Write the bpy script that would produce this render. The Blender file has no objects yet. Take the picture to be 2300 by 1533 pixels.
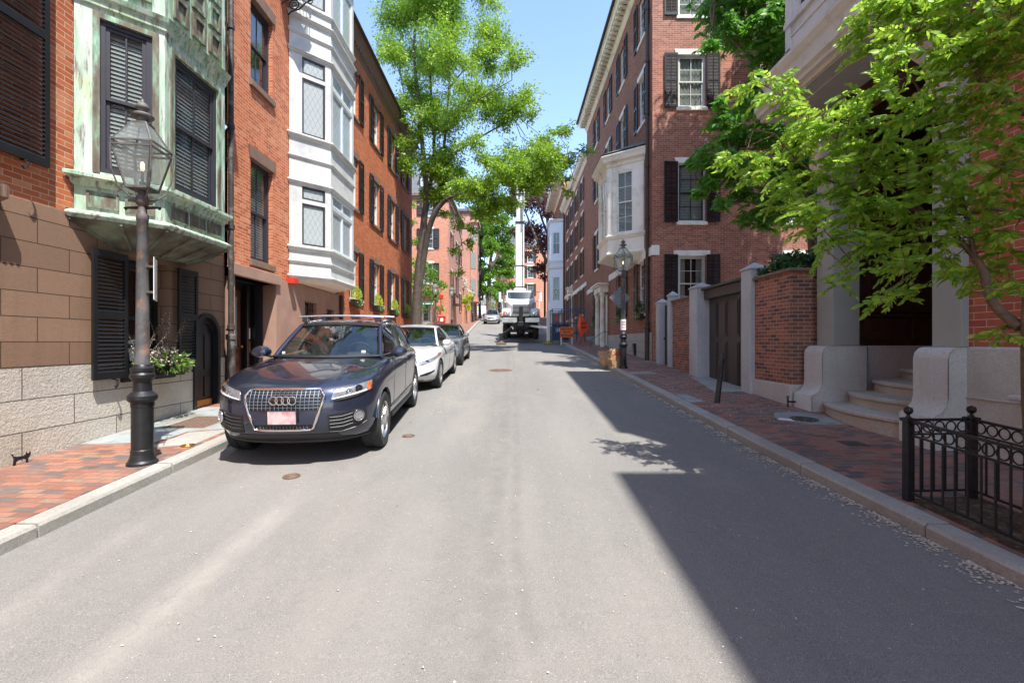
import bpy, bmesh, math, random
import numpy as np
from mathutils import Vector, Matrix
random.seed(7); RNG = np.random.default_rng(7)
PI = math.pi; F = 1060.0
scene = bpy.context.scene
COL = scene.collection
R = math.radians
def P(px, py, Y): return Vector(((px-1150)*Y/F, Y, (766.5-py)*Y/F))
_gy = [-80, -30, 0, 28, 32, 38, 56, 75, 85, 100, 130, 600]
_gz = [-5.0, -3.3, -1.72, -.2, .05, .57, 2.15, 3.7, 4.3, 4.7, 4.9, 5.0]
def G(Y): return float(np.mean([np.interp(Y+d, _gy, _gz) for d in (-2, -1, 0, 1, 2)]))
def KL(Y): return float(np.interp(Y, [0, 9, 20, 60], [-3.6, -3.8, -3.85, -3.6]))   # kerb lines
def KR(Y): return float(np.interp(Y, [2, 6, 20, 40, 60], [3.27, 3.1, 3.1, 2.9, 2.9]))
KH = .11
def SW(Y): return G(Y)+KH
# ---------------------------------------------------------------- scene graph
W = {}
def tag(o, label=None, cat=None, group=None, kind=None):
    if label: o['label'] = label
    if cat: o['category'] = cat
    if group: o['group'] = group
    if kind: o['kind'] = kind
    return o
def thing(name, label, cat, loc=(0, 0, 0), rotz=0, group=None, mtx=None):
    o = bpy.data.objects.new(name, None); COL.objects.link(o); o.empty_display_size = .2
    m = mtx if mtx is not None else Matrix.Translation(Vector(loc)) @ Matrix.Rotation(rotz, 4, 'Z')
    o.matrix_basis = m; W[o] = m
    return tag(o, label, cat, group)
def fr(X, Y, rot=0, Z=0): return Matrix.Translation(Vector((X, Y, Z))) @ Matrix.Rotation(R(rot), 4, 'Z')
def put(name, data, parent=None, m=None, label=None):
    """link an object holding mesh data; m is its WORLD matrix"""
    o = bpy.data.objects.new(name, data); COL.objects.link(o)
    m = m if m is not None else (W[parent] if parent else Matrix())
    if parent:
        o.parent = parent; o.matrix_basis = W[parent].inverted() @ m
    else: o.matrix_basis = m
    W[o] = m
    if label: o['label'] = label
    return o
def copy_tree(o, m, parent=None):
    c = o.copy(); COL.objects.link(c); c.parent = parent
    if parent is None: c.matrix_basis = m; W[c] = m
    else: W[c] = W[parent] @ c.matrix_basis
    for ch in [x for x in list(W) if x.parent == o and x is not c]: copy_tree(ch, None, c)
    return c
class MB:
    def __init__(s): s.v = []; s.f = []; s.mi = []; s.cur = 0
    def verts(s, vs):
        n = len(s.v); s.v.extend([tuple(v) for v in vs]); return n
    def face(s, *ix): s.f.append(tuple(ix)); s.mi.append(s.cur)
    def poly(s, pts):
        n = s.verts(pts); s.face(*range(n, n+len(pts)))
    def box(s, x0, y0, z0, x1, y1, z1, m=None):
        x0, x1 = min(x0, x1), max(x0, x1); y0, y1 = min(y0, y1), max(y0, y1); z0, z1 = min(z0, z1), max(z0, z1)
        p = [Vector(q) for q in ((x0,y0,z0),(x1,y0,z0),(x1,y1,z0),(x0,y1,z0),(x0,y0,z1),(x1,y0,z1),(x1,y1,z1),(x0,y1,z1))]
        if m is not None: p = [m @ q for q in p]
        n = s.verts(p)
        for q in ((0,3,2,1),(4,5,6,7),(0,1,5,4),(1,2,6,5),(2,3,7,6),(3,0,4,7)): s.face(*[n+i for i in q])
        return s
    def bbox(s, x0, y0, z0, x1, y1, z1, b=.01, m=None):
        """box with chamfered vertical and horizontal edges (octagon stack)"""
        x0, x1 = min(x0, x1), max(x0, x1); y0, y1 = min(y0, y1), max(y0, y1)
        def ring(d, z, e): return [(x0+d+e,y0+d,z),(x1-d-e,y0+d,z),(x1-d,y0+d+e,z),(x1-d,y1-d-e,z),(x1-d-e,y1-d,z),(x0+d+e,y1-d,z),(x0+d,y1-d-e,z),(x0+d,y0+d+e,z)]
        s.loft([ring(b, z0, b), ring(0, z0+b, b), ring(0, z1-b, b), ring(b, z1, b)], m=m); return s
    def loft(s, rings, closed=True, caps=True, m=None):
        idx = []
        for r in rings:
            r = [Vector(q) for q in r]
            if m is not None: r = [m @ q for q in r]
            idx.append(s.verts(r))
        n = len(rings[0])
        for a, b in zip(idx[:-1], idx[1:]):
            for i in range(n if closed else n-1):
                j = (i+1) % n; s.face(a+i, a+j, b+j, b+i)
        if caps and closed:
            s.face(*[idx[0]+i for i in reversed(range(n))]); s.face(*[idx[-1]+i for i in range(n)])
        return s
    def lathe(s, prof, n=20, c=(0, 0, 0), m=None, caps=True, flute=None, a0=0):
        rings = []
        for r, z in prof:
            ring = []
            for i in range(n):
                a = a0+2*PI*i/n; rr = r
                if flute and flute[0] <= z <= flute[1] and i % 2: rr = r*(1-flute[2])
                ring.append((c[0]+rr*math.cos(a), c[1]+rr*math.sin(a), c[2]+z))
            rings.append(ring)
        return s.loft(rings, m=m, caps=caps)
    def tube(s, pts, r, n=8, caps=True, m=None):
        pts = [Vector(p) for p in pts]; rs = r if isinstance(r, (list, tuple)) else [r]*len(pts)
        rings = []; up = Vector((0.13, 0.21, .97)); 
        for i, p in enumerate(pts):
            d = (pts[min(i+1, len(pts)-1)]-pts[max(i-1, 0)])
            if d.length < 1e-9: d = Vector((0, 0, 1))
            d.normalize(); a = up - d*up.dot(d)
            if a.length < .05: a = Vector((1, .3, 0)) - d*d.dot(Vector((1, .3, 0)))
            a.normalize(); up = a; b = d.cross(a)
            rings.append([p+(a*math.cos(2*PI*k/n)+b*math.sin(2*PI*k/n))*rs[i] for k in range(n)])
        return s.loft(rings, caps=caps, m=m)
    def bar(s, p, q, w, h=None, m=None):
        """rectangular bar between two points; w across, h vertical-ish"""
        h = h or w; p, q = Vector(p), Vector(q); d = (q-p).normalized()
        a = d.cross(Vector((0, 0, 1)))
        if a.length < .01: a = Vector((1, 0, 0))
        a.normalize(); b = a.cross(d)
        R4 = lambda c: [c-a*w/2-b*h/2, c+a*w/2-b*h/2, c+a*w/2+b*h/2, c-a*w/2+b*h/2]
        return s.loft([R4(p), R4(q)], m=m)
    def torus(s, c, r, t, n=20, k=6, m=None, a0=0, a1=2*PI, axis='y'):
        full = abs(a1-a0-2*PI) < 1e-6; pts = []
        N = n if full else n+1
        rings = []
        for i in range(N):
            a = a0+(a1-a0)*i/n; ca, sa = math.cos(a), math.sin(a); ring = []
            for j in range(k):
                b = 2*PI*j/k; rr = r+t*math.cos(b); h = t*math.sin(b)
                q = {'y': (rr*ca, h, rr*sa), 'z': (rr*ca, rr*sa, h), 'x': (h, rr*ca, rr*sa)}[axis]
                ring.append((c[0]+q[0], c[1]+q[1], c[2]+q[2]))
            rings.append(ring)
        if full: rings.append(rings[0])
        return s.loft(rings, caps=not full, m=m)
    def mesh(s, name, mats, smooth=None):
        me = bpy.data.meshes.new(name); me.from_pydata(s.v, [], s.f)
        for mm in (mats if isinstance(mats, (list, tuple)) else [mats]): me.materials.append(mm)
        if any(s.mi): me.polygons.foreach_set('material_index', s.mi)
        bm = bmesh.new(); bm.from_mesh(me)
        bmesh.ops.remove_doubles(bm, verts=bm.verts, dist=1e-5) if smooth else None
        if getattr(s, 'recalc', True): bmesh.ops.recalc_face_normals(bm, faces=bm.faces)
        bm.to_mesh(me); bm.free()
        if smooth:
            me.shade_smooth(); me.set_sharp_from_angle(angle=R(smooth))
        me.update(); return me
    def obj(s, name, mats, parent=None, m=None, smooth=None, label=None):
        """mesh vertices are given in the frame m (world matrix)"""
        return put(name, s.mesh(name, mats, smooth), parent, m, label)
def islands(mb, name, mats, parent=None, m=None, smooth=None):
    """one object per loose piece of the builder's geometry"""
    par = list(range(len(mb.v)))
    def find(a):
        while par[a] != a: par[a] = par[par[a]]; a = par[a]
        return a
    for f in mb.f:
        for k in f[1:]: par[find(k)] = find(f[0])
    groups = {}
    for f in mb.f: groups.setdefault(find(f[0]), []).append(f)
    out = []
    for fs in groups.values():
        q = MB(); mp = {}
        for f in fs:
            for k in f:
                if k not in mp: mp[k] = len(q.v); q.v.append(mb.v[k])
            q.face(*[mp[k] for k in f])
        out.append(q.obj(name, mats, parent, m, smooth))
    return out
def struct(name, mb, mat, smooth=None):
    return tag(mb.obj(name, mat, smooth=smooth), kind='structure')
# ---------------------------------------------------------------- materials
class NT:
    def __init__(s, name):
        s.m = bpy.data.materials.new(name); s.m.use_nodes = True; s.t = s.m.node_tree; s.t.nodes.clear()
        s.out = s.t.nodes.new('ShaderNodeOutputMaterial')
    def n(s, typ, ins=None, **props):
        nd = s.t.nodes.new('ShaderNode'+typ)
        for k, v in props.items(): setattr(nd, k, v)
        for k, v in (ins or {}).items(): s.set(nd.inputs[k], v)
        return nd
    def set(s, sock, v):
        if hasattr(v, 'is_output'): s.t.links.new(v, sock)
        elif isinstance(v, (tuple, list)) and len(v) == 3 and sock.type == 'RGBA': sock.default_value = (*v, 1)
        else: sock.default_value = v
    def mix(s, f, a, b, mode='MIX'):
        nd = s.n('Mix', {'Factor': f} if not hasattr(f, 'is_output') else None, data_type='RGBA', blend_type=mode)
        if hasattr(f, 'is_output'): s.t.links.new(f, nd.inputs[0])
        s.set(nd.inputs[6], a); s.set(nd.inputs[7], b); return nd.outputs[2]
    def math(s, op, a, b=0, c=None):
        nd = s.n('Math', operation=op); s.set(nd.inputs[0], a); s.set(nd.inputs[1], b)
        if c is not None: s.set(nd.inputs[2], c)
        return nd.outputs[0]
    def ramp(s, f, stops, interp='LINEAR'):
        nd = s.n('ValToRGB', {'Fac': f}); cr = nd.color_ramp; cr.interpolation = interp
        while len(cr.elements) < len(stops): cr.elements.new(.5)
        for e, (p, c) in zip(cr.elements, stops):
            e.position = p; e.color = (c, c, c, 1) if isinstance(c, (int, float)) else (*c, 1)
        return nd.outputs[0]
    def noise(s, vec, scale, detail=3, rough=.55, w=None):
        ins = {'Scale': scale, 'Detail': detail, 'Roughness': rough}
        if vec is not None: ins['Vector'] = vec
        return s.n('TexNoise', ins).outputs['Fac']
    def pos(s): return s.n('NewGeometry').outputs['Position']
    def objc(s): return s.n('TexCoord').outputs['Object']
    def mapv(s, v, scale=(1, 1, 1), loc=(0, 0, 0), rot=(0, 0, 0)):
        return s.n('Mapping', {'Vector': v, 'Scale': scale, 'Location': loc, 'Rotation': rot}).outputs[0]
    def bump(s, h, strength=.3, dist=.01, normal=None):
        ins = {'Height': h, 'Strength': strength, 'Distance': dist}
        if normal is not None: ins['Normal'] = normal
        return s.n('Bump', ins).outputs[0]
    def bsdf(s, **kw):
        ins = {k.replace('_', ' '): v for k, v in kw.items()}
        return s.n('BsdfPrincipled', ins).outputs[0]
    def done(s, sh): s.t.links.new(sh, s.out.inputs['Surface']); return s.m
def hx(h, k=1.0):
    h = h.lstrip('#'); c = [int(h[i:i+2], 16)/255 for i in (0, 2, 4)]
    return tuple((x/12.92 if x <= .04045 else ((x+.055)/1.055)**2.4)*k for x in c)
def mul(c, k): return tuple(min(1, x*k) for x in c)
def simple(name, c, rough=.55, metal=0, var=.15, vs=6, bump=0, bs=40, coat=0, dirt=None, spec=.5, world=False, ds=1.3):
    t = NT(name); v = t.pos() if world else t.objc()
    col = t.mix(t.ramp(t.noise(v, vs, 4), [(.3, 0.0), (.7, 1.0)]), mul(c, 1-var), mul(c, 1+var))
    if dirt: col = t.mix(t.ramp(t.noise(v, ds, 6, .7), [(.5, 0.0), (.68, 1.0)]), col, dirt)
    kw = dict(Base_Color=col, Roughness=rough, Metallic=metal)
    if coat: kw['Coat_Weight'] = coat; kw['Coat_Roughness'] = .03
    if bump: kw['Normal'] = t.bump(t.noise(v, bs, 4, .6), bump, .01)
    b = t.n('BsdfPrincipled', {k.replace('_', ' '): x for k, x in kw.items()}); b.inputs['Specular IOR Level'].default_value = spec
    return t.done(b.outputs[0])
def wallvec(t):
    s = t.n('SeparateXYZ', {0: t.pos()}); u = t.math('ADD', s.outputs[0], s.outputs[1])
    return t.n('CombineXYZ', {0: u, 1: s.outputs[2], 2: 0.0}).outputs[0]
def brickmat(name, stops, mortar, bw=.21, rh=.07, ms=.005, bump=.5, vec=None, patch=None, pstr=.45, rough=.85, streak=None, off=.5, warp=0, eff=None):
    t = NT(name); v = vec(t) if vec else wallvec(t)
    if warp:
        nz = t.n('TexNoise', {'Vector': v, 'Scale': 1.7, 'Detail': 2.0}).outputs['Color']
        v = t.n('VectorMath', {0: v, 1: t.n('VectorMath', {0: nz, 1: (warp,)*3}, operation='MULTIPLY').outputs[0]}, operation='ADD').outputs[0]
    b = t.n('TexBrick', {'Vector': v, 'Color1': (0, 0, 0), 'Color2': (1, 1, 1), 'Mortar': (.5, .5, .5), 'Scale': 1.0,
            'Mortar Size': ms, 'Mortar Smooth': .25, 'Bias': 0.0, 'Brick Width': bw, 'Row Height': rh})
    b.offset = off
    c = t.ramp(b.outputs['Color'], stops)
    big = t.noise(t.pos(), .55, 5, .6)
    if patch: c = t.mix(t.ramp(big, [(.42, 0.0), (.62, pstr)]), c, patch)
    c = t.mix(t.math('MULTIPLY', t.noise(t.pos(), 24, 3), .5), c, mul(stops[0][1], .7))
    c = t.mix(t.ramp(t.noise(t.mapv(t.pos(), scale=(2.6, 2.6, .35)), 1, 6, .7), [(.5, 0.0), (.75, .5)]), c, mul(stops[0][1], .55))
    mo = t.mix(t.noise(t.pos(), 3, 3), mul(mortar, .75), mul(mortar, 1.15))
    c = t.mix(b.outputs['Fac'], c, mo)
    if eff: c = t.mix(t.ramp(t.noise(t.pos(), .8, 6, .7), [(.6, 0.0), (.75, eff[1])]), c, eff[0])
    h = t.math('SUBTRACT', t.math('MULTIPLY', t.noise(t.pos(), 60, 3), .35), b.outputs['Fac'])
    return t.done(t.bsdf(Base_Color=c, Roughness=rough, Normal=t.bump(h, bump, .008)))
M = {}
M['brick_orange'] = brickmat('brick_orange', [(0, hx('a8522f')), (.35, hx('cb6e40')), (.75, hx('d97f52')), (1, hx('dd9c74'))], hx('cbae92'), bw=.2, rh=.066, ms=.005, patch=hx('bd6338'), eff=(hx('d6b498'), .3))
M['brick_deep'] = brickmat('brick_deep', [(0, hx('a8522c')), (.5, hx('c46838')), (1, hx('d47d4c'))], hx('b88c68'), ms=.0045, patch=hx('ae5630'))
M['brick_red'] = brickmat('brick_red', [(0, hx('7a4833')), (.5, hx('985a40')), (1, hx('ab6e50'))], hx('a89484'), bw=.205, rh=.066, ms=.0045, patch=hx('824739'))
M['brick_side'] = brickmat('brick_side', [(0, hx('885240')), (.5, hx('aa6850')), (1, hx('c48468'))], hx('b8a392'), bw=.205, rh=.07, ms=.005, patch=hx('874d3e'))
M['brick_garden'] = brickmat('brick_garden', [(0, hx('684540')), (.3, hx('8c5646')), (.6, hx('b46848')), (1, hx('c67a58'))], hx('aca090'), bw=.215, rh=.07, ms=.006, patch=hx('6b5a4c'), bump=.7)
M['brick_bright'] = brickmat('brick_bright', [(0, hx('a55038')), (1, hx('bd6848'))], hx('c9b6a6'), bw=.3, rh=.085, ms=.004)
M['brick_far'] = brickmat('brick_far', [(0, hx('c07458')), (1, hx('dc9878'))], hx('cfb4a2'), ms=.006, patch=hx('c47c62'))
M['brick_pink'] = brickmat('brick_pink', [(0, hx('c08a76')), (1, hx('d4a08a'))], hx('cbb2a2'), ms=.004, patch=hx('bc8a76'))
M['brownstone'] = brickmat('rusticated_brownstone', [(0, hx('8a6c56')), (.5, hx('957760')), (1, hx('a28168'))], hx('46341f'), bw=.78, rh=.2815, ms=.0055, bump=1.0,
    vec=lambda t: t.mapv(wallvec(t), loc=(-.36, .286+.2815*3, 0)), patch=hx('8a6c56'), pstr=.5)
M['brown_smooth'] = simple('smooth_brownstone', hx('a38270'), .85, var=.1, vs=3, bump=.25, bs=60, world=True, dirt=hx('96776a'))
M['brownstone_trim'] = simple('brownstone_trim', hx('7d6455'), .85, var=.12, bump=.2, world=True)
def granite(name, c, blocks=None, stain=None):
    t = NT(name); p = t.pos()
    sp = t.ramp(t.noise(p, 90, 3, .75), [(.3, .0), (.5, .55), (.7, 1.0)])
    col = t.mix(sp, mul(c, .72), mul(c, 1.15))
    col = t.mix(t.ramp(t.noise(p, 34, 4, .8), [(.36, .5), (.52, 0.0)]), col, mul(c, .55)); col = t.mix(t.ramp(t.noise(t.mapv(p, scale=(3, 3, .5)), 1.2, 6, .7), [(.52, 0.0), (.72, .4)]), col, mul(c, .62))
    col = t.mix(t.ramp(t.noise(p, 1.4, 6, .65), [(.4, 0.0), (.7, .55)]), col, stain or mul(c, .75))
    h = t.noise(p, 28, 5, .7)
    if blocks:
        b = t.n('TexBrick', {'Vector': t.mapv(wallvec(t), loc=(.2, blocks[2], 0)), 'Color1': (0, 0, 0), 'Color2': (1, 1, 1), 'Mortar': (0, 0, 0),
             'Scale': 1.0, 'Mortar Size': .006, 'Mortar Smooth': .2, 'Brick Width': blocks[0], 'Row Height': blocks[1]})
        col = t.mix(t.math('MULTIPLY', b.outputs['Color'], .25), col, mul(c, 1.2))
        col = t.mix(b.outputs['Fac'], col, hx('5b5248')); h = t.math('SUBTRACT', h, b.outputs['Fac'])
    return t.done(t.bsdf(Base_Color=col, Roughness=.8, Normal=t.bump(h, .9 if blocks else .5, .02 if blocks else .012)))
M['granite'] = granite('warm_granite_blocks', hx('ccc5b8'), (1.25, .36, .29+.36*4), hx('aa9c80'))
M['granite_grey'] = granite('grey_granite', hx('c9c6bf'), None, hx('a8a397'))
M['granite_base'] = granite('granite_base_blocks', hx('b0aca4'), (.95, .42, .0), hx('98948c'))
M['granite_post'] = granite('granite_post', hx('c0c1c0'), None, hx('9a9ea2'))
M['granite_step'] = granite('granite_step', hx('bdb6a9'), None, hx('938878'))
M['kerb'] = granite('granite_kerb', hx('a5a29a'), None, hx('7f7a70'))
M['stone_grey'] = simple('dark_granite_church', hx('7b7a76'), .9, var=.3, vs=1.5, bump=.4, bs=8, world=True)
M['slate'] = simple('bluestone_slab', hx('8f9492'), .8, var=.12, vs=3, bump=.15, world=True, dirt=hx('787468'))
M['limestone'] = simple('white_stone_trim', hx('e6e2d8'), .8, var=.06, vs=4, bump=.15, world=True, dirt=hx('c2bbad'))
M['pier'] = simple('grey_painted_pier', hx('97978f'), .6, var=.05, vs=2, bump=.06, bs=30, world=True)
M['portico'] = simple('grey_painted_portico_trim', hx('c6c2b2'), .6, var=.06, vs=3, world=True, dirt=hx('8d887e'))
M['soffit'] = simple('grey_soffit_plaster', hx('b0aaa0'), .7, var=.06, world=True)
M['white_paint'] = simple('white_painted_wood', hx('c9c9c3'), .55, var=.03, vs=4, bump=.12, bs=14, world=True, dirt=hx('adb0af'))
M['cream_paint'] = simple('cream_painted_wood', hx('ebe6d8'), .5, var=.03, world=True, dirt=hx('c8c0ac'))
M['bluewhite'] = simple('pale_blue_painted_wood', hx('d6dee4'), .5, var=.03, world=True)
M['black_paint'] = simple('black_shutter_paint', hx('1c1c1e'), .4, var=.2, vs=5)
M['navy_paint'] = simple('dark_navy_shutter_paint', hx('12151b'), .4, var=.15)
M['brown_paint'] = simple('dark_brown_gate_paint', hx('403b37'), .5, var=.1)
M['dark_wood'] = simple('very_dark_stained_wood', hx('3c261c'), .35, var=.3, vs=9)
M['door_wood'] = simple('varnished_door_wood', hx('5a3524'), .35, var=.25, vs=12)
M['dark_frame'] = simple('dark_bronze_frame', hx('35333a'), .45, var=.08)
M['iron'] = simple('black_iron', hx('222224'), .42, var=.3, vs=14, bump=.15, bs=60, metal=.2)
M['iron_rust'] = simple('rust_flecked_iron', hx('504f50'), .6, var=.5, vs=5, bump=.3, bs=50, dirt=hx('80624e'), ds=7)
M['lamp_metal'] = simple('weathered_lamp_metal', hx('62605c'), .6, var=.35, vs=12, bump=.2, bs=60, dirt=hx('4a3f38'), ds=9)
M['rust'] = simple('rusty_cast_iron', hx('6b5648'), .8, var=.25, vs=30, bump=.4, bs=120)
M['metal_cover'] = simple('dark_cast_cover', hx('4a4844'), .6, var=.25, vs=40, bump=.4, bs=90)
M['pipe'] = simple('weathered_downpipe', hx('4b4440'), .55, var=.3, vs=5, dirt=hx('7b7672'), ds=5, metal=.3)
M['pipe_brown'] = simple('brown_downpipe', hx('3f352f'), .5, var=.15)
M['roof_dark'] = simple('dark_roofing', hx('3a3835'), .8, var=.2, world=True)
M['slate_roof'] = simple('slate_mansard', hx('5d5f61'), .7, var=.2, vs=3, world=True)
M['brass'] = simple('worn_brass', hx('b08a4a'), .35, metal=.9)
M['chrome'] = simple('chrome', (.75, .75, .76), .12, metal=1, var=.02)
M['bumper'] = simple('dull_chrome_bumper', (.42, .41, .4), .3, metal=.85, var=.2, vs=3)
M['alu'] = simple('brushed_aluminium', (.62, .63, .64), .28, metal=1, var=.03)
M['rubber'] = simple('tyre_rubber', (.022, .022, .023), .8, var=.25, vs=12, bump=.2, bs=60)
M['black_plastic'] = simple('black_plastic', (.016, .016, .017), .45)
M['blind'] = simple('white_blind', hx('e4e4df'), .6, var=.02)
M['curtain'] = simple('pale_curtain', hx('dad6ca'), .9, var=.1, vs=4)
M['curtain_far'] = simple('grey_curtain', hx('a9a9a2'), .9, var=.2, vs=3)
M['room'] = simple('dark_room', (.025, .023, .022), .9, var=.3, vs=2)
M['paper_bag'] = simple('kraft_paper', hx('a8845f'), .8, var=.12, vs=4, bump=.5, bs=12)
M['red_paint'] = simple('red_box_paint', hx('c23a22'), .4)
M['orange_sign'] = simple('orange_sheeting', hx('e0702c'), .5, var=.04)
M['orange_cloth'] = simple('orange_vinyl', hx('ee4a16'), .5, var=.05)
M['sign_back'] = simple('bare_aluminium_sign_back', hx('8d9596'), .45, metal=.5, var=.08)
M['green_sign'] = simple('green_street_sign', hx('14684a'), .4)
M['white_print'] = simple('white_print', (.8, .8, .8), .5, var=.01)
M['black_print'] = simple('black_print', (.015, .015, .015), .6, var=.01)
M['red_print'] = simple('red_print', hx('a8382c'), .6)
M['scaffold'] = simple('blue_grey_steel', hx('47607a'), .5, var=.2, metal=.4)
M['white_truck'] = simple('white_truck_paint', (.78, .78, .76), .3, var=.02, coat=.6)
M['ivy'] = None
def copper():
    t = NT('verdigris_copper'); p = t.pos()
    st = t.mapv(p, scale=(9, 9, 1.2))
    a = t.ramp(t.noise(st, 1.0, 6, .62), [(.3, hx('6f8a72')), (.42, hx('9ab59c')), (.55, hx('b7c8b6')), (.68, hx('cbd3c6'))])
    y = t.mix(t.ramp(t.noise(p, 1.6, 3), [(.52, 0.0), (.7, .55)]), a, hx('b5bd7a'))
    br = t.ramp(t.noise(t.mapv(p, scale=(14, 14, 1.6), loc=(3, 1, 7)), 1.0, 7, .7), [(.52, 0.0), (.62, .85)])
    c = t.mix(br, y, hx('6b5a4c'))
    return t.done(t.bsdf(Base_Color=c, Roughness=.7, Normal=t.bump(t.noise(st, 2, 4), .2, .01)))
M['copper'] = copper()
def copper_dark():
    t = NT('stained_copper'); p = t.pos()
    a = t.ramp(t.noise(t.mapv(p, scale=(8, 8, 2)), 1.0, 6, .65), [(.35, hx('55473d')), (.5, hx('6f6a58')), (.6, hx('7fa088')), (.7, hx('a5c2a5'))])
    return t.done(t.bsdf(Base_Color=a, Roughness=.7))
M['copper_dark'] = copper_dark()
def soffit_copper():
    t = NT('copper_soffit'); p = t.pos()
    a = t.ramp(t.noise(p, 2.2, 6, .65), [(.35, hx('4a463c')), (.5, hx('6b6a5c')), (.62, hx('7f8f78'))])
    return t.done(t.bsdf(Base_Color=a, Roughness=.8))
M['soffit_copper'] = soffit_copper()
def glass(name, tint=(.55, .6, .6), see=.55, rough=.02):
    t = NT(name)
    tr = t.n('BsdfTransparent', {'Color': mul(tint, 1.0)}).outputs[0]
    dk = t.n('BsdfPrincipled', {'Base Color': (.02, .022, .025), 'Roughness': .25}).outputs[0]
    a = t.n('MixShader', {0: 1-see, 1: tr, 2: dk}).outputs[0]
    nrm = t.bump(t.noise(t.pos(), 1.4, 2), .02, .05)
    gl = t.n('BsdfGlossy', {'Roughness': rough, 'Color': (.9, .93, .95), 'Normal': nrm}).outputs[0]
    g_ = t.n('NewGeometry'); dt = t.n('VectorMath', {0: g_.outputs['Normal'], 1: g_.outputs['Incoming']}, operation='DOT_PRODUCT').outputs['Value']
    f = t.math('ADD', t.math('MULTIPLY', t.math('POWER', t.math('SUBTRACT', 1.0, t.math('ABSOLUTE', dt)), 4.0), .75), .05)
    return t.done(t.n('MixShader', {0: f, 1: a, 2: gl}).outputs[0])
M['glass'] = glass('window_glass', (.85, .88, .88), .85)
M['glass_car'] = glass('car_glass', (.82, .88, .86), .97)
M['glass_dark2'] = glass('truck_glass', (.35, .42, .42), .6)
M['glass_dark'] = glass('dark_car_glass', (.15, .16, .16), .35)
def lampglass():
    t = NT('lantern_glass'); tr = t.n('BsdfTransparent', {'Color': (.9, .94, .93)}).outputs[0]; df = t.n('BsdfTranslucent', {'Color': (.72, .78, .78)}).outputs[0]; d2 = t.n('BsdfPrincipled', {'Base Color': (.45, .5, .5), 'Roughness': .12}).outputs[0]
    a = t.n('MixShader', {0: .5, 1: df, 2: d2}).outputs[0]; f = t.ramp(t.noise(t.pos(), 5, 3), [(.3, .32), (.7, .5)])
    return t.done(t.n('MixShader', {0: f, 1: tr, 2: a}).outputs[0])
M['lamp_glass'] = lampglass()
def leadglass():
    t = NT('leaded_glass'); p = wallvec(t)
    s = t.n('SeparateXYZ', {0: p}); u = s.outputs[0]; z = s.outputs[1]
    # leaded diamond/scale came pattern
    a = t.math('ABSOLUTE', t.math('SUBTRACT', t.math('FRACT', t.math('ADD', t.math('MULTIPLY', u, 5.5), t.math('MULTIPLY', z, 4.0))), .5))
    b = t.math('ABSOLUTE', t.math('SUBTRACT', t.math('FRACT', t.math('SUBTRACT', t.math('MULTIPLY', u, 5.5), t.math('MULTIPLY', z, 4.0))), .5))
    m = t.math('MINIMUM', a, b); f = t.math('MULTIPLY', t.math('LESS_THAN', m, .03), .6)
    nrm = t.bump(t.noise(t.pos(), 9, 2), .35, .02)
    g = t.n('BsdfPrincipled', {'Base Color': hx('a9b0b0'), 'Roughness': .15, 'Normal': nrm}).outputs[0]
    k = t.n('BsdfPrincipled', {'Base Color': (.06, .06, .06), 'Roughness': .5}).outputs[0]
    return t.done(t.n('MixShader', {0: f, 1: g, 2: k}).outputs[0])
M['lead'] = leadglass()
M['leaf_box'] = None
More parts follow.
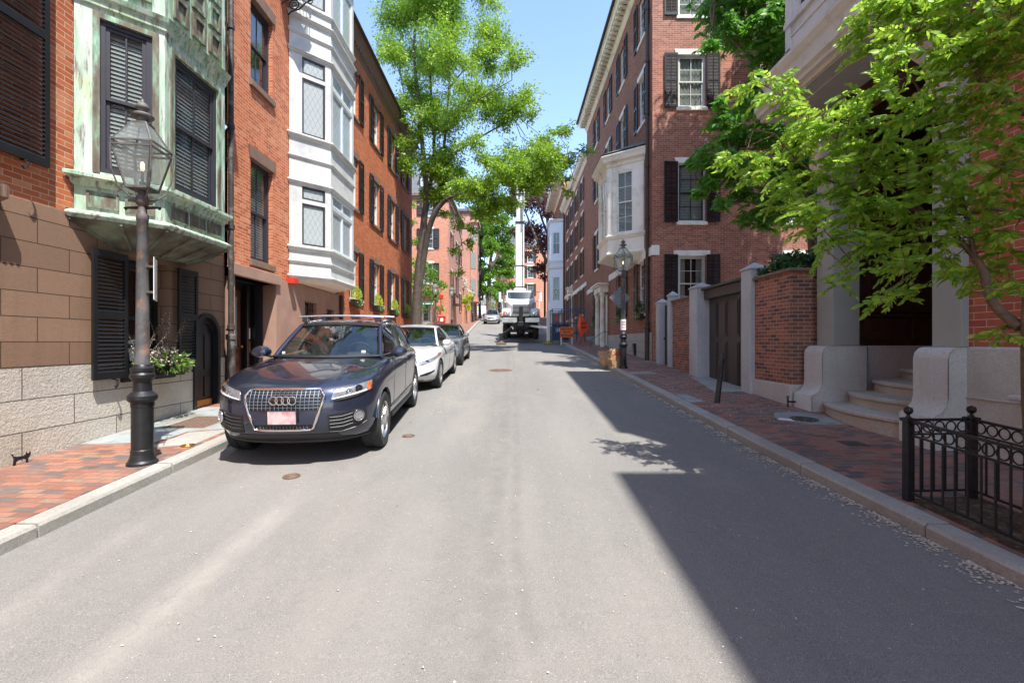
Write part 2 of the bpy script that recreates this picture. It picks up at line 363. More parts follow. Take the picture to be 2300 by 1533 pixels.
def asphalt():
    t = NT('worn_asphalt'); p = t.pos()
    fine = t.noise(p, 160, 3, .7); mid = t.noise(p, 14, 5, .7)
    c = t.ramp(fine, [(.34, hx('4c4b48')), (.5, hx('75726d')), (.68, hx('9a968f'))])
    c = t.mix(t.ramp(mid, [(.35, .3), (.65, 0.0)]), c, hx('5c5c5e'))
    big = t.noise(t.mapv(p, scale=(.9, .16, 1)), 1, 5, .6)
    c = t.mix(t.ramp(big, [(.4, 0.0), (.7, .4)]), c, hx('8c8882'))
    s = t.n('SeparateXYZ', {0: p})
    # centre seam, darker and wandering
    xs = t.math('ADD', s.outputs[0], t.math('MULTIPLY', t.math('SUBTRACT', t.noise(p, .9, 4), .5), .35))
    for x0, wd, st in ((-.12, .06, .26), (.06, .035, .26), (-.32, .16, .12)):
        d = t.math('ABSOLUTE', t.math('SUBTRACT', xs, x0))
        c = t.mix(t.math('MULTIPLY', t.ramp(t.math('DIVIDE', d, wd*2), [(.2, st), (1.0, 0.0)]), t.ramp(t.noise(p, 5, 4), [(.3, 0.0), (.6, 1.0)])), c, hx('565350'))
    # pale scuffed arc where cars turn in to park
    def arc(cx, cy, r, wd, st, y1):
        dx = t.math('SUBTRACT', s.outputs[0], cx); dy = t.math('SUBTRACT', s.outputs[1], cy)
        rr = t.math('SQRT', t.math('ADD', t.math('MULTIPLY', dx, dx), t.math('MULTIPLY', dy, dy)))
        d = t.math('ABSOLUTE', t.math('SUBTRACT', rr, r))
        f = t.ramp(t.math('DIVIDE', d, wd), [(0.0, st), (1.0, 0.0)])
        f = t.math('MULTIPLY', f, t.ramp(t.noise(p, 3, 5, .7), [(.3, .3), (.6, 1.0)]))
        return t.math('MULTIPLY', f, t.ramp(t.math('DIVIDE', s.outputs[1], 10.0), [(y1/10-.08, 1.0), (y1/10, 0.0)]))
    def streak(x0, slope, wd, st, y1):
        d = t.math('ABSOLUTE', t.math('SUBTRACT', t.math('ADD', s.outputs[0], t.math('MULTIPLY', s.outputs[1], slope)), t.math('ADD', t.math('MULTIPLY', t.math('SUBTRACT', t.noise(p, 1.1, 3), .5), .12), x0)))
        f = t.ramp(t.math('DIVIDE', d, wd), [(0.0, st), (.45, st*.55), (1.0, 0.0)])
        f = t.math('MULTIPLY', f, t.ramp(t.noise(p, 2.2, 6, .75), [(.34, .15), (.62, 1.0)]))
        return t.math('MULTIPLY', f, t.ramp(t.math('DIVIDE', s.outputs[1], 10.0), [(y1/10-.12, 1.0), (y1/10, 0.0)]))
    c = t.mix(streak(-2.0, .02, .19, .36, 5.2), c, hx('a8a298'))
    c = t.mix(streak(-2.6, .12, .16, .34, 4.3), c, hx('a8a298'))
    blot = t.ramp(t.noise(t.mapv(p, scale=(1, .5, 1)), .8, 6, .7), [(.5, 0.0), (.72, .4)])
    c = t.mix(blot, c, hx('8f897e'))
    # thin cracks
    vc = t.n('TexVoronoi', {'Vector': t.n('VectorMath', {0: p, 1: t.n('VectorMath', {0: t.n('TexNoise', {'Vector': p, 'Scale': 1.6, 'Detail': 5.0}).outputs['Color'], 1: (.9, .9, 0)}, operation='MULTIPLY').outputs[0]}, operation='ADD').outputs[0], 'Scale': .42}, feature='DISTANCE_TO_EDGE').outputs['Distance']
    c = t.mix(t.math('MULTIPLY', t.ramp(vc, [(.001, .22), (.004, 0.0)]), t.ramp(t.noise(p, .6, 2), [(.55, 0.0), (.65, 1.0)])), c, hx('555351'))
    # oil spots
    dp = t.n('VectorMath', {0: t.mapv(p, scale=(1, .8, 1)), 1: t.n('VectorMath', {0: t.n('TexNoise', {'Vector': p, 'Scale': 7.0, 'Detail': 3.0}).outputs['Color'], 1: (.16, .16, 0)}, operation='MULTIPLY').outputs[0]}, operation='ADD').outputs[0]
    for sc_, r0, gate, st_ in ((1.35, .075, .72, .75), (4.2, .10, .8, .6)):
        v = t.n('TexVoronoi', {'Vector': dp, 'Scale': sc_, 'Randomness': 1.0})
        sp = t.math('MULTIPLY', t.ramp(v.outputs['Distance'], [(r0*.6, st_), (r0, 0.0)]), t.ramp(v.outputs['Color'], [(gate-.02, 0.0), (gate, 1.0)]))
        c = t.mix(sp, c, hx('413f3c'))
    # gravel specks
    vv = t.n('TexVoronoi', {'Vector': p, 'Scale': 26.0}); sc = t.ramp(vv.outputs['Distance'], [(.07, 1.0), (.1, 0.0)])
    c = t.mix(t.math('MULTIPLY', sc, t.ramp(vv.outputs['Color'], [(.6, 0.0), (.62, .8)])), c, hx('bdb9b2'))
    vd = t.n('TexVoronoi', {'Vector': p, 'Scale': 17.0}); sd = t.ramp(vd.outputs['Distance'], [(.06, 1.0), (.1, 0.0)])
    c = t.mix(t.math('MULTIPLY', sd, t.ramp(vd.outputs['Color'], [(.6, 0.0), (.62, .6)])), c, hx('454240'))
    h = t.math('ADD', fine, t.math('MULTIPLY', mid, .6))
    return t.done(t.bsdf(Base_Color=c, Roughness=.85, Normal=t.bump(h, .5, .008)))
M['asphalt'] = asphalt()
def pavebrick(name, stops, mort, ang=0):
    t = NT(name); v = t.mapv(t.pos(), rot=(0, 0, R(ang)))
    nz = t.n('TexNoise', {'Vector': v, 'Scale': 2.3, 'Detail': 3.0}).outputs['Color']
    v = t.n('VectorMath', {0: v, 1: t.n('VectorMath', {0: nz, 1: (.06,)*3}, operation='MULTIPLY').outputs[0]}, operation='ADD').outputs[0]
    b = t.n('TexBrick', {'Vector': v, 'Color1': (0, 0, 0), 'Color2': (1, 1, 1), 'Mortar': (.5, .5, .5), 'Scale': 1.0, 'Mortar Size': .0055, 'Mortar Smooth': .35, 'Bias': 0.0, 'Brick Width': .2, 'Row Height': .097})
    c = t.ramp(b.outputs['Color'], stops); p = t.pos()
    c = t.mix(t.ramp(t.noise(p, 30, 5, .75), [(.38, .55), (.62, 0.0)]), c, mul(stops[1][1], .8))
    c = t.mix(t.ramp(t.noise(p, 1.1, 6, .7), [(.45, 0.0), (.72, .6)]), c, hx('8a7c6e'))
    c = t.mix(t.ramp(t.noise(p, 5, 6, .75), [(.55, 0.0), (.7, .5)]), c, hx('6a5e56'))
    c = t.mix(b.outputs['Fac'], c, t.mix(t.noise(p, 8, 4), mul(mort, .5), mul(mort, 1.2)))
    h = t.math('SUBTRACT', t.math('ADD', t.math('MULTIPLY', t.noise(p, 70, 4, .7), .5), t.math('MULTIPLY', t.noise(p, 6, 2), 1.2)), b.outputs['Fac'])
    return t.done(t.bsdf(Base_Color=c, Roughness=.82, Normal=t.bump(h, .9, .01)))
M['pave_left'] = pavebrick('sunny_brick_paving', [(0, hx('544a49')), (.16, hx('665754')), (.26, hx('84523f')), (.6, hx('9c5c45')), (.85, hx('ab6e52')), (1, hx('8f7862'))], hx('776a5e'), 3)
M['pave_right'] = pavebrick('shaded_brick_paving', [(0, hx('544b4e')), (.3, hx('6a5855')), (.42, hx('925b48')), (.75, hx('ac6853')), (1, hx('9c7866'))], hx('92857a'), -4)
M['soil'] = simple('dark_soil_mulch', hx('4a3d30'), .95, var=.5, vs=30, bump=1.0, bs=40, world=True, dirt=hx('776752'), ds=16)
M['ground'] = simple('distant_ground', hx('6f6a60'), .95, world=True)
def leafmat(name, c1, c2, trans=.45, rough=.45, extra=None):
    t = NT(name); r = t.n('NewGeometry').outputs['Random Per Island']
    st = [(0, c1), (1, c2)] if not extra else [(0, c1), (.86, c2), (.93, extra)]
    c = t.ramp(r, st)
    c = t.mix(t.ramp(t.noise(t.pos(), .7, 3), [(.35, 0.0), (.65, .5)]), c, c1)
    b = t.n('BsdfPrincipled', {'Base Color': c, 'Roughness': rough}).outputs[0]
    tl = t.n('BsdfTranslucent', {'Color': t.mix(.5, c, mul(c2, 1.6))}).outputs[0]
    return t.done(t.n('MixShader', {0: trans, 1: b, 2: tl}).outputs[0])
M['leaf_locust'] = leafmat('bright_locust_leaf', hx('50781f'), hx('a8c63c'), .42)
M['leaf_near'] = leafmat('near_tree_leaf', hx('568a2a'), hx('acca48'), .55, .4, hx('c2cc50'))
M['leaf_chestnut'] = leafmat('chestnut_leaf', hx('3d7022'), hx('6fa636'), .45)
M['leaf_mid'] = leafmat('mid_green_leaf', hx('4d7a22'), hx('84ab3a'), .45)
M['leaf_dark'] = leafmat('dark_leaf', hx('24461c'), hx('3f6a2a'), .35)
M['leaf_copper'] = leafmat('copper_beech_leaf', hx('4a2c2c'), hx('75504a'), .4)
M['leaf_lime'] = leafmat('lime_box_plant_leaf', hx('8fae28'), hx('c2d348'), .4)
M['petal'] = leafmat('white_blossom', hx('c9b8a4'), hx('e6dccb'), .3, .7)
M['bark'] = simple('tree_bark', hx('6f6358'), .9, var=.3, vs=6, bump=.8, bs=18, world=True)
M['bark_dark'] = simple('dark_tree_bark', hx('4f473f'), .9, var=.35, vs=6, bump=.8, bs=18, world=True)
M['bark_near'] = simple('near_tree_bark', hx('6a5a48'), .9, var=.35, vs=14, bump=.7, bs=40, world=True)
M['leaf_box'] = leafmat('window_box_leaf', hx('3f6428'), hx('7c9440'), .3)
def emis(name, c, s):
    t = NT(name); return t.done(t.n('Emission', {'Color': c, 'Strength': s}).outputs[0])
M['flame'] = emis('gas_mantle_glow', (1, .62, .28), 2.2)
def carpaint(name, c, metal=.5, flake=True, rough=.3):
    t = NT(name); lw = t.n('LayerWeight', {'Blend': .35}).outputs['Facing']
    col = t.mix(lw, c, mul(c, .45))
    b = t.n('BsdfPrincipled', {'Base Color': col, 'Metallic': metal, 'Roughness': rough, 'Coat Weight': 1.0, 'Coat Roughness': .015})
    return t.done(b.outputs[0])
M['paint_navy'] = carpaint('navy_metallic_paint', (.035, .042, .075), .55, rough=.28)
M['paint_white'] = carpaint('white_car_paint', (.76, .76, .75), 0, rough=.35)
M['paint_grey'] = carpaint('grey_metallic_paint', (.28, .30, .31), .6)
M['paint_silver'] = carpaint('silver_blue_paint', (.5, .54, .58), .4)
M['lens'] = glass('headlight_lens', (.97, .97, .98), 1.0, .03)
M['reflector'] = simple('headlight_reflector', (.4, .41, .42), .2, metal=.6, var=.15, vs=30)
M['amber'] = simple('amber_reflector', hx('d85f18'), .25)
M['seat'] = simple('beige_leather', hx('a09a90'), .6)
M['seat_dark'] = simple('dark_upholstery', (.03, .03, .032), .7)
M['dash'] = simple('dashboard_plastic', (.035, .035, .038), .7)
M['cloth_top'] = simple('black_soft_top', (.022, .022, .024), .85)
M['plate'] = simple('licence_plate', hx('dcd2d0'), .4, var=.03)
def plateblur():
    t = NT('blurred_plate'); c = t.mix(t.ramp(t.noise(t.mapv(t.objc(), scale=(1, 8, 6)), 1.3, 1), [(.42, 0.0), (.62, .75)]), hx('c8b8b6'), hx('b86a6c'))
    return t.done(t.bsdf(Base_Color=c, Roughness=.4))
M['plateblur'] = plateblur()
# ================================================================ building helpers
def wall_mb(mb, u0, u1, z0, z1, holes=(), reveal=.14, y=0.0):
    hs = [(max(a, u0), min(b, u1), max(c, z0), min(d, z1), (a >= u0, b <= u1, c >= z0, d <= z1)) for a, b, c, d in holes]
    hs = [h for h in hs if h[1] > h[0] and h[3] > h[2]]
    us = sorted({u0, u1, *[h[0] for h in hs], *[h[1] for h in hs]}); zs = sorted({z0, z1, *[h[2] for h in hs], *[h[3] for h in hs]})
    for a, b in zip(us[:-1], us[1:]):
        for c, d in zip(zs[:-1], zs[1:]):
            cu, cz = (a+b)/2, (c+d)/2
            if any(h[0] < cu < h[1] and h[2] < cz < h[3] for h in hs): continue
            mb.poly([(a, y, c), (b, y, c), (b, y, d), (a, y, d)])
    for a, b, c, d, fl in hs:
        r = y+reveal
        if fl[0]: mb.poly([(a, y, c), (a, y, d), (a, r, d), (a, r, c)])
        if fl[1]: mb.poly([(b, y, c), (b, r, c), (b, r, d), (b, y, d)])
        if fl[2]: mb.poly([(a, y, c), (a, r, c), (b, r, c), (b, y, c)])
        if fl[3]: mb.poly([(a, y, d), (b, y, d), (b, r, d), (a, r, d)])
    return mb
def wall(name, mat, parent, m, u0, u1, z0, z1, holes=(), reveal=.14, y=0.0):
    mb = MB(); mb.recalc = False; wall_mb(mb, u0, u1, z0, z1, holes, reveal, y)
    return mb.obj(name, mat, parent, m)
_cache = {}
def cached(key, fn):
    if key not in _cache: _cache[key] = fn()
    return _cache[key]
T3 = lambda x, y, z: Matrix.Translation(Vector((x, y, z)))
def window(parent, m, u, z, w, h, frame='white_paint', sash='white_paint', grid=(2, 2), depth=.09, cover='curtain', gl='glass',
           sill=None, lintel=None, split=.5, fw=.055, sw=.045, far=False, name='window', sill_h=.09, lint_h=.2, lint_flare=.0, ext=.09, board=None):
    """double-hung window whose outer frame fills the opening u..u+w, z..z+h; returns the frame object (a part)"""
    M0 = m @ T3(u, depth, z)
    def mk():
        b = MB(); b.box(0, 0, 0, fw, .09, h); b.box(w-fw, 0, 0, w, .09, h); b.box(fw, 0, h-fw, w-fw, .09, h); b.box(fw, -.01, 0, w-fw, .09, fw); return b.mesh('window', M[frame])
    f = put(name, cached(('wf', w, h, frame, fw), mk), parent, M0)
    hs = fw+(h-2*fw)*(1-split)
    def mksash():
        b = MB()
        for (z0, z1, y) in ((fw, hs+sw/2, .045), (hs-sw/2, h-fw, .018)):
            b.box(fw, y, z0, fw+sw, y+.03, z1); b.box(w-fw-sw, y, z0, w-fw, y+.03, z1)
            b.box(fw+sw, y, z0, w-fw-sw, y+.03, z0+sw); b.box(fw+sw, y, z1-sw, w-fw-sw, y+.03, z1)
            iw, ih = w-2*fw-2*sw, z1-z0-2*sw; mw = .018 if not far else .024
            for i in range(1, grid[0]): c = fw+sw+iw*i/grid[0]; b.box(c-mw/2, y+.004, z0+sw, c+mw/2, y+.026, z1-sw)
            for j in range(1, grid[1]): c = z0+sw+ih*j/grid[1]; b.box(fw+sw, y+.006, c-mw/2, w-fw-sw, y+.024, c+mw/2)
        return b.mesh('sash', M[sash])
    put('sash', cached(('ws', w, h, grid, sash, fw, split, sw), mksash), f, M0)
    def mkpane():
        b = MB(); b.box(fw+sw*.5, .058, fw+sw*.5, w-fw-sw*.5, .062, hs); b.box(fw+sw*.5, .031, hs, w-fw-sw*.5, .035, h-fw-sw*.5); return b.mesh('pane', M[gl])
    put('pane', cached(('wp', w, h, gl, fw, split), mkpane), f, M0)
    if cover == 'blind':
        def mkb():
            b = MB(); n = int((h-2*fw)/.055)
            for i in range(n):
                zz = fw+.02+i*.055; b.poly([(fw, .07, zz), (w-fw, .07, zz), (w-fw, .09, zz+.051), (fw, .09, zz+.051)])
            return b.mesh('blind', M['blind'])
        put('blind', cached(('wb', w, h), mkb), f, M0)
    elif cover in ('curtain', 'half', 'sides'):
        def mkc():
            b = MB(); N = 24
            spans = {'curtain': [(fw, w-fw)], 'sides': [(fw, fw+.24*w), (w-fw-.24*w, w-fw)], 'half': [(fw, w-fw)]}[cover]
            zt = h-fw; zb = fw if cover != 'half' else h*.5
            for a, c in spans:
                n = max(6, int(N*(c-a)/w)); r0, r1 = [], []
                for i in range(n+1):
                    x = a+(c-a)*i/n; yy = .1+.018*math.sin(i*1.9); r0.append((x, yy, zb)); r1.append((x, yy, zt))
                b.loft([r0, r1], closed=False, caps=False)
            return b.mesh('curtain', M['curtain' if not far else 'curtain_far'], smooth=60)
        put('curtain', cached(('wc', w, h, cover, far), mkc), f, M0)
    # dark room behind so the opening never shows through the hollow house
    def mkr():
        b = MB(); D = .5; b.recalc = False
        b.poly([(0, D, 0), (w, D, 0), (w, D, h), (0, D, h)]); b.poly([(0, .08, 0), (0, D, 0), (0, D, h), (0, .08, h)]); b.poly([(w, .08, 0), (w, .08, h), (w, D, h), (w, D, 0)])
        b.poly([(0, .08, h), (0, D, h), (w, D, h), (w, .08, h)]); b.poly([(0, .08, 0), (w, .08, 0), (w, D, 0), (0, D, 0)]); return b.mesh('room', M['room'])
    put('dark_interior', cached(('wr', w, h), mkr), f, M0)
    if sill:
        def mks():
            b = MB(); b.bbox(-ext, -depth-.05, -sill_h, w+ext, -.002, .0, .008); return b.mesh('sill', M[sill])
        put('sill', cached(('si', w, sill, sill_h, depth, ext), mks), f, M0)
    if lintel:
        def mkl():
            b = MB(); y0 = -depth-.025; y1 = -depth+.02; a = ext
            r = lambda y: [(-a, y, h-.004), (w+a, y, h-.004), (w+a+lint_flare, y, h+lint_h), (-a-lint_flare, y, h+lint_h)]
            b.loft([r(y0), r(y1)]); b.box(-.001, y1, h-.004, w+.001, .02, h+.01); return b.mesh('lintel', M[lintel])
        put('lintel', cached(('li', w, h, lintel, lint_h, lint_flare, depth, ext), mkl), f, M0)
    return f
def shutter(parent, m, u, z, w, h, mat='black_paint', pitch=.05, y=-.055, mid=.5, rot=0, hinge=0, hook=False):
    """louvred shutter flat against the wall, its left edge at u"""
    def mk():
        b = MB(); s = .055; t = .035
        b.box(0, -t/2, 0, s, t/2, h); b.box(w-s, -t/2, 0, w, t/2, h)
        for c in (0, h-.09, h*mid-.045): b.box(s, -t/2, c, w-s, t/2, c+.09)
        for a, c in ((.09, h*mid-.045), (h*mid+.045, h-.09)):
            n = max(3, int((c-a)/pitch))
            for i in range(n):
                zz = a+(c-a)*(i+.5)/n; k = pitch*.46
                b.loft([[(s, -.014, zz-k), (s, -.008, zz-k), (s, .014, zz+k*.5), (s, .008, zz+k*.5)], [(w-s, -.014, zz-k), (w-s, -.008, zz-k), (w-s, .014, zz+k*.5), (w-s, .008, zz+k*.5)]], caps=False)
        b.box(w/2-.008, -.026, .1, w/2+.008, -.014, h-.1) if pitch < .06 and mat != 'black_paint' else None
        return b.mesh('shutter', M[mat])
    mm = m @ T3(u, y, z)
    if rot: mm = mm @ T3(hinge, 0, 0) @ Matrix.Rotation(R(rot), 4, 'Z') @ T3(-hinge, 0, 0)
    o = put('shutter', cached(('sh', w, h, mat, pitch, mid), mk), parent, mm)
    if hook:
        b = MB(); b.tube([(w*.62, -.03, -.02), (w*.62, -.05, -.05), (w*.6, -.05, -.1), (w*.56, -.05, -.12), (w*.53, -.05, -.09)], .01, 6)
        b.tube([(w*.62, .04, .0), (w*.62, -.05, -.02)], .01, 6); put('hook', b.mesh('hook', M['iron']), o, mm)
    return o
def offset_plan(plan, d, wallx, sgn):
    """offset an open plan polyline outward by d; its ends stay on the wall plane x=wallx"""
    segs = []
    for (x0, y0), (x1, y1) in zip(plan[:-1], plan[1:]):
        L = math.hypot(x1-x0, y1-y0); nx, ny = (y1-y0)/L, -(x1-x0)/L
        segs.append(((x0+nx*d, y0+ny*d), (x1+nx*d, y1+ny*d)))
    def inter(a, b):
        (x1, y1), (x2, y2) = a; (x3, y3), (x4, y4) = b
        den = (x1-x2)*(y3-y4)-(y1-y2)*(x3-x4)
        t = ((x1-x3)*(y3-y4)-(y1-y3)*(x3-x4))/den; return (x1+t*(x2-x1), y1+t*(y2-y1))
    wl = ((wallx, 0), (wallx, 1)); pts = []
    pts.append(inter(segs[0], wl) if abs(segs[0][0][0]-segs[0][1][0]) > 1e-6 else segs[0][0])
    for a, b in zip(segs[:-1], segs[1:]): pts.append(inter(a, b))
    pts.append(inter(segs[-1], wl) if abs(segs[-1][0][0]-segs[-1][1][0]) > 1e-6 else segs[-1][1])
    return pts
def sweep(mb, plan, prof, wallx, close=True):
    """profile = [(offset, z), ...] swept along the plan (world coordinates)"""
    rings = []
    for d, z in prof:
        rings.append([(x, y, z) for x, y in offset_plan(plan, d, wallx, 1)])
    idx = [mb.verts(r) for r in rings]; n = len(plan)
    rng = list(zip(idx[:-1], idx[1:])) + ([(idx[-1], idx[0])] if close else [])
    for a, b in rng:
        for i in range(n-1): mb.face(a+i, a+i+1, b+i+1, b+i)
    return mb
def facets(plan):
    out = []
    for (x0, y0), (x1, y1) in zip(plan[:-1], plan[1:]):
        out.append((fr(x0, y0, math.degrees(math.atan2(y1-y0, x1-x0))), math.hypot(x1-x0, y1-y0)))
    return out
def box_body(name, mat, parent, x0, x1, y0, y1, z0, z1, skip=(), label=None):
    """rear and side walls of a house: world-aligned sheets, skipping the street front"""
    b = MB(); b.recalc = False
    if 'x0' not in skip: b.poly([(x0, y1, z0), (x0, y0, z0), (x0, y0, z1), (x0, y1, z1)])
    if 'x1' not in skip: b.poly([(x1, y0, z0), (x1, y1, z0), (x1, y1, z1), (x1, y0, z1)])
    if 'y0' not in skip: b.poly([(x0, y0, z0), (x1, y0, z0), (x1, y0, z1), (x0, y0, z1)])
    if 'y1' not in skip: b.poly([(x1, y1, z0), (x0, y1, z0), (x0, y1, z1), (x1, y1, z1)])
    return b.obj(name, mat, parent, Matrix())
def roof_slab(parent, x0, x1, y0, y1, z, mat='roof_dark', t=.12):
    b = MB(); b.box(x0, y0, z, x1, y1, z+t); return b.obj('roof', M[mat], parent, Matrix())
def downpipe(parent, x, y, z0, z1, r=.05, mat='pipe', shoe=True, wx=None):
    b = MB(); b.tube([(x, y, z0), (x, y, z1)], r, 12)
    for z in np.arange(z0+1.35, z1, 1.9): b.lathe([(r, -.05), (r*1.35, -.04), (r*1.35, .04), (r, .05)], 12, (x, y, z))
    if shoe: b.lathe([(r*1.5, 0), (r*1.5, 1.1), (r*1.9, 1.12), (r*1.9, 1.2), (r*1.2, 1.22)], 12, (x, y, z0))
    if wx is not None:
        for z in np.arange(z0+1.3, z1, 1.9): b.box(min(x, wx), y-.015, z-.02, max(x, wx), y+.015, z+.02)
    return b.obj('downpipe', M[mat], parent, Matrix(), smooth=40)
XL, XR = -5.43, 5.0
# ================================================================ LEFT HOUSE A  (copper bay)
HA = thing('brownstone_house', 'brick house over tan rusticated stone with a green weathered copper bay window', 'house', (XL, 6.0, SW(6)))
mL = fr(XL, 0, 90)
wA = (6.60, 7.50, -.50, 1.2); doorA = (8.03, 8.75, -1.4, .52)
topwin = (3.7, 4.72, 1.95, 4.4); highwin = (3.7, 4.72, 5.9, 8.2)
gran_top = -.286
wall('granite_base', M['granite'], HA, mL, 1.0, 8.93, -2.4, gran_top, [wA, doorA], .3)
wall('rusticated_wall', M['brownstone'], HA, mL, 1.0, 8.93, gran_top, 1.58, [wA, doorA], .3, y=.012)
wall('brick_wall', M['brick_orange'], HA, mL, 1.0, 8.93, 1.58, 11.5, [topwin, highwin], .16, y=.02)
box_body('rear_wall', M['brick_orange'], HA, -14, XL-.02, 1.0, 8.93, -2.4, 11.5, skip=('x1', 'y1'))
roof_slab(HA, -14, XL+.25, 1.0, 8.95, 11.5)
# ground-floor window
window(HA, mL, 6.60, -.50, .90, 1.70, 'black_paint', 'black_paint', (1, 1), depth=.2, cover='sides', fw=.09, sw=.05, sill='black_paint', sill_h=.07, ext=.06)
shutter(HA, mL, 6.03, -.5, .54, 1.70, pitch=.048, y=-.07, hook=True)
shutter(HA, mL, 7.58, -.38, .46, 1.56, pitch=.048, y=-.07, hook=True)
window(HA, mL, topwin[0], topwin[2], 1.02, 2.45, 'dark_frame', 'dark_frame', (2, 1), depth=.1, cover='blind')
window(HA, mL, highwin[0], highwin[2], 1.02, 2.3, 'dark_frame', 'dark_frame', (2, 1), depth=.1, cover='blind')
shutter(HA, mL, 4.72, 2.0, .74, 3.0, pitch=.052, y=-.07, hook=True, mid=.5)
# arched service door
def arch_pts(u0, u1, zs, n=14):
    c, r = (u0+u1)/2, (u1-u0)/2; return [(c-r*math.cos(PI*i/n), zs+r*1.18*math.sin(PI*i/n)) for i in range(n+1)]
b = MB(); pts = [(8.06, -1.4)]+[(8.06, .08)]+arch_pts(8.06, 8.72, .08)[1:-1]+[(8.72, .08), (8.72, -1.4)]
# the arch head sits in the stone: black frame ring, recessed leaf
def ringband(mb, outer, inner, y0, y1):
    n = len(outer)
    for i in range(n-1):
        (a, c), (d, e) = outer[i], outer[i+1]; (g, h), (k, l) = inner[i], inner[i+1]
        mb.loft([[(a, y0, c), (d, y0, e), (k, y0, l), (g, y0, h)], [(a, y1, c), (d, y1, e), (k, y1, l), (g, y1, h)]])
outer = [(8.03, -1.3)]+arch_pts(8.03, 8.75, .08)+[(8.75, -1.3)]
inner = [(8.10, -1.3)]+arch_pts(8.10, 8.68, .08)+[(8.68, -1.3)]
inner2 = [(8.15, -1.3)]+arch_pts(8.15, 8.63, .06)+[(8.63, -1.3)]
dr = MB(); ringband(dr, outer, inner, -.03, .3); ringband(dr, inner, inner2, .04, .3)
drm = MB(); ap = [(8.15, -1.3)]+arch_pts(8.15, 8.63, .06)+[(8.63, -1.3)]
drm.loft([[(u, .1, z) for u, z in ap], [(u, .15, z) for u, z in ap]])
for a, c in ((8.19, 8.36), (8.42, 8.59)):
    drm.box(a, .085, -.98, c, .11, -.62); drm.box(a, .085, -.5, c, .11, .12)
door = drm.obj('door', M['black_paint'], HA, mL @ T3(0, -.03, 0))
dr.obj('door_frame', M['black_paint'], door, mL)
k = MB(); k.box(8.17, .045, -1.2, 8.61, .062, -1.03); k.obj('kick_plate', M['brass'], door, mL)
# hide the rectangular stone piece above the arch: jamb stones fill the spandrels
sp = MB(); ar_ = arch_pts(8.03, 8.75, .08)
for (ua, za), (ub, zb_) in zip(ar_[:-1], ar_[1:]): sp.loft([[(ua, .0115, za), (ub, .0115, zb_), (ub, .0115, .53), (ua, .0115, .53)], [(ua, .25, za), (ub, .25, zb_), (ub, .25, .53), (ua, .25, .53)]])
sp.obj('arch_head', M['brownstone'], HA, mL)
# copper bay
planA = [(XL, 5.85), (-4.78, 6.5), (-4.78, 7.85), (XL, 8.5)]
fa = facets(planA); Lc = fa[0][1]
body = MB(); body.recalc = False
wins = [(.24, Lc-.14, 2.16, 4.12), (.17, 1.16, 2.16, 4.05), (.14, Lc-.24, 2.16, 4.12)]
up = MB()
bay = None
for i, (fm, L) in enumerate(fa):
    q = MB(); wall_mb(q, 0, L, 1.62, 4.28, [wins[i]], .1)
    for v, f_ in ((q.v, q.f),):
        n0 = body.verts([fm @ Vector(p) for p in v]); [body.face(*[n0+j for j in ff]) for ff in f_]
    n0 = body.verts([fm @ Vector(p) for p in ((0, 0, 4.28), (L, 0, 4.28), (L, 0, 6.4), (0, 0, 6.4))]); body.face(n0, n0+1, n0+2, n0+3)
bay = body.obj('bay_window', M['copper'], HA, Matrix())
mo = MB()
sweep(mo, planA, [(0, 1.52), (.06, 1.54), (.09, 1.58), (.09, 1.6), (.03, 1.64), (0, 1.64)], XL)
sweep(mo, planA, [(0, 1.94), (.03, 1.96), (.05, 2.02), (.11, 2.05), (.11, 2.09), (0, 2.13)], XL)
sweep(mo, planA, [(0, 4.24), (.03, 4.26), (.035, 4.32), (.07, 4.36), (.09, 4.42), (.02, 4.46), (0, 4.46)], XL)
sweep(mo, planA, [(0, 6.3), (.06, 6.35), (.1, 6.5), (.22, 6.6), (.22, 6.68), (0, 6.72)], XL)
islands(mo, 'cornice_moulding', M['copper'], bay, Matrix())
so = MB(); so.recalc = False
inn = [(XL, 6.5), (-5.25, 6.75), (-5.25, 7.6), (XL, 7.85)]
n0 = so.verts([(x, y, 1.53) for x, y in offset_plan(planA, .05, XL, 1)]); n1 = so.verts([(x, y, 1.27) for x, y in inn])
for i in range(3): so.face(n0+i, n1+i, n1+i+1, n0+i+1)
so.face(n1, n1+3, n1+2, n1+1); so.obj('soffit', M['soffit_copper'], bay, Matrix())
rb = MB()
for a, c in ((1, 1), (2, 2)):
    pass
for (x, y), (x2, y2) in zip(offset_plan(planA, .05, XL, 1), inn): rb.bar((x, y, 1.515), (x2, y2, 1.255), .03, .03)
for i in range(3):
    o1, o2 = offset_plan(planA, .05, XL, 1)[i:i+2]; i1, i2 = inn[i:i+2]
    for t in (.35, .7) if i == 1 else (.5,):
        rb.bar((o1[0]+(o2[0]-o1[0])*t, o1[1]+(o2[1]-o1[1])*t, 1.515), (i1[0]+(i2[0]-i1[0])*t, i1[1]+(i2[1]-i1[1])*t, 1.255), .03, .03)
rb.obj('soffit_rib', M['soffit_copper'], bay, Matrix())
dk = MB()
def pframe(es, y0, fm):
    pn = MB()
    for e in es: pn.box(e[0], y0, e[2], e[1], .003, e[3], fm)
    pn.obj('panel_frame', M['copper_dark'], bay, Matrix())
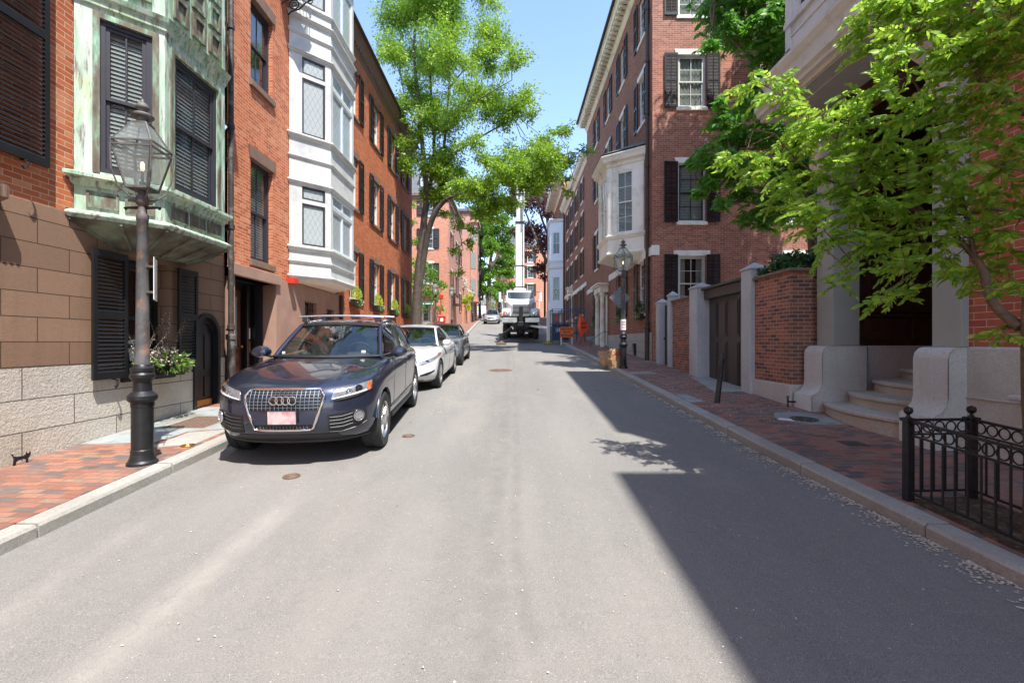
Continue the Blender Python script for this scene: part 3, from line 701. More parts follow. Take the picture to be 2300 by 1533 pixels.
for i, (fm, L) in enumerate(fa):
    n = 3 if i == 1 else 2
    for j in range(n):
        a = .08+(L-.16)*j/n+.03; c = .08+(L-.16)*(j+1)/n-.03
        for q in ((a, c, 1.69, 1.9),):
            dk.box(q[0]+.03, -.006, q[2]+.03, q[1]-.03, .004, q[3]-.03, fm)
            pframe(((q[0], q[0]+.03, q[2], q[3]), (q[1]-.03, q[1], q[2], q[3]), (q[0]+.03, q[1]-.03, q[2], q[2]+.03), (q[0]+.03, q[1]-.03, q[3]-.03, q[3])), -.02, fm)
    # upper storey: raised brown panels and little lights
    rows = 4; n = 3 if i == 1 else 2
    for r in range(rows):
        for j in range(n):
            a = .1+(L-.2)*j/n+.05; c = .1+(L-.2)*(j+1)/n-.05; z0 = 4.56+r*.43; z1 = z0+.34
            dk.box(a+.06, -.012, z0+.06, c-.06, .004, z1-.06, fm)
            pframe(((a, a+.05, z0, z1), (c-.05, c, z0, z1), (a+.05, c-.05, z0, z0+.05), (a+.05, c-.05, z1-.05, z1)), -.045, fm)
islands(dk, 'recessed_panel', M['copper_dark'], bay, Matrix())
tr = MB()
for i, (fm, L) in enumerate(fa):
    a, c, z0, z1 = wins[i]
    for e in ((a-.07, a, z0-.02, z1+.07), (c, c+.07, z0-.02, z1+.07), (a, c, z1, z1+.07)): tr.box(e[0], -.02, e[2], e[1], .003, e[3], fm)
    window(HA, fm, a, z0, round(c-a, 3), z1-z0, 'dark_frame', 'dark_frame', (2, 1), depth=.02, cover='blind', fw=.06, sw=.045, name='bay_sash_window')
tr.obj('window_casing', M['copper_dark'], bay, Matrix())
downpipe(HA, XL+.09, 8.97, SW(8.9)+.05, 11.3, .048, wx=XL)
dn = MB(); dn.bar((XL+.01, 8.86, 1.6), (XL+.01, 8.86, 11.4), .012, .012)
# wall vent hood at the very left
vh = MB(); vh.loft([[(3.85, -.03+.0, 1.45), (4.95, -.03, 1.45), (4.95, .01, 1.45), (3.85, .01, 1.45)], [(3.85, -.16, 1.5), (4.95, -.16, 1.5), (4.95, .01, 1.6), (3.85, .01, 1.6)], [(3.85, -.16, 1.62), (4.95, -.16, 1.62), (4.95, .01, 1.66), (3.85, .01, 1.66)]])
for i in range(16): vh.box(3.87+i*.068, -.17, 1.5, 3.9+i*.068, -.15, 1.63)
vh.obj('window_hood', M['brownstone_trim'], HA, mL)
# ================================================================ LEFT HOUSE B (white leaded bay)
HB = thing('brick_house', 'orange brick house with a tall white leaded bay window above brown stone', 'house', (XL, 11.5, SW(11.5)))
b1 = (9.82, 10.72, 1.71, 3.83); b2 = (9.82, 10.72, 5.45, 7.2); b3 = (9.82, 10.72, 8.6, 10.2)
ent = (9.2, 10.82, -1.4, 1.29); bs1 = (12.3, 13.05, -.7, 1.05); bs2 = (13.75, 14.35, -.6, .95)
wall('brick_wall', M['brick_orange'], HB, mL, 9.02, 14.68, 1.43, 11.2, [b1, b2, b3], .2, y=.01)
wall('brownstone_wall', M['brown_smooth'], HB, mL, 9.02, 14.68, -1.9, 1.43, [ent, bs1, bs2], .32, y=-.03)
cp = MB(); cp.box(9.02, -.03, 1.43, 14.68, .02, 1.445); cp.obj('ledge', M['brown_smooth'], HB, mL)
box_body('rear_wall', M['brick_deep'], HB, -14, XL-.01, 9.0, 14.7, -1.9, 11.2, skip=('x1', 'y0', 'y1'))
roof_slab(HB, -14, XL+.25, 8.97, 14.7, 11.2)
lb = MB(); lb.bbox(9.05, -.09, 1.29, 10.92, -.02, 1.52, .01); lb.obj('door_lintel', M['brown_smooth'], HB, mL)
window(HB, mL, u=b1[0], z=b1[2], w=.9, h=2.12, frame='dark_frame', sash='dark_frame', grid=(2, 1), depth=.1, cover='blind', sill='brownstone_trim', lintel='brownstone_trim', sill_h=.13, lint_h=.24, lint_flare=.05, ext=.05)
window(HB, mL, b2[0], b2[2], .9, 1.75, 'dark_frame', 'dark_frame', (2, 1), depth=.1, cover='half', sill='brownstone_trim', lintel='brownstone_trim', sill_h=.13, lint_h=.24, lint_flare=.05, ext=.05)
window(HB, mL, b3[0], b3[2], .9, 1.6, 'dark_frame', 'dark_frame', (2, 1), depth=.1, cover='half', sill='brownstone_trim', lintel='brownstone_trim', sill_h=.13, lint_h=.24, lint_flare=.05, ext=.05)
# recessed entry: timber-lined box, a varnished door and a dark one
en = MB(); D = .95; en.recalc = False
u0, u1, z0, z1 = 9.2, 10.82, -1.2, 1.29
en.poly([(u0, .28, z0), (u0, .28, z1), (u0, D, z1), (u0, D, z0)]); en.poly([(u1, .28, z0), (u1, D, z0), (u1, D, z1), (u1, .28, z1)])
en.poly([(u0, .0, z1), (u1, .0, z1), (u1, D, z1), (u0, D, z1)]); en.poly([(u0, D, z0), (u1, D, z0), (u1, D, z1), (u0, D, z1)])
en.poly([(u0, -.02, z0+.12), (u0, D, z0+.12), (u1, D, z0+.12), (u1, -.02, z0+.12)])
en.obj('entry_recess', M['dark_frame'], HB, mL)
def panel_door(parent, m, u, z, w, h, mat, glassy=True, name='door'):
    b = MB(); b.box(0, 0, 0, w, .05, h)
    b.box(.1, -.018, .1, w-.1, .0, h*.26); b.box(.13, -.03, .14, w-.13, -.018, h*.23); b.box(.1, -.018, h*.3, w-.1, 0, h*.38)
    if glassy:
        for e in ((.1, .14, h*.42, h-.12), (w-.14, w-.1, h*.42, h-.12), (.14, w-.14, h*.42, h*.42+.04), (.14, w-.14, h-.16, h-.12)): b.box(e[0], -.03, e[2], e[1], 0, e[3])
    else: b.box(.1, -.018, h*.42, w-.1, 0, h-.12)
    mm = m @ T3(u, 0, z); d = b.obj(name, M[mat], parent, mm)
    if glassy:
        g = MB(); g.box(.14, -.008, h*.42+.04, w-.14, -.002, h-.16); g.obj('pane', M['lead'] if False else M['glass_plain'], d, mm)
        c = MB(); c.box(w*.5-.1, -.014, h*.5, w*.5+.02, -.009, h*.56); c.obj('notice', M['white_print'], d, mm)
    k = MB(); k.lathe([(.012, 0), (.012, .04), (.03, .05), (.032, .07), (.02, .085), (0, .09)], 10, m=T3(w-.07, 0, h*.44) @ Matrix.Rotation(R(90), 4, 'X'))
    k.obj('handle', M['brass'], d, mm, smooth=50); return d
M['glass_plain'] = simple('curtained_glass', hx('8f9490'), .08, var=.1)
panel_door(HB, mL @ T3(0, .52, 0), 9.45, -1.08, .9, 2.2, 'door_wood')
pf = MB(); pf.box(9.2, .5, -1.08, 9.45, .95, 1.29); pf.box(9.45, .5, 1.14, 10.35, .6, 1.29); pf.box(10.35, .5, -1.08, 10.82, .95, 1.29)
pf.box(10.38, .4, -1.08, 10.46, .5, 1.22); pf.box(10.7, .4, -1.08, 10.8, .5, 1.22); pf.obj('door_frame', M['black_paint'], HB, mL)
lb = MB(); lb.box(10.5, .47, -.25, 10.66, .498, .0); lb.obj('mailbox', M['brass'], HB, mL)
lb = MB(); lb.box(10.5, .485, .06, 10.66, .498, .3); lb.obj('notice', M['white_print'], HB, mL)
window(HB, mL, bs1[0], bs1[2], .75, 1.75, 'black_paint', 'white_paint', (2, 2), depth=.22, cover='blind')
window(HB, mL, bs2[0], bs2[2], .6, 1.55, 'black_paint', 'white_paint', (2, 2), depth=.22, cover='blind')
def bars(parent, m, u0, u1, z0, z1, n=5, y=-.0):
    b = MB()
    for i in range(n): u = u0+(u1-u0)*(i+.5)/n; b.tube([(u, y, z0), (u, y, z1)], .009, 6)
    for z in (z0+.2, (z0+z1)/2, z1-.2): b.box(u0, y-.006, z-.01, u1, y+.006, z+.01)
    return b.obj('window_bars', M['iron'], parent, m)
bars(HB, mL, bs1[0], bs1[1], bs1[2], bs1[3], 5, .05); bars(HB, mL, bs2[0], bs2[1], bs2[2], bs2[3], 4, .05)
# the white bay, one body of seven courses
planB = [(XL, 11.5), (-4.7, 12.25), (-4.7, 14.0), (XL, 14.72)]
fb = facets(planB); body = MB(); body.recalc = False
winB = []
def bwin(L, i, zs):
    (tm0, tm1, tt0, tt1) = zs
    if i != 1: a, c = .31, L-.15
    else: a, c = .13, L-.13
    return [(a, c, tm0, tm1), (a, c, tt0, tt1)]
zsL = (2.40, 3.44, 3.54, 3.86); zsU = (5.16, 6.56, 6.66, 7.08); zsT = (8.45, 9.85, 9.95, 10.3)
for i, (fm, L) in enumerate(fb):
    hs = bwin(L, i, zsL)+bwin(L, i, zsU)+bwin(L, i, zsT)
    q = MB(); wall_mb(q, 0, L, 1.58, 10.95, hs, .07)
    n0 = body.verts([fm @ Vector(p) for p in q.v]); [body.face(*[n0+j for j in ff]) for ff in q.f]
    for hsi, (a, c, z0, z1) in enumerate(hs):
        nn = 2 if i == 1 else 1; wv = (c-a)/nn
        for j in range(nn):
            k = MB(); f0 = .045; s = .0
            k.box(0, 0, 0, f0, .06, z1-z0); k.box(wv-f0, 0, 0, wv, .06, z1-z0); k.box(f0, 0, 0, wv-f0, .06, f0); k.box(f0, 0, z1-z0-f0, wv-f0, .06, z1-z0)
            mm = fm @ T3(a+j*wv, .012, z0); wf = k.obj('leaded_window', M['dark_frame' if i == 0 else 'bluewhite'], HB, mm)
            g = MB(); g.box(f0, .03, f0, wv-f0, .035, z1-z0-f0); g.obj('pane', M['lead'], wf, mm)
bayB = body.obj('bay_window', M['white_paint'], HB, Matrix())
mo = MB()
def course(z, big=1.0):
    sweep(mo, planB, [(0, z-.05*big), (.02*big, z-.045*big), (.035*big, z-.01), (.06*big, z+.01), (.06*big, z+.035), (0, z+.06*big)], XL)
for z, k in ((1.6, 1.1), (1.97, .8), (2.31, 1.3), (3.94, 1.1), (4.55, .8), (5.08, 1.4), (7.17, 1.1), (7.62, .8), (8.02, 1.3), (8.33, 1), (10.4, 1.2)): course(z, k)
sweep(mo, planB, [(0, 10.85), (.1, 10.9), (.3, 11.05), (.34, 11.15), (0, 11.3)], XL)
islands(mo, 'cornice_moulding', M['white_paint'], bayB, Matrix())
so = MB(); so.recalc = False
n0 = so.verts([(x, y, 1.57) for x, y in offset_plan(planB, .02, XL, 1)]); n1 = so.verts([(x, y, 1.47) for x, y in [(XL, 11.9), (-5.0, 12.35), (-5.0, 13.9), (XL, 14.4)]])
for i in range(3): so.face(n0+i, n1+i, n1+i+1, n0+i+1)
so.face(n1, n1+3, n1+2, n1+1); so.obj('soffit', M['cream_paint'], bayB, Matrix())
sl = MB(); sl.box(XL+.0, 11.35, 1.4, XL+.2, 11.55, 1.52); sl.obj('alarm_box', M['red_paint'], HB, Matrix())
# iron balconette and its scroll bracket over the second window
bal = MB(); bu0, bu1, bz = 10.95, 11.5, 8.3
bal.box(XL, bu0, bz, XL+.62, bu1, bz+.05)
for y in (bu0+.03, bu1-.03):
    for x in np.arange(XL+.04, XL+.62, .09): bal.tube([(x, y, bz+.05), (x, y, bz+.75)], .008, 5)
    bal.box(XL, y-.012, bz+.75, XL+.62, y+.012, bz+.775)
for y in np.arange(bu0+.03, bu1, .09): bal.tube([(XL+.6, y, bz+.05), (XL+.6, y, bz+.75)], .008, 5)
bal.box(XL+.585, bu0, bz+.75, XL+.615, bu1, bz+.775)
for y in (bu0+.1, bu1-.1):
    bal.torus((XL+.17, y, bz-.17), .11, .014, 18, 5, axis='y'); bal.torus((XL+.17, y, bz-.17), .05, .012, 14, 5, axis='y')
    bal.tube([(XL+.02, y, bz-.42), (XL+.1, y, bz-.34), (XL+.3, y, bz-.28), (XL+.46, y, bz-.12), (XL+.6, y, bz-.06)], .016, 6)
    bal.torus((XL+.56, y, bz-.1), .05, .012, 12, 5, axis='y')
bal.obj('iron_balconette', M['iron'], HB, Matrix())
# ================================================================ LEFT HOUSE C
HC = thing('brick_row_house', 'long orange brick house with dark shutters and four lit window boxes', 'house', (XL, 20, SW(20)))
holes = []; colsC = [16.2, 18.85, 21.45, 24.0]; rowsC = [(7.76, 9.36), (4.60, 6.36), (1.42, 3.1)]
for c in colsC:
    for z0, z1 in rowsC: holes.append((c-.45, c+.45, z0, z1))
wall('brick_wall', M['brick_deep'], HC, mL, 14.7, 25.6, -1.6, 10.35, holes, .2, y=.0)
box_body('side_wall', M['brick_deep'], HC, -14, XL, 14.7, 25.6, -1.6, 10.35, skip=('x1', 'y0'))
for ci, c in enumerate(colsC):
    for ri, (z0, z1) in enumerate(rowsC):
        window(HC, mL, c-.45, z0, .9, round(z1-z0, 3), 'white_paint', 'white_paint', (3, 2), depth=.09, cover=['sides', 'curtain', 'half'][(ci+ri) % 3], far=True,
               sill='brownstone_trim', lintel='brownstone_trim', sill_h=.1, lint_h=.2, lint_flare=.03, ext=.06)
        for s in (-1, 1):
            if ci == 0 and s < 0: continue
            shutter(HC, mL, c-.45-.5 if s < 0 else c+.47, z0-.02, .47, round(z1-z0+.06, 3), pitch=.07, y=-.05)
co = MB(); planC = [(XL, 14.7), (XL, 25.6)]
for (d0, z0, d1, z1) in ((.0, 9.95, .05, 10.05), (.05, 10.05, .09, 10.12), (.12, 10.2, .22, 10.35), (.2, 10.35, .3, 10.5)):
    co.loft([[(XL-.05, 14.7, z0), (XL+d0, 14.7, z0), (XL+d1, 14.7, z1), (XL-.05, 14.7, z1)], [(XL-.05, 25.7, z0), (XL+d0, 25.7, z0), (XL+d1, 25.7, z1), (XL-.05, 25.7, z1)]])
for y in np.arange(14.8, 25.6, .21): co.box(XL, y, 10.1, XL+.12, y+.1, 10.2)
co.obj('cornice', M['brownstone_trim'], HC, Matrix())
g = MB(); g.box(XL-.2, 14.7, 10.5, XL+.34, 25.75, 10.56); g.tube([(XL+.33, 14.7, 10.54), (XL+.33, 25.75, 10.54)], .06, 10); g.obj('gutter', M['pipe_brown'], HC, Matrix())
rf = MB(); rf.loft([[(XL+.25, 14.7, 10.56), (-9.5, 14.7, 13.2), (-14, 14.7, 10.56)], [(XL+.25, 25.7, 10.56), (-9.5, 25.7, 13.2), (-14, 25.7, 10.56)]]); rf.obj('roof', M['slate_roof'], HC, Matrix())
downpipe(HC, XL+.07, 14.85, SW(14.8), 1.45, .055, 'pipe_brown', wx=XL)
# ================================================================ RIGHT HOUSE 1 (street front X=5, side wall Y=16.8)
H1 = thing('brick_corner_house', 'tall red brick corner house with black shutters and a cream bay window', 'house', (XR, 16.8, SW(16.8)))
YS = 16.8; mR = fr(XR, 0, -90); mS = fr(0, YS, 0)
TOP1 = 14.1
cols1 = [18.2, 21.4, 24.55, 27.9, 30.2]
rows1 = {0: (11.6, 13.3), 1: (8.34, 10.2), 2: (4.27, 6.35), 3: (1.08, 3.05)}
holes = []; specs = []
for ci, c in enumerate(cols1[:4]):
    for r, (z0, z1) in rows1.items():
        if r == 3 and ci == 2: continue
        if r == 2 and ci in (0,): continue
        holes.append((-c-.48, -c+.48, z0, z1)); specs.append((c, z0, z1, r, ci))
bayhole = (-21.3, -18.0, 3.6, 7.0)
holes = [h for h in holes if not (h[0] > -22.3 and h[1] < -17 and h[2] == rows1[2][0])]
doorh = (-25.95, -24.75, -1.0, 2.55)
bsm = [(-19.5, -18.85, -.72, -.08), (-22.0, -21.4, -.5, -.05)]
wall('brick_wall', M['brick_red'], H1, mR, -31.5, -YS, .32, TOP1, [h for h in holes]+[doorh], .16)
wall('granite_base', M['granite_base'], H1, mR, -31.5, -YS+.03, -1.5, .32, bsm+[doorh], .25, y=-.03)
for c, z0, z1, r, ci in specs:
    if r == 2 and 17 < c < 22.3: continue
    window(H1, mR, -c-.48, z0, .96, round(z1-z0, 3), 'white_paint', 'white_paint', (2, 2), depth=.07, cover=['curtain', 'sides', 'half', 'curtain'][(ci+r) % 4], far=True,
           sill='limestone', lintel='limestone' if r else None, sill_h=.12, lint_h=.2, lint_flare=.04, ext=.08)
    for s in (-1, 1):
        shutter(H1, mR, -c-.48-.52 if s < 0 else -c+.5, z0-.02, .5, round(z1-z0+.05, 3), 'navy_paint', .07, y=-.05)
# white belt course above the ground floor
bl = MB(); bl.bbox(-24.2, -.045, 3.07, -YS+.045, .0, 3.38, .008); bl.bbox(-23.0+.6, -.035, 3.07, -21.3, .0, 3.3, .008) if False else None
bl.obj('belt_course', M['limestone'], H1, mR)
bl = MB(); bl.bbox(-31.3, -.045, 3.07, -26.6, .0, 3.35, .008); bl.obj('belt_course', M['limestone'], H1, mR)
# basement window grilles
for h in bsm:
    g = MB(); g.box(h[0], .12, h[2], h[1], .14, h[3]); gg = g.obj('basement_window', M['room'], H1, mR)
    g = MB(); n = 5
    for i in range(-n, n+1):
        for sgn in (1, -1):
            a = h[0]+(h[1]-h[0])*(i/n); c = a+sgn*(h[3]-h[2])
            # clip diagonal bars to the opening
            p0 = (a, h[2]); p1 = (c, h[3])
            ts = [0, 1]
            dx = p1[0]-p0[0]
            if dx:
                for X in (h[0], h[1]):
                    t = (X-p0[0])/dx
                    if 0 < t < 1: ts.append(t)
            ts.sort(); 
            for t0, t1 in zip(ts[:-1], ts[1:]):
                mx = p0[0]+dx*(t0+t1)/2
                if h[0] <= mx <= h[1] and t1-t0 > .03:
                    g.bar((p0[0]+dx*t0, .03, h[2]+(h[3]-h[2])*t0), (p0[0]+dx*t1, .03, h[2]+(h[3]-h[2])*t1), .012, .012)
    g.obj('grille', M['iron'], gg, mR)
# entry with cream columns
panel_door(H1, mR @ T3(0, .12, 0), -25.85, -.45, 1.0, 2.85, 'cream_paint', glassy=False)
e = MB(); e.box(-25.95, .1, -1.0, -24.75, .2, -.45); e.box(-25.95, .1, 2.4, -24.75, .2, 2.55); e.obj('door_surround', M['cream_paint'], H1, mR)
por = MB()
por.bbox(-26.25, -.45, 2.55, -24.45, .0, 2.85, .01); por.bbox(-26.32, -.55, 2.85, -24.38, .0, 2.93, .01); por.bbox(-26.40, -.62, 2.93, -24.30, .0, 3.02, .01)
for u in (-26.08, -24.62): por.lathe([(.16, -.42), (.16, -.34), (.125, -.3), (.125, -.28), (.13, .3), (.11, 2.3), (.12, 2.36), (.15, 2.4), (.15, 2.55)], 14, (u, -.28, 0))
por.obj('portico', M['cream_paint'], H1, mR, smooth=35)
st = MB()
for i in range(3): st.box(-26.45, -.95+i*.28, -1.3, -24.30, 0-.032, -.84+i*.16)
st.obj('doorstep', M['granite_base'], H1, mR)
rl = MB(); rl.tube([(-24.28, -.95, -1.0), (-24.28, -.95, .05), (-24.28, -.3, .5), (-24.28, -.04, .5)], .015, 6); rl.obj('handrail', M['iron'], H1, mR, smooth=60)
# window boxes on the street front
# side wall (faces the camera)
sx = [6.4, 10.25, 14.1]
holesS = []
for c in sx:
    for r, (z0, z1) in rows1.items(): holesS.append((c-.49, c+.49, z0, z1))
wall('side_wall', M['brick_side'], H1, mS, XR, 17.5, -1.6, TOP1, holesS, .16)
for c in sx:
    for r, (z0, z1) in rows1.items():
        window(H1, mS, c-.49, z0, .98, round(z1-z0, 3), 'white_paint', 'white_paint' if r != 2 else 'navy_paint', (2, 2), depth=.06, cover={2: 'blind', 3: 'sides'}.get(r, 'curtain'),
               sill='limestone', lintel='limestone', sill_h=.13, lint_h=.19, lint_flare=.07 if r in (1, 2, 0) else .0, ext=.06 if r != 3 else .16)
        for s in (-1, 1):
            shutter(H1, mS, c-.49-.5 if s < 0 else c+.51, z0-.02, .48, round(z1-z0+.06, 3), 'navy_paint', .05, y=-.05, hook=True)
cb = MB(); cb.bbox(XR-.045, -.04, 3.07, XR+.24, .02, 3.42, .008); cb.obj('belt_course', M['limestone'], H1, mS)
box_body('rear_wall', M['brick_red'], H1, XR, 17.5, YS, 31.5, -1.6, TOP1, skip=('x0', 'y0', 'y1'))
# cornice with modillions
co = MB()
def cornice_x(co, x, y0, y1, z, sgn, dep=.62, mod=True, pitch=.34):
    prof = [(0, z-.55), (.06, z-.5), (.08, z-.42), (.14, z-.36), (.14, z-.22), (dep-.12, z-.2), (dep-.08, z-.06), (dep, z), (0, z)]
    co.loft([[(x+sgn*d, y0, zz) for d, zz in prof], [(x+sgn*d, y1, zz) for d, zz in prof]])
    if mod:
        for y in np.arange(y0+.05, y1-.1, pitch): co.box(x+sgn*.13, y, z-.34, x+sgn*(dep-.16), y+.15, z-.21)
cornice_x(co, XR, YS-.3, 31.5, TOP1+.35, -1)
co.obj('cornice', M['cream_paint'], H1, Matrix())
gt = MB(); gt.tube([(XR-.66, YS-.35, TOP1+.4), (XR-.66, 31.5, TOP1+.4)], .075, 8); gt.box(XR-.68, YS-.35, TOP1+.36, XR+.4, 31.5, TOP1+.44); gt.obj('gutter', M['roof_dark'], H1, Matrix())
rf = MB(); rf.loft([[(XR-.3, YS-.3, TOP1+.44), (11.2, YS-.3, TOP1+3.2), (17.5, YS-.3, TOP1+.1), (XR-.3, YS-.3, TOP1+.1)], [(XR-.3, 31.5, TOP1+.44), (11.2, 31.5, TOP1+3.2), (17.5, 31.5, TOP1+.1), (XR-.3, 31.5, TOP1+.1)]]); rf.obj('roof', M['slate_roof'], H1, Matrix())
downpipe(H1, XR-.09, 17.15, SW(17.1), TOP1+.1, .06, 'pipe_brown', wx=XR)
# cream bay
plan1 = [(XR, 21.55), (3.81, 20.65), (3.81, 18.75), (XR, 17.85)]
f1 = facets(plan1); body = MB(); body.recalc = False
tr = MB()
bayw = [(.36, f1[0][1]-.34, 4.2, 6.66), (.22, f1[1][1]-.22, 4.2, 6.66), (.34, f1[2][1]-.42, 4.2, 6.66)]
for i, (fm, L) in enumerate(f1):
    q = MB(); wall_mb(q, 0, L, 3.45, 6.95, [bayw[i]], .08)
    n0 = body.verts([fm @ Vector(p) for p in q.v]); [body.face(*[n0+j for j in ff]) for ff in q.f]
    a, c, z0, z1 = bayw[i]
    nn = 2 if i == 1 else 1
    for j in range(nn):
        wv = round((c-a)/nn, 3); window(H1, fm, a+j*wv, z0, wv, round(z1-z0, 3), 'cream_paint', 'cream_paint', (2, 2) if i != 1 else (2, 2), depth=.02, cover='blind', fw=.05, name='bay_sash_window')
    for u in (.02, L-.2):
        tr.box(u, -.03, 4.08, u+.18, .004, 6.78, fm); tr.box(u-.015, -.04, 6.7, u+.195, .004, 6.8, fm); tr.box(u+.05, -.04, 4.3, u+.13, -.025, 6.55, fm)
bay1 = body.obj('bay_window', M['cream_paint'], H1, Matrix())
sweep(tr, plan1, [(0, 3.38), (.03, 3.4), (.06, 3.44), (.05, 3.5), (0, 3.52)], XR)
sweep(tr, plan1, [(0, 4.0), (.04, 4.02), (.07, 4.08), (.1, 4.12), (.1, 4.16), (0, 4.2)], XR)
sweep(tr, plan1, [(0, 6.84), (.05, 6.88), (.07, 6.98), (.2, 7.04), (.24, 7.16), (.3, 7.24), (.3, 7.28), (0, 7.36)], XR)
islands(tr, 'bay_trim', M['cream_paint'], bay1, Matrix())
so = MB(); so.recalc = False
n0 = so.verts([(x, y, 3.4) for x, y in offset_plan(plan1, .0, XR, 1)]); n1 = so.verts([(x, y, 3.12) for x, y in [(XR, 21.1), (4.6, 20.3), (4.6, 19.0), (XR, 18.3)]])
for i in range(3): so.face(n0+i, n1+i, n1+i+1, n0+i+1)
so.face(n1, n1+3, n1+2, n1+1); so.obj('soffit', M['cream_paint'], bay1, Matrix())
tp = MB(); n0 = tp.verts([(x, y, 7.34) for x, y in offset_plan(plan1, .3, XR, 1)]); n1 = tp.verts([(x, y, 7.7) for x, y in [(XR, 21.2), (4.9, 20.3), (4.9, 19.0), (XR, 18.2)]])
tp.recalc = False
for i in range(3): tp.face(n0+i, n0+i+1, n1+i+1, n1+i)
tp.obj('roof_cap', M['slate_roof'], bay1, Matrix())
# ================================================================ RIGHT HOUSE 2
H2 = thing('brick_terrace_house', 'red brick terrace house up the hill with rows of pale lintels', 'house', (XR, 38, SW(38)))
cols2 = [33.6, 36.5, 39.4, 42.3]; rows2 = [(9.9, 11.4), (7.3, 9.0), (4.7, 6.4), (1.9, 3.7)]
holes = [(-c-.47, -c+.47, a, d) for c in cols2 for a, d in rows2]
wall('brick_wall', M['brick_red'], H2, mR, -44.9, -31.5, -.6, 12.3, holes, .16)
box_body('side_wall', M['brick_far'], H2, XR, 17.5, 31.5, 44.9, -.6, 12.3, skip=('x0',))
for ci, c in enumerate(cols2):
    for r, (z0, z1) in enumerate(rows2):
        window(H2, mR, -c-.47, z0, .94, round(z1-z0, 3), 'white_paint', 'white_paint', (2, 2), depth=.07, cover='curtain', far=True, sill='limestone', lintel='limestone', sill_h=.12, lint_h=.22, ext=.1)
        for s in (-1, 1): shutter(H2, mR, -c-.47-.5 if s < 0 else -c+.49, z0, .47, round(z1-z0, 3), 'black_paint', .12, y=-.05)
co = MB(); cornice_x(co, XR, 31.5, 44.9, 12.55, -1, .5, True, .4); co.obj('cornice', M['cream_paint'], H2, Matrix())
roof_slab(H2, XR-.3, 17.5, 31.5, 44.9, 12.56)
bl = MB(); bl.bbox(-38.6, -.04, 3.75, -31.6, 0, 4.02, .008); bl.bbox(-44.8, -.04, 3.95, -39.8, 0, 4.25, .008); bl.obj('belt_course', M['limestone'], H2, mR)
dh = MB(); dh.bbox(-39.5, -.4, 4.0, -38.7, 0, 4.35, .01); dh.bbox(-39.6, -.5, 4.35, -38.6, 0, 4.45, .01); dh.box(-39.45, -.05, .8, -39.3, .0, 4.0); dh.box(-38.9, -.05, .8, -38.75, 0, 4.0); dh.obj('door_hood', M['cream_paint'], H2, mR)
ch = MB(); ch.box(7, 33, 12.6, 9.5, 34.2, 15.4); ch.box(6.9, 32.9, 15.4, 9.6, 34.3, 15.6); ch.obj('chimney', M['brick_far'], H2, Matrix())
downpipe(H2, XR-.08, 44.7, SW(44.7), 12.3, .07, 'dark_frame', shoe=False)
# ================================================================ RIGHT HOUSE 3 (pale blue bay)
H3 = thing('bay_front_house', 'far house with a pale blue-white two-storey wooden bay', 'house', (XR, 50, SW(50)))
wall('brick_wall', M['brick_red'], H3, mR, -56, -44.9, 0, 15.2, [(-49.5, -48.6, 11.4, 13.4), (-52, -51.1, 11.4, 13.4)], .16)
for c in (49.05, 51.55): window(H3, mR, -c-.45, 11.4, .9, 2.0, 'white_paint', 'white_paint', (2, 1), far=True)
box_body('side_wall', M['brick_far'], H3, XR, 17.5, 44.9, 56, 0, 15.2, skip=('x0',))
co = MB(); cornice_x(co, XR, 44.9, 56, 15.5, -1, 1.1, False); co.obj('cornice', M['cream_paint'], H3, Matrix()); roof_slab(H3, XR-.3, 17.5, 44.9, 56, 15.52)
plan3 = [(XR, 49.8), (3.95, 49.0), (3.95, 47.0), (XR, 46.2)]
plan3 = [(XR, 50.4), (3.75, 49.6), (3.75, 46.9), (XR, 46.3)]
f3 = facets(plan3); body = MB(); body.recalc = False; tr = MB()
for i, (fm, L) in enumerate(f3):
    hs = [(.3, L-.3, 4.0, 6.4), (.3, L-.3, 8.6, 10.8)]
    q = MB(); wall_mb(q, 0, L, 2.9, 11.9, hs, .08); n0 = body.verts([fm @ Vector(p) for p in q.v]); [body.face(*[n0+j for j in ff]) for ff in q.f]
    for a, c, z0, z1 in hs: window(H3, fm, a, z0, round(c-a, 3), round(z1-z0, 3), 'bluewhite', 'white_paint', (2, 1), depth=.02, cover='half', far=True, name='bay_sash_window')
bay3 = body.obj('bay_window', M['bluewhite'], H3, Matrix())
for z in (2.95, 7.3, 7.9, 11.9): sweep(tr, plan3, [(0, z-.12), (.12, z-.1), (.18, z+.08), (0, z+.16)], XR)
tr.box(3.75, 46.3, 11.95, XR, 50.4, 12.02); tr.box(3.85, 46.5, 2.8, XR, 50.3, 2.9)
islands(tr, 'cornice_moulding', M['bluewhite'], bay3, Matrix())
e = MB(); e.box(4.9, 46.9, 1.2, 5.0, 49.6, 2.9); e.lathe([(.1, .9), (.1, 2.8)], 10, (3.95, 47.1, 0)); e.lathe([(.1, .9), (.1, 2.8)], 10, (3.95, 49.3, 0)); e.obj('porch', M['bluewhite'], H3, Matrix())
CH = thing('stone_church', 'grey granite church tower end beyond the blue-white bay', 'church', (6.5, 64, G(64)))
b = MB(); b.box(5.2, 60, 1.5, 14, 70, 15.5)
b.loft([[(5.2, 59.7, 15.5), (14, 59.7, 15.5), (9.6, 59.7, 21)], [(5.2, 70, 15.5), (14, 70, 15.5), (9.6, 70, 21)]])
b.obj('stone_wall', M['stone_grey'], CH, Matrix())
b = MB(); b.box(4.8, 60.2, 1.5, 5.3, 61.2, 12); b.box(4.8, 63.2, 1.5, 5.3, 64.2, 12); b.obj('buttress', M['stone_grey'], CH, Matrix())
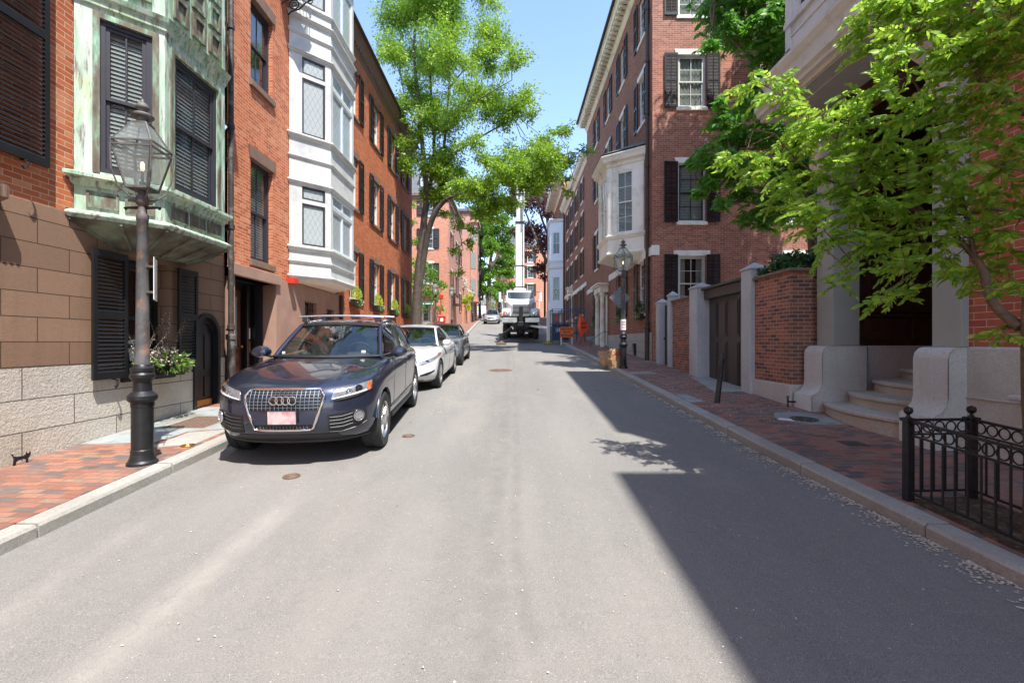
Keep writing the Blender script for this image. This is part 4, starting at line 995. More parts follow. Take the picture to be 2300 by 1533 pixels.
# ================================================================ GARDEN WALL
zb = -1.75
def pyr_post(name, x0, x1, y0, y1, z0, z1, lab):
    b = MB(); b.bbox(x0, y0, z0, x1, y1, z1, .015)
    b.loft([[(x0-.02, y0-.02, z1), (x1+.02, y0-.02, z1), (x1+.02, y1+.02, z1), (x0-.02, y1+.02, z1)], [(x0-.02, y0-.02, z1+.03), (x1+.02, y0-.02, z1+.03), (x1+.02, y1+.02, z1+.03), (x0-.02, y1+.02, z1+.03)],
        [((x0+x1)/2-.01, (y0+y1)/2-.01, z1+.16), ((x0+x1)/2+.01, (y0+y1)/2-.01, z1+.16), ((x0+x1)/2+.01, (y0+y1)/2+.01, z1+.16), ((x0+x1)/2-.01, (y0+y1)/2+.01, z1+.16)]])
    o = b.obj(name, M['granite_post']); tag(o, lab, 'gate post', 'granite posts of the garden wall'); return o
pyr_post('gate_post', 4.9, 5.24, 15.75, 16.1, zb, 1.28, 'pointed granite post nearest the brown downpipe of the corner house')
pyr_post('gate_post', 4.93, 5.2, 14.75, 15.0, zb, 1.42, 'slim pointed granite post at the far end of the garden wall bricks')
pyr_post('gate_post', 4.86, 5.32, 12.45, 12.95, zb, 1.42, 'broad pointed granite post on the far side of the brown double gate')
pyr_post('gate_post', 4.92, 5.3, 9.75, 10.15, zb, 1.5, 'tall pointed granite post on the near side of the brown double gate')
def gwall(lab, y0, y1, x0, x1, ztop, zg, ret=None):
    t = thing('garden_wall', lab, 'wall', ((x0+x1)/2, (y0+y1)/2, SW((y0+y1)/2)), group='brick garden walls')
    b = MB(); b.box(x0, y0, zg, x1, y1, ztop)
    if ret: b.box(x1, y0, zg, ret, y0+.3, ztop)
    b.obj('brickwork', M['brick_garden'], t, Matrix())
    b = MB(); b.bbox(x0-.03, y0-.03, zb, x1+.03, y1, zg, .01)
    if ret: b.bbox(x1+.03, y0-.03, zb, ret, y0+.33, zg, .01)
    b.obj('granite_footing', M['granite_grey'], t, Matrix())
    b = MB(); b.bbox(x0-.06, y0-.06, ztop, x1+.06, y1, ztop+.06, .015)
    if ret: b.bbox(x1+.06, y0-.06, ztop, ret, y0+.36, ztop+.06, .015)
    b.obj('coping', M['brownstone_trim'], t, Matrix()); return t
gwall('short brick garden wall between two far granite posts', 12.95, 14.75, 5.02, 5.3, 1.22, -.95)
gwall('near brick garden wall on granite footing beside the entrance steps', 8.5, 9.75, 5.02, 5.3, 1.26, -.78, ret=5.62)
GT = thing('double_gate', 'dark brown panelled double gate in the garden wall', 'gate', (5.2, 11.3, SW(11.3)))
for y0, y1 in ((10.17, 11.29), (11.3, 12.43)):
    b = MB(); b.box(5.2, y0, -1.2, 5.26, y1, 1.1)
    for a, c in ((y0+.1, (y0+y1)/2-.05), ((y0+y1)/2+.05, y1-.1)):
        for z0, z1 in ((-1.05, .0), (.12, .98)):
            b.box(5.185, a, z0, 5.2, c, z1); b.box(5.17, a+.05, z0+.05, 5.186, c-.05, z1-.05)
    b.obj('gate_leaf', M['brown_paint'], GT, Matrix())
b = MB(); b.bbox(5.06, 10.15, 1.1, 5.3, 12.45, 1.34, .01); b.bbox(4.98, 10.15, 1.34, 5.34, 12.45, 1.4, .01); b.obj('gate_header', M['brown_paint'], GT, Matrix())
GD = thing('garden_door', 'narrow dark garden door between two pointed granite posts', 'gate', (5.12, 15.4, SW(15.4)))
b = MB(); b.box(5.1, 15.0, -1.0, 5.15, 15.75, 1.2); b.box(5.085, 15.1, -.9, 5.1, 15.65, .1); b.box(5.085, 15.1, .2, 5.1, 15.65, 1.1); b.obj('door_leaf', M['black_paint'], GD, Matrix())
b = MB(); b.lathe([(.03, 0), (.03, .06), (0, .07)], 8, m=T3(5.085, 15.65, .1) @ Matrix.Rotation(R(-90), 4, 'Y')); b.obj('handle', M['chrome'], GD, Matrix())
# ================================================================ PORTICO HOUSE (right, near)
HP = thing('entrance_house', 'near right house with grey piers, granite scrolled plinths and an overhanging white oriel', 'house', (5.4, 6.5, SW(6.5)))
XP = 5.4; top = 12.9; zf = -.07
XB = 5.49
winP = (-4.35, -3.45, 1.1, 3.4)
wall('brick_wall', M['brick_bright'], HP, fr(XB, 0, -90), -5.68, -0.65, zf, top, [(-4.95, -4.1, 2.5, 4.6), (-4.9, -4.2, .2, .9), (-2.6, -1.5, .6, 3.0)], .15)
window(HP, fr(XB, 0, -90), -4.95, 2.5, .85, 2.1, 'white_paint', 'white_paint', (2, 2), cover='sides')
window(HP, fr(XB, 0, -90), -4.9, .2, .7, .7, 'dark_frame', 'dark_frame', (2, 1), cover='sides')
window(HP, fr(XB, 0, -90), -2.6, .6, 1.1, 2.4, 'white_paint', 'white_paint', (2, 2), cover='sides')
box_body('rear_wall', M['brick_bright'], HP, XB, 16, .65, 8.36, -1.9, top, skip=('x0',))
wall('upper_wall', M['brick_bright'], HP, fr(XP+.04, 0, -90), -8.36, -5.68, 4.75, top, [], .1)
roof_slab(HP, XP-.0, 16, .65, 8.5, top, t=.2)
# granite base right of the steps
gb = MB(); wall_mb(gb, -5.68, -.65, -1.9, zf-.02, [(-5.0, -4.2, -1.6, -.62)], .3, y=-.06); 
gb.recalc = False
gb.poly([(-5.68, -.06, zf-.02), (-.65, -.06, zf-.02), (-.65, .05, zf+.03), (-5.68, .05, zf+.03)])
gb.obj('granite_base', M['granite_grey'], HP, fr(XB, 0, -90))
g = MB(); g.box(-5.0, .2, -1.6, -4.2, .24, -.62); g.obj('basement_window', M['room'], HP, fr(XB, 0, -90))
g = MB(); g.bbox(-5.04, -.22, -.62, -4.16, .05, -.57, .01); g.bbox(-5.68, -.075, -.67, -.65, -.05, -.655, .002); g.obj('basement_hood', M['granite_grey'], HP, fr(XB, 0, -90))
# piers
for (y0, y1) in ((7.94, 8.36), (5.67, 6.07)):
    b = MB(); b.bbox(XP, y0, zf, XP+.45, y1, 4.0, .006); b.obj('pier', M['pier'], HP, Matrix())
# scrolled plinths
def plinth(y0, y1, xin, zb):
    prof = [(xin, zb), (5.02, zb), (5.02, -.92), (5.04, -.9), (5.12, -.86), (5.18, -.78), (5.2, -.68), (5.2, -.22), (5.22, -.14), (5.27, -.09), (5.33, zf-.0), (xin, zf)]
    b = MB(); b.loft([[(x, y0+.012, z) for x, z in prof], [(x, y0, z) for x, z in prof], [(x, y1, z) for x, z in prof]]); return b
plinth(7.9, 8.4, 5.95, -1.7).obj('scroll_plinth', M['granite_grey'], HP, Matrix(), smooth=50)
plinth(5.62, 6.12, 5.8, -1.9).obj('scroll_plinth', M['granite_grey'], HP, Matrix(), smooth=50)
# recess: granite side wall, dark timber lining, inner doors
b = MB(); b.box(5.95, 8.02, -1.6, 9.0, 8.36, zf); b.box(5.8, 5.5, -1.6, 9.0, 5.95, zf); islands(b, 'recess_base', M['granite_grey'], HP, Matrix())
b = MB(); b.box(5.85, 8.08, zf, 9.0, 8.36, 3.95); b.box(5.85, 5.5, zf, 9.0, 5.9, 3.95); b.box(8.3, 5.9, zf, 8.6, 8.08, 3.95); b.box(XP+.02, 6.07, 3.5, 8.3, 7.94, 4.0)
for x0, x1 in ((6.0, 6.75), (6.85, 7.6)):
    b.box(x0, 8.05, .5, x1, 8.08, 3.2); b.box(x0+.08, 8.035, .58, x1-.08, 8.05, 3.12); b.box(x0, 8.05, .02, x1, 8.08, .4)
b.box(5.85, 8.03, .42, 8.3, 8.08, .47); b.obj('timber_lining', M['dark_wood'], HP, Matrix())
panel_door(HP, fr(8.29, 0, -90), -7.75, zf, .72, 2.6, 'dark_wood', glassy=False); panel_door(HP, fr(8.29, 0, -90), -7.0, zf, .72, 2.6, 'dark_wood', glassy=False)
b = MB(); b.box(8.0, 5.95, -1.6, 9.0, 8.02, zf); b.obj('landing', M['granite_step'], HP, Matrix())
# curved steps
def arcstep(zt, xe, xbulge, x_in, zb, ya=5.95, yb=8.0, nose=.03):
    b = MB(); n = 20
    def ring(off, z):
        pts = []
        for i in range(n+1):
            t = i/n; y = ya+(yb-ya)*t; s = math.sin(PI*t)**.75; pts.append((xe-(xe-xbulge)*s-off, y, z))
        return pts+[(x_in, yb, z), (x_in, ya, z)]
    b.loft([ring(0, zb), ring(0, zt-.075), ring(nose*.4, zt-.07), ring(nose, zt-.05), ring(nose, zt-.015), ring(nose*.6, zt)]); return b
levels = [(-1.01, 5.4, 4.98, 6.2, 5.5, 8.15), (-.82, 5.75, 5.36, 6.6, 5.95, 8.02), (-.63, 6.15, 5.8, 7.0, 5.95, 8.02), (-.45, 6.62, 6.3, 7.5, 5.95, 8.02), (-.26, 7.15, 6.85, 8.0, 5.95, 8.02)]
for k, (zt, xe, xb, xi, ya, yb) in enumerate(levels):
    arcstep(zt, xe, xb, 8.02, -1.7, ya, yb).obj('step', M['granite_step'], HP, Matrix(), smooth=35)
# entablature, soffit, brackets
b = MB()
prof = [(0, 3.98), (-.86, 3.98), (-.86, 4.04), (-.93, 4.06), (-.93, 4.12), (-.98, 4.16), (-.98, 4.24), (-.9, 4.26), (-.8, 4.28), (-.8, 4.56), (-.84, 4.6), (-.88, 4.68), (-.88, 4.74), (0, 4.74)]
b.loft([[(XP+d, 8.62 if k else 8.62, z) for d, z in prof] for k in (1,)]+[[(XP+d, 4.9, z) for d, z in prof]])
b.obj('entablature', M['portico'], HP, Matrix())
b = MB(); b.box(XP-.83, 4.95, 3.955, XP+.5, 8.55, 3.98); b.box(XP-.6, 5.1, 3.93, XP-.1, 8.4, 3.956); b.obj('soffit', M['soffit'], HP, Matrix())
def bracket(y0, y1):
    b = MB(); pts = [(XP, 2.9), (XP-.1, 2.95), (XP-.16, 3.1), (XP-.14, 3.3), (XP-.2, 3.5), (XP-.36, 3.6), (XP-.5, 3.66), (XP-.54, 3.78), (XP-.5, 3.9), (XP-.5, 3.96), (XP, 3.96)]
    b.loft([[(x, y0, z) for x, z in pts], [(x, y1, z) for x, z in pts]])
    for y in (y0-.012, y1+.012):
        b.torus((XP-.38, y, 3.76), .09, .025, 16, 6, axis='y'); b.torus((XP-.1, y, 3.08), .06, .02, 14, 6, axis='y')
    b.box(XP-.6, y0-.05, 3.9, XP, y1+.05, 3.955); return b.obj('scroll_bracket', M['portico'], HP, Matrix(), smooth=50)
bracket(8.02, 8.28); bracket(5.74, 6.0)
# oriel above
XO = 4.62
planO = [(XP+.04, 7.95), (XO, 7.95), (XO, 5.3), (XP+.04, 5.3)]
b = MB(); b.recalc = False
wall_mb(b, -7.95, -5.3, 4.74, 9.5, [(-7.72, -6.72, 5.35, 8.2), (-6.55, -5.55, 5.35, 8.2)], .1)
ori = MB(); ori.recalc = False
fm = fr(XO, 0, -90); n0 = ori.verts([fm @ Vector(p) for p in b.v]); [ori.face(*[n0+j for j in ff]) for ff in b.f]
ori.poly([(XO, 5.3, 4.74), (XP+.04, 5.3, 4.74), (XP+.04, 5.3, 9.5), (XO, 5.3, 9.5)]); ori.poly([(XP+.04, 7.95, 4.74), (XO, 7.95, 4.74), (XO, 7.95, 9.5), (XP+.04, 7.95, 9.5)]); ori.poly([(XO, 5.3, 9.5), (XP+.04, 5.3, 9.5), (XP+.04, 7.95, 9.5), (XO, 7.95, 9.5)])
oo = ori.obj('oriel', M['white_paint'], HP, Matrix())
for u in (-7.72, -6.55): window(HP, fm, u, 5.35, 1.0, 2.85, 'white_paint', 'dark_frame', (1, 1), depth=.03, cover='sides', name='oriel_window')
b = MB()
for u in (-7.93, -6.68, -5.5): b.box(u, -.03, 4.8, u+.14 if u != -6.68 else u+.1, .003, 8.6, fm)
b.box(-7.95, -.05, 5.22, -5.3, .003, 5.3, fm); b.box(-7.95, -.03, 4.76, -5.3, .003, 4.84, fm); b.box(-7.95, -.02, 5.02, -5.3, .003, 5.06, fm); b.obj('oriel_trim', M['white_paint'], oo, Matrix())
# neighbour behind the camera on the right: it casts the street's near shadow
HN = thing('neighbouring_house', 'brick house just behind the viewpoint shading the road', 'house', (5.5, -7, SW(-7)))
b = MB(); b.box(5.5, -14, -3, 16, -2.0, 14.6); b.obj('brick_wall', M['brick_red'], HN, Matrix())
b = MB(); b.box(5.46, -14, 14.6, 16, -1.95, 14.8); b.obj('roof', M['roof_dark'], HN, Matrix())
HM = thing('opposite_house', 'brick house on the left behind the viewpoint', 'house', (-5.5, -6, SW(-6)))
b = MB(); b.box(-14, -16, -3, -5.45, 1.0, 11); b.obj('brick_wall', M['brick_deep'], HM, Matrix())
b = MB(); b.box(-14.1, -16, 11, -5.2, 1.0, 11.2); b.obj('roof', M['roof_dark'], HM, Matrix())
# ================================================================ GROUND
def strip(fx0, fx1, y0, y1, dz, step=1.0, zf=G):
    b = MB(); b.recalc = False; ys = list(np.arange(y0, y1, step))+[y1]; nx = 6; rows = []
    for y in ys: rows.append(b.verts([(fx0(y)+(fx1(y)-fx0(y))*i/nx, y, zf(y)+dz) for i in range(nx+1)]))
    for a, c in zip(rows[:-1], rows[1:]):
        for i in range(nx): b.face(a+i, a+i+1, c+i+1, c+i)
    return b
K = lambda v: (lambda y: v)
_gy  # road profile
KLx = lambda y: float(np.interp(y, [0, 9, 20, 38, 57, 71, 85], [-3.6, -3.8, -3.85, -3.55, -4.1, -4.3, -4.4]))
struct('road', strip(KLx, KR, -20, 80, 0), M['asphalt'], 60)
b = strip(K(-70), KLx, 27.6, 37.2, 0, 2); struct('cross_road', b, M['asphalt'])
b = strip(K(-60), K(60), 80, 86, 0, 2); struct('cross_road', b, M['asphalt'])
b = strip(K(-400), K(400), -120, 500, -.35, 20); struct('ground', b, M['ground'])
def kerb(name, fx, w, y0, y1, step=1.85, side=1):
    b = MB(); y = y0; rnd = random.Random(3)
    while y < y1:
        e = min(y+step*rnd.uniform(.8, 1.25), y1); j = rnd.uniform(-.012, .012); jz = rnd.uniform(-.008, .008)
        n = 3; rings = []
        for i in range(n+1):
            yy = y+.008+(e-y-.016)*i/n; x = fx(yy)+j; z = G(yy)
            r = [(x, yy, z-.25), (x-side*.0, yy, z+KH-.02+jz), (x+side*.018, yy, z+KH+jz+.004), (x+side*(w-.01), yy, z+KH+jz+.004), (x+side*w, yy, z+KH-.01+jz), (x+side*w, yy, z-.25)]
            rings.append(r)
        b.loft(rings); y = e
    return struct(name, b, M['kerb'])
kerb('kerb', KR, .2, 0, 78, side=1); kerb('kerb', KLx, .19, 0, 27.0, side=-1); kerb('kerb', KLx, .19, 37.8, 78, side=-1)
struct('sidewalk_right', strip(lambda y: KR(y)+.19, K(7.5), -10, 80, KH, 1), M['pave_right'])
struct('sidewalk_left', strip(K(-7), lambda y: KLx(y)-.18, -10, 27.3, KH, 1), M['pave_left'])
struct('sidewalk_left_far', strip(K(-60), lambda y: KLx(y)-.18, 37.5, 80, KH, 1), M['pave_left'])
struct('sidewalk_far', strip(K(-60), K(60), 86, 91, .1, 1), M['pave_left'])
def slab(name, mat, pts, dz=.006, t=.02, lab=None, kind='structure', cat=None):
    """flat piece laid on the sloping pavement; pts are (x, y)"""
    b = MB(); z = lambda p: SW(p[1])+dz if not (KLx(p[1])-.05 < p[0] < KR(p[1])) else G(p[1])+dz
    b.loft([[(p[0], p[1], z(p)-t) for p in pts], [(p[0], p[1], z(p)) for p in pts]])
    o = b.obj(name, M[mat])
    if kind: tag(o, kind=kind)
    if cat: tag(o, lab, cat)
    return o
slab('paving_slab', 'slate', [(-5.42, 5.9), (-4.55, 6.0), (-4.5, 6.55), (-4.05, 6.75), (-4.0, 8.3), (-5.42, 8.3)])
slab('paving_slab', 'kerb', [(-4.45, 5.75), (-3.98, 5.9), (-4.0, 6.7), (-4.45, 6.5)], .005)
slab('sidewalk_ramp', 'slate', [(3.3, 8.75), (3.62, 8.9), (3.55, 9.8), (3.32, 9.7)], .008)
slab('sidewalk_ramp', 'kerb', [(3.3, 13.0), (4.1, 13.1), (3.9, 13.6), (3.32, 13.5)], .008)
slab('driveway_apron', 'kerb', [(4.3, 10.0), (5.2, 10.1), (5.2, 12.4), (4.7, 12.45)], .005)
slab('tree_pit', 'soil', [(3.46, 2.0), (4.15, 2.0), (4.12, 4.2), (3.46, 4.12)], .012, .05)
def cover(name, x, y, r, mat, lab, sq=None, onroad=True, n=24, grid=True):
    z = (G if onroad else SW)(y); t = math.atan((G(y+.5)-G(y-.5)))
    m = T3(x, y, z+.004) @ Matrix.Rotation(t, 4, 'X'); b = MB()
    if sq: 
        b.box(-sq[0]/2, -sq[1]/2, -.02, sq[0]/2, sq[1]/2, .004)
        for i in range(int(sq[0]/.07)): b.box(-sq[0]/2+.03+i*.07, -sq[1]/2+.03, .003, -sq[0]/2+.06+i*.07, sq[1]/2-.03, .009)
    else:
        b.lathe([(r, -.02), (r, .006), (r*.93, .006), (r*.92, .002), (0.001, .002)], n)
        for k in range(1, 4): b.torus((0, 0, .003), r*.22*k, .006, 20, 4, axis='z')
        for k in range(12): a = PI*k/6; b.bar((r*.25*math.cos(a), r*.25*math.sin(a), .004), (r*.85*math.cos(a), r*.85*math.sin(a), .004), .012, .006)
    o = b.obj(name, M[mat], None, m); tag(o, lab, name.replace('_', ' ')); return o
cover('manhole_cover', -.36, 14.3+.6, .37, 'rust', 'round manhole cover in the middle of the road beyond the cars')
cover('valve_cover', -1.48, 6.75, .09, 'rust', 'small rusty round valve cover beside the dark car front wheel')
cover('valve_cover', -2.36, 5.05, .09, 'rust', 'small rusty round valve cover in the road before the dark car bumper')
cover('valve_cover', -4.02, 5.85, .08, 'brass', 'small yellow-ringed cover in the left sidewalk near the lamp post', onroad=False)
cover('iron_grating', -4.72, 7.15, 0, 'rust', 'rusty square iron grating set in the left sidewalk slab', sq=(.62, .8), onroad=False)
cover('coal_hole_cover', 4.55, 7.35, .2, 'metal_cover', 'dark oval iron cover in a slate ring before the steps', onroad=False)
slab('paving_slab', 'slate', [(4.15, 7.45), (4.4, 7.0), (4.95, 7.0), (5.05, 7.6), (4.8, 7.9), (4.35, 7.85)], .003)
cover('drain_cover', 4.3, 5.95, 0, 'metal_cover', 'small dark square drain cover in the right brick sidewalk', sq=(.26, .22), onroad=False)
slab('paper_scrap', 'white_print', [(4.1, 7.3), (4.3, 7.18), (4.33, 7.35), (4.2, 7.42)], .009, .002, 'white paper scrap lying beside the slate ring on the sidewalk', None, 'paper')
# fallen petals along the gutters (too many to count)
def petals():
    b = MB(); b.recalc = False; n = 9000
    for i in range(n):
        r = RNG.random()
        if r < .72: y = 2.2+20*RNG.random()**1.3; x = KR(y)-abs(RNG.normal(0, .05))-.01-(.2*RNG.random() if RNG.random() < .2 else 0); z = G(y)
        elif r < .84: y = RNG.uniform(6.5, 16); x = RNG.uniform(3.35, 4.9); z = SW(y)
        elif r < .95: y = RNG.uniform(8, 19); x = -1.5+abs(RNG.normal(0, .35)); z = G(y)
        else: y = RNG.uniform(2, 14); x = RNG.uniform(-3, 3); z = G(y)
        if (y*7.3) % 3 < 1.1 and r < .72 and RNG.random() < .8: continue
        a = RNG.uniform(0, 6.28); s = RNG.uniform(.007, .019)*(1 if r < .8 else .55); h = RNG.uniform(.006, .016)
        c, q = math.cos(a)*s, math.sin(a)*s
        b.poly([(x-c, y-q, z+.006), (x+q*.7, y-c*.7, z+h), (x+c, y+q, z+.007), (x-q*.7, y+c*.7, z+h*.8)])
    o = b.obj('fallen_petals', M['petal']); tag(o, 'pale fallen blossom petals scattered along the gutters and sidewalk', 'petals', kind='stuff')
petals()
def cracks(x, y, n, name='cat'): pass
# ================================================================ STREET LAMPS
def lamp(mtx, label):
    t = thing('street_lamp', label, 'street lamp', group='black cast-iron gas lamps', mtx=mtx); m = mtx
    b = MB()
    b.lathe([(0.147, 0), (0.144, .03), (0.126, .05), (0.113, .09), (0.108, .12)], 24)
    b.lathe([(0.108, .12), (0.108, .16), (0.102, .17), (0.102, .62), (0.108, .64), (0.108, .68)], 32, flute=(.18, .61, .13))
    b.lathe([(0.108, .68), (0.126, .69), (0.139, .715), (0.139, .75), (0.118, .77), (0.088, .80), (0.084, .9), (0.101, .93), (0.116, .95), (0.116, .98), (0.101, 1.0), (0.109, 1.02), (0.109, 1.05), (0.084, 1.07), (0.074, 1.09)], 24)
    b.obj('base', M['iron'], t, m, smooth=16)
    b = MB(); b.lathe([(0.071, 1.08), (0.071, 1.12), (0.066, 1.14), (0.052, 2.65), (0.057, 2.66), (0.057, 2.72), (0.042, 2.74), (0.040, 2.82), (0.059, 2.84), (0.063, 2.9), (0.042, 2.94), (0.030, 2.97), (0.030, 3.08)], 20, flute=(1.13, 2.6, .13))
    b.obj('post', M['iron_rust'], t, m, smooth=40)
    b = MB(); b.tube([(-.19, 0, 2.79), (-.17, 0, 2.8), (0, 0, 2.8), (.17, 0, 2.8), (.19, 0, 2.79)], [.02, .013, .02, .013, .02], 8); b.obj('ladder_bar', M['iron'], t, m, smooth=50)
    # lantern
    L = [(-1, -1), (1, -1), (1, 1), (-1, 1)]; zb, zs, zr = 3.0, 3.42, 3.71; wb, ws, wr = .105, .19, .068; r45 = Matrix.Rotation(R(8), 4, 'Z'); mm = m @ r45
    b = MB()
    for i in range(4):
        (x, y), (x2, y2) = L[i], L[(i+1) % 4]
        b.bar((x*wb, y*wb, zb), (x*ws, y*ws, zs), .018); b.bar((x*ws, y*ws, zs+.045), (x*wr, y*wr, zr), .016)
        b.bar((x*wb, y*wb, zb), (x2*wb, y2*wb, zb), .02); b.bar((x*ws, y*ws, zs), (x2*ws, y2*ws, zs), .02); b.bar((x*ws*1.03, y*ws*1.03, zs+.05), (x2*ws*1.03, y2*ws*1.03, zs+.05), .016); b.bar((x*wr, y*wr, zr), (x2*wr, y2*wr, zr), .016)
        b.bar((x*ws, y*ws, zs), (x*ws*1.03, y*ws*1.03, zs+.05), .02)
        b.tube([(x*.02, y*.02, 2.88), (x*.08, y*.08, 2.9), (x*.15, y*.15, 2.99), (x*.19, y*.19, 3.15), (x*ws*1.04, y*ws*1.04, zs+.01)], .009, 6)
    b.box(-wb, -wb, zb-.012, wb, wb, zb+.012)
    b.obj('lantern_frame', M['lamp_metal'], t, mm)
    b = MB(); b.lathe([(0.050, zr-.01), (0.057, zr+.0), (0.052, zr+.07), (0.105, zr+.075), (0.109, zr+.09), (0.076, zr+.115), (0.042, zr+.125), (0.044, zr+.15), (0.063, zr+.165), (0.066, zr+.19), (0.042, zr+.225), (0.017, zr+.24), (0.012, zr+.27), (0.000, zr+.28)], 20); b.obj('chimney_cap', M['lamp_metal'], t, m, smooth=45)
    b = MB(); b.recalc = False
    for i in range(4):
        (x, y), (x2, y2) = L[i], L[(i+1) % 4]
        b.poly([(x*wb, y*wb, zb), (x2*wb, y2*wb, zb), (x2*ws, y2*ws, zs), (x*ws, y*ws, zs)]); b.poly([(x*ws, y*ws, zs+.05), (x2*ws, y2*ws, zs+.05), (x2*wr, y2*wr, zr), (x*wr, y*wr, zr)])
    b.obj('lantern_glass', M['lamp_glass'], t, mm)
    b = MB(); b.lathe([(.03, zb), (.03, zb+.06), (.012, zb+.08), (.012, zb+.2), (.02, zb+.21)], 10); o = b.obj('burner', M['iron'], t, m)
    b = MB(); b.lathe([(.014, zb+.2), (.02, zb+.24), (.018, zb+.28), (.008, zb+.3)], 10); b.obj('gas_mantle', M['flame'], o, m, smooth=60)
    return t
lamp(T3(-4.04, 5.16, SW(5.16)-.01), 'nearest left gas lamp post, rust streaked, before the green copper bay')
lamp(T3(3.43, 14.56, SW(14.56)-.01) @ Matrix.Rotation(R(30), 4, 'Z'), 'right gas lamp post with a diamond sign back and paper bags at its foot')
lamp(T3(-5.0, 30.8, G(30.8)+.08), 'far left gas lamp beside the big tree trunk and the green street sign')
lamp(T3(-4.85, 38.0, SW(38)), 'far gas lamp before the brick street corner, just right of the red alarm box')
lamp(T3(-4.75, 57, SW(57)), 'farthest left gas lamp near the silver car')
# signs on lamp posts
sg = thing('parking_sign', 'thin parking sign seen edge-on strapped to the near left lamp post', 'sign', (-3.93, 5.2, .45))
b = MB(); b.bbox(-.004, -.15, 0, .004, .15, .46, .002); b.obj('sign_plate', M['limestone'], sg, W[sg] @ Matrix.Rotation(R(32), 4, 'Z')); b = MB(); b.box(-.12, -.06, .08, .0, .02, .1); b.box(-.12, -.06, .36, .0, .02, .38); islands(b, 'strap', M['alu'], sg, W[sg])
sg = thing('diamond_sign', 'grey back of a diamond road sign on the right lamp post', 'sign', (3.4, 14.46, 1.36))
b = MB(); s = .35; b.loft([[(0, -.004, -s), (s, -.004, 0), (0, -.004, s), (-s, -.004, 0)], [(0, .004, -s), (s, .004, 0), (0, .004, s), (-s, .004, 0)]]); b.obj('sign_plate', M['sign_back'], sg, W[sg] @ T3(-.04, 0.24, -.0) @ Matrix.Rotation(R(12), 4, 'Z'))
b = MB(); b.box(-.04, .1, -.2, .03, .235, -.17); b.box(-.04, .1, .17, .03, .235, .2); islands(b, 'bracket', M['alu'], sg, W[sg])
st = thing('paper_notice', 'white paper notice wrapped round the right lamp post', 'notice', (3.43, 14.56, .35))
b = MB(); b.lathe([(.085, 0), (.083, .33)], 20, caps=False); b.obj('sheet', M['white_print'], st); b = MB()
for z in (.24, .19, .14, .07): b.loft([[(.0865*math.cos(a), .0865*math.sin(a), z+d) for a in np.linspace(-2.3, -.9, 9)] for d in (0, .02)], closed=False, caps=False)
b.obj('print', M['red_print'], st)
sg = thing('street_sign', 'green street name sign on the far left lamp post', 'sign', (-5.0, 30.7, 2.45))
b = MB(); b.bbox(-.85, -.08, -.1, -.06, -.06, .1, .004); b.obj('sign_plate', M['green_sign'], sg); b = MB(); b.box(-.62, -.085, -.035, -.28, -.081, .03); b.lathe([(.05, 0), (.05, .004)], 12, m=T3(-.74, -.08, 0) @ Matrix.Rotation(R(90), 4, 'X')); b.lathe([(.05, 0), (.05, .004)], 12, m=T3(-.16, -.08, 0) @ Matrix.Rotation(R(90), 4, 'X')); b.obj('print', M['white_print'], sg)
# red fire-alarm box
fa_ = thing('fire_alarm_box', 'red fire alarm box on a pedestal by the far brick corner', 'alarm box', (-4.95, 33.4, SW(33.4)))
b = MB(); b.lathe([(.16, 0), (.15, .06), (.09, .12), (.07, .2), (.07, .75), (.11, .8)], 12); b.bbox(-.2, -.13, .72, .2, .13, 1.05, .02); b.bbox(-.23, -.15, 1.05, .23, .15, 1.45, .03)
b.loft([[(-.26, -.17, 1.45), (.26, -.17, 1.45), (.26, .17, 1.45), (-.26, .17, 1.45)], [(-.26, -.17, 1.48), (.26, -.17, 1.48), (.26, .17, 1.48), (-.26, .17, 1.48)], [(-.02, -.02, 1.66), (.02, -.02, 1.66), (.02, .02, 1.66), (-.02, .02, 1.66)]])
b.obj('box', M['red_paint'], fa_); b = MB(); b.box(-.1, -.16, 1.12, .1, -.15, 1.36); b.obj('front_plate', M['white_print'], fa_)
b = MB(); b.tube([(-.1, .1, 1.4), (-.1, .1, 2.7)], .03, 8); b.obj('pole', M['red_paint'], fa_); b = MB(); b.bbox(-.25, -.05, 2.7, .05, .25, 3.05, .04); b.obj('lamp_head', M['red_paint'], fa_)
for i, (x, y, l) in enumerate(((-6.3, 31.0, 'grey round-topped bollard at the foot of the big tree'), (-5.15, 32.0, 'grey round-topped bollard beside the red alarm box'))):
    o = thing('bollard', l, 'bollard', (x, y, G(y)+.05), group='grey bollards at the corner'); b = MB(); b.lathe([(.11, 0), (.11, .95), (.09, 1.03), (.03, 1.08), (0, 1.085)], 14); b.obj('shaft', M['sign_back'], o, smooth=50)
# black leaning bollard
bo = thing('leaning_bollard', 'black bollard with peeling posters leaning on the right brick sidewalk', 'bollard', mtx=T3(3.8, 8.75, SW(8.75)-.02) @ Matrix.Rotation(R(6.5), 4, 'Y'))
b = MB(); b.lathe([(.055, 0), (.05, .03), (.048, .78), (.06, .79), (.062, .84), (.05, .85), (.045, .87), (.028, .88), (.03, .93), (.022, .96), (.0, .97)], 18); b.obj('shaft', simple('peeling_black_paint', (.014, .014, .015), .5, var=.3, dirt=(.1, .1, .1), ds=20), bo, smooth=45)
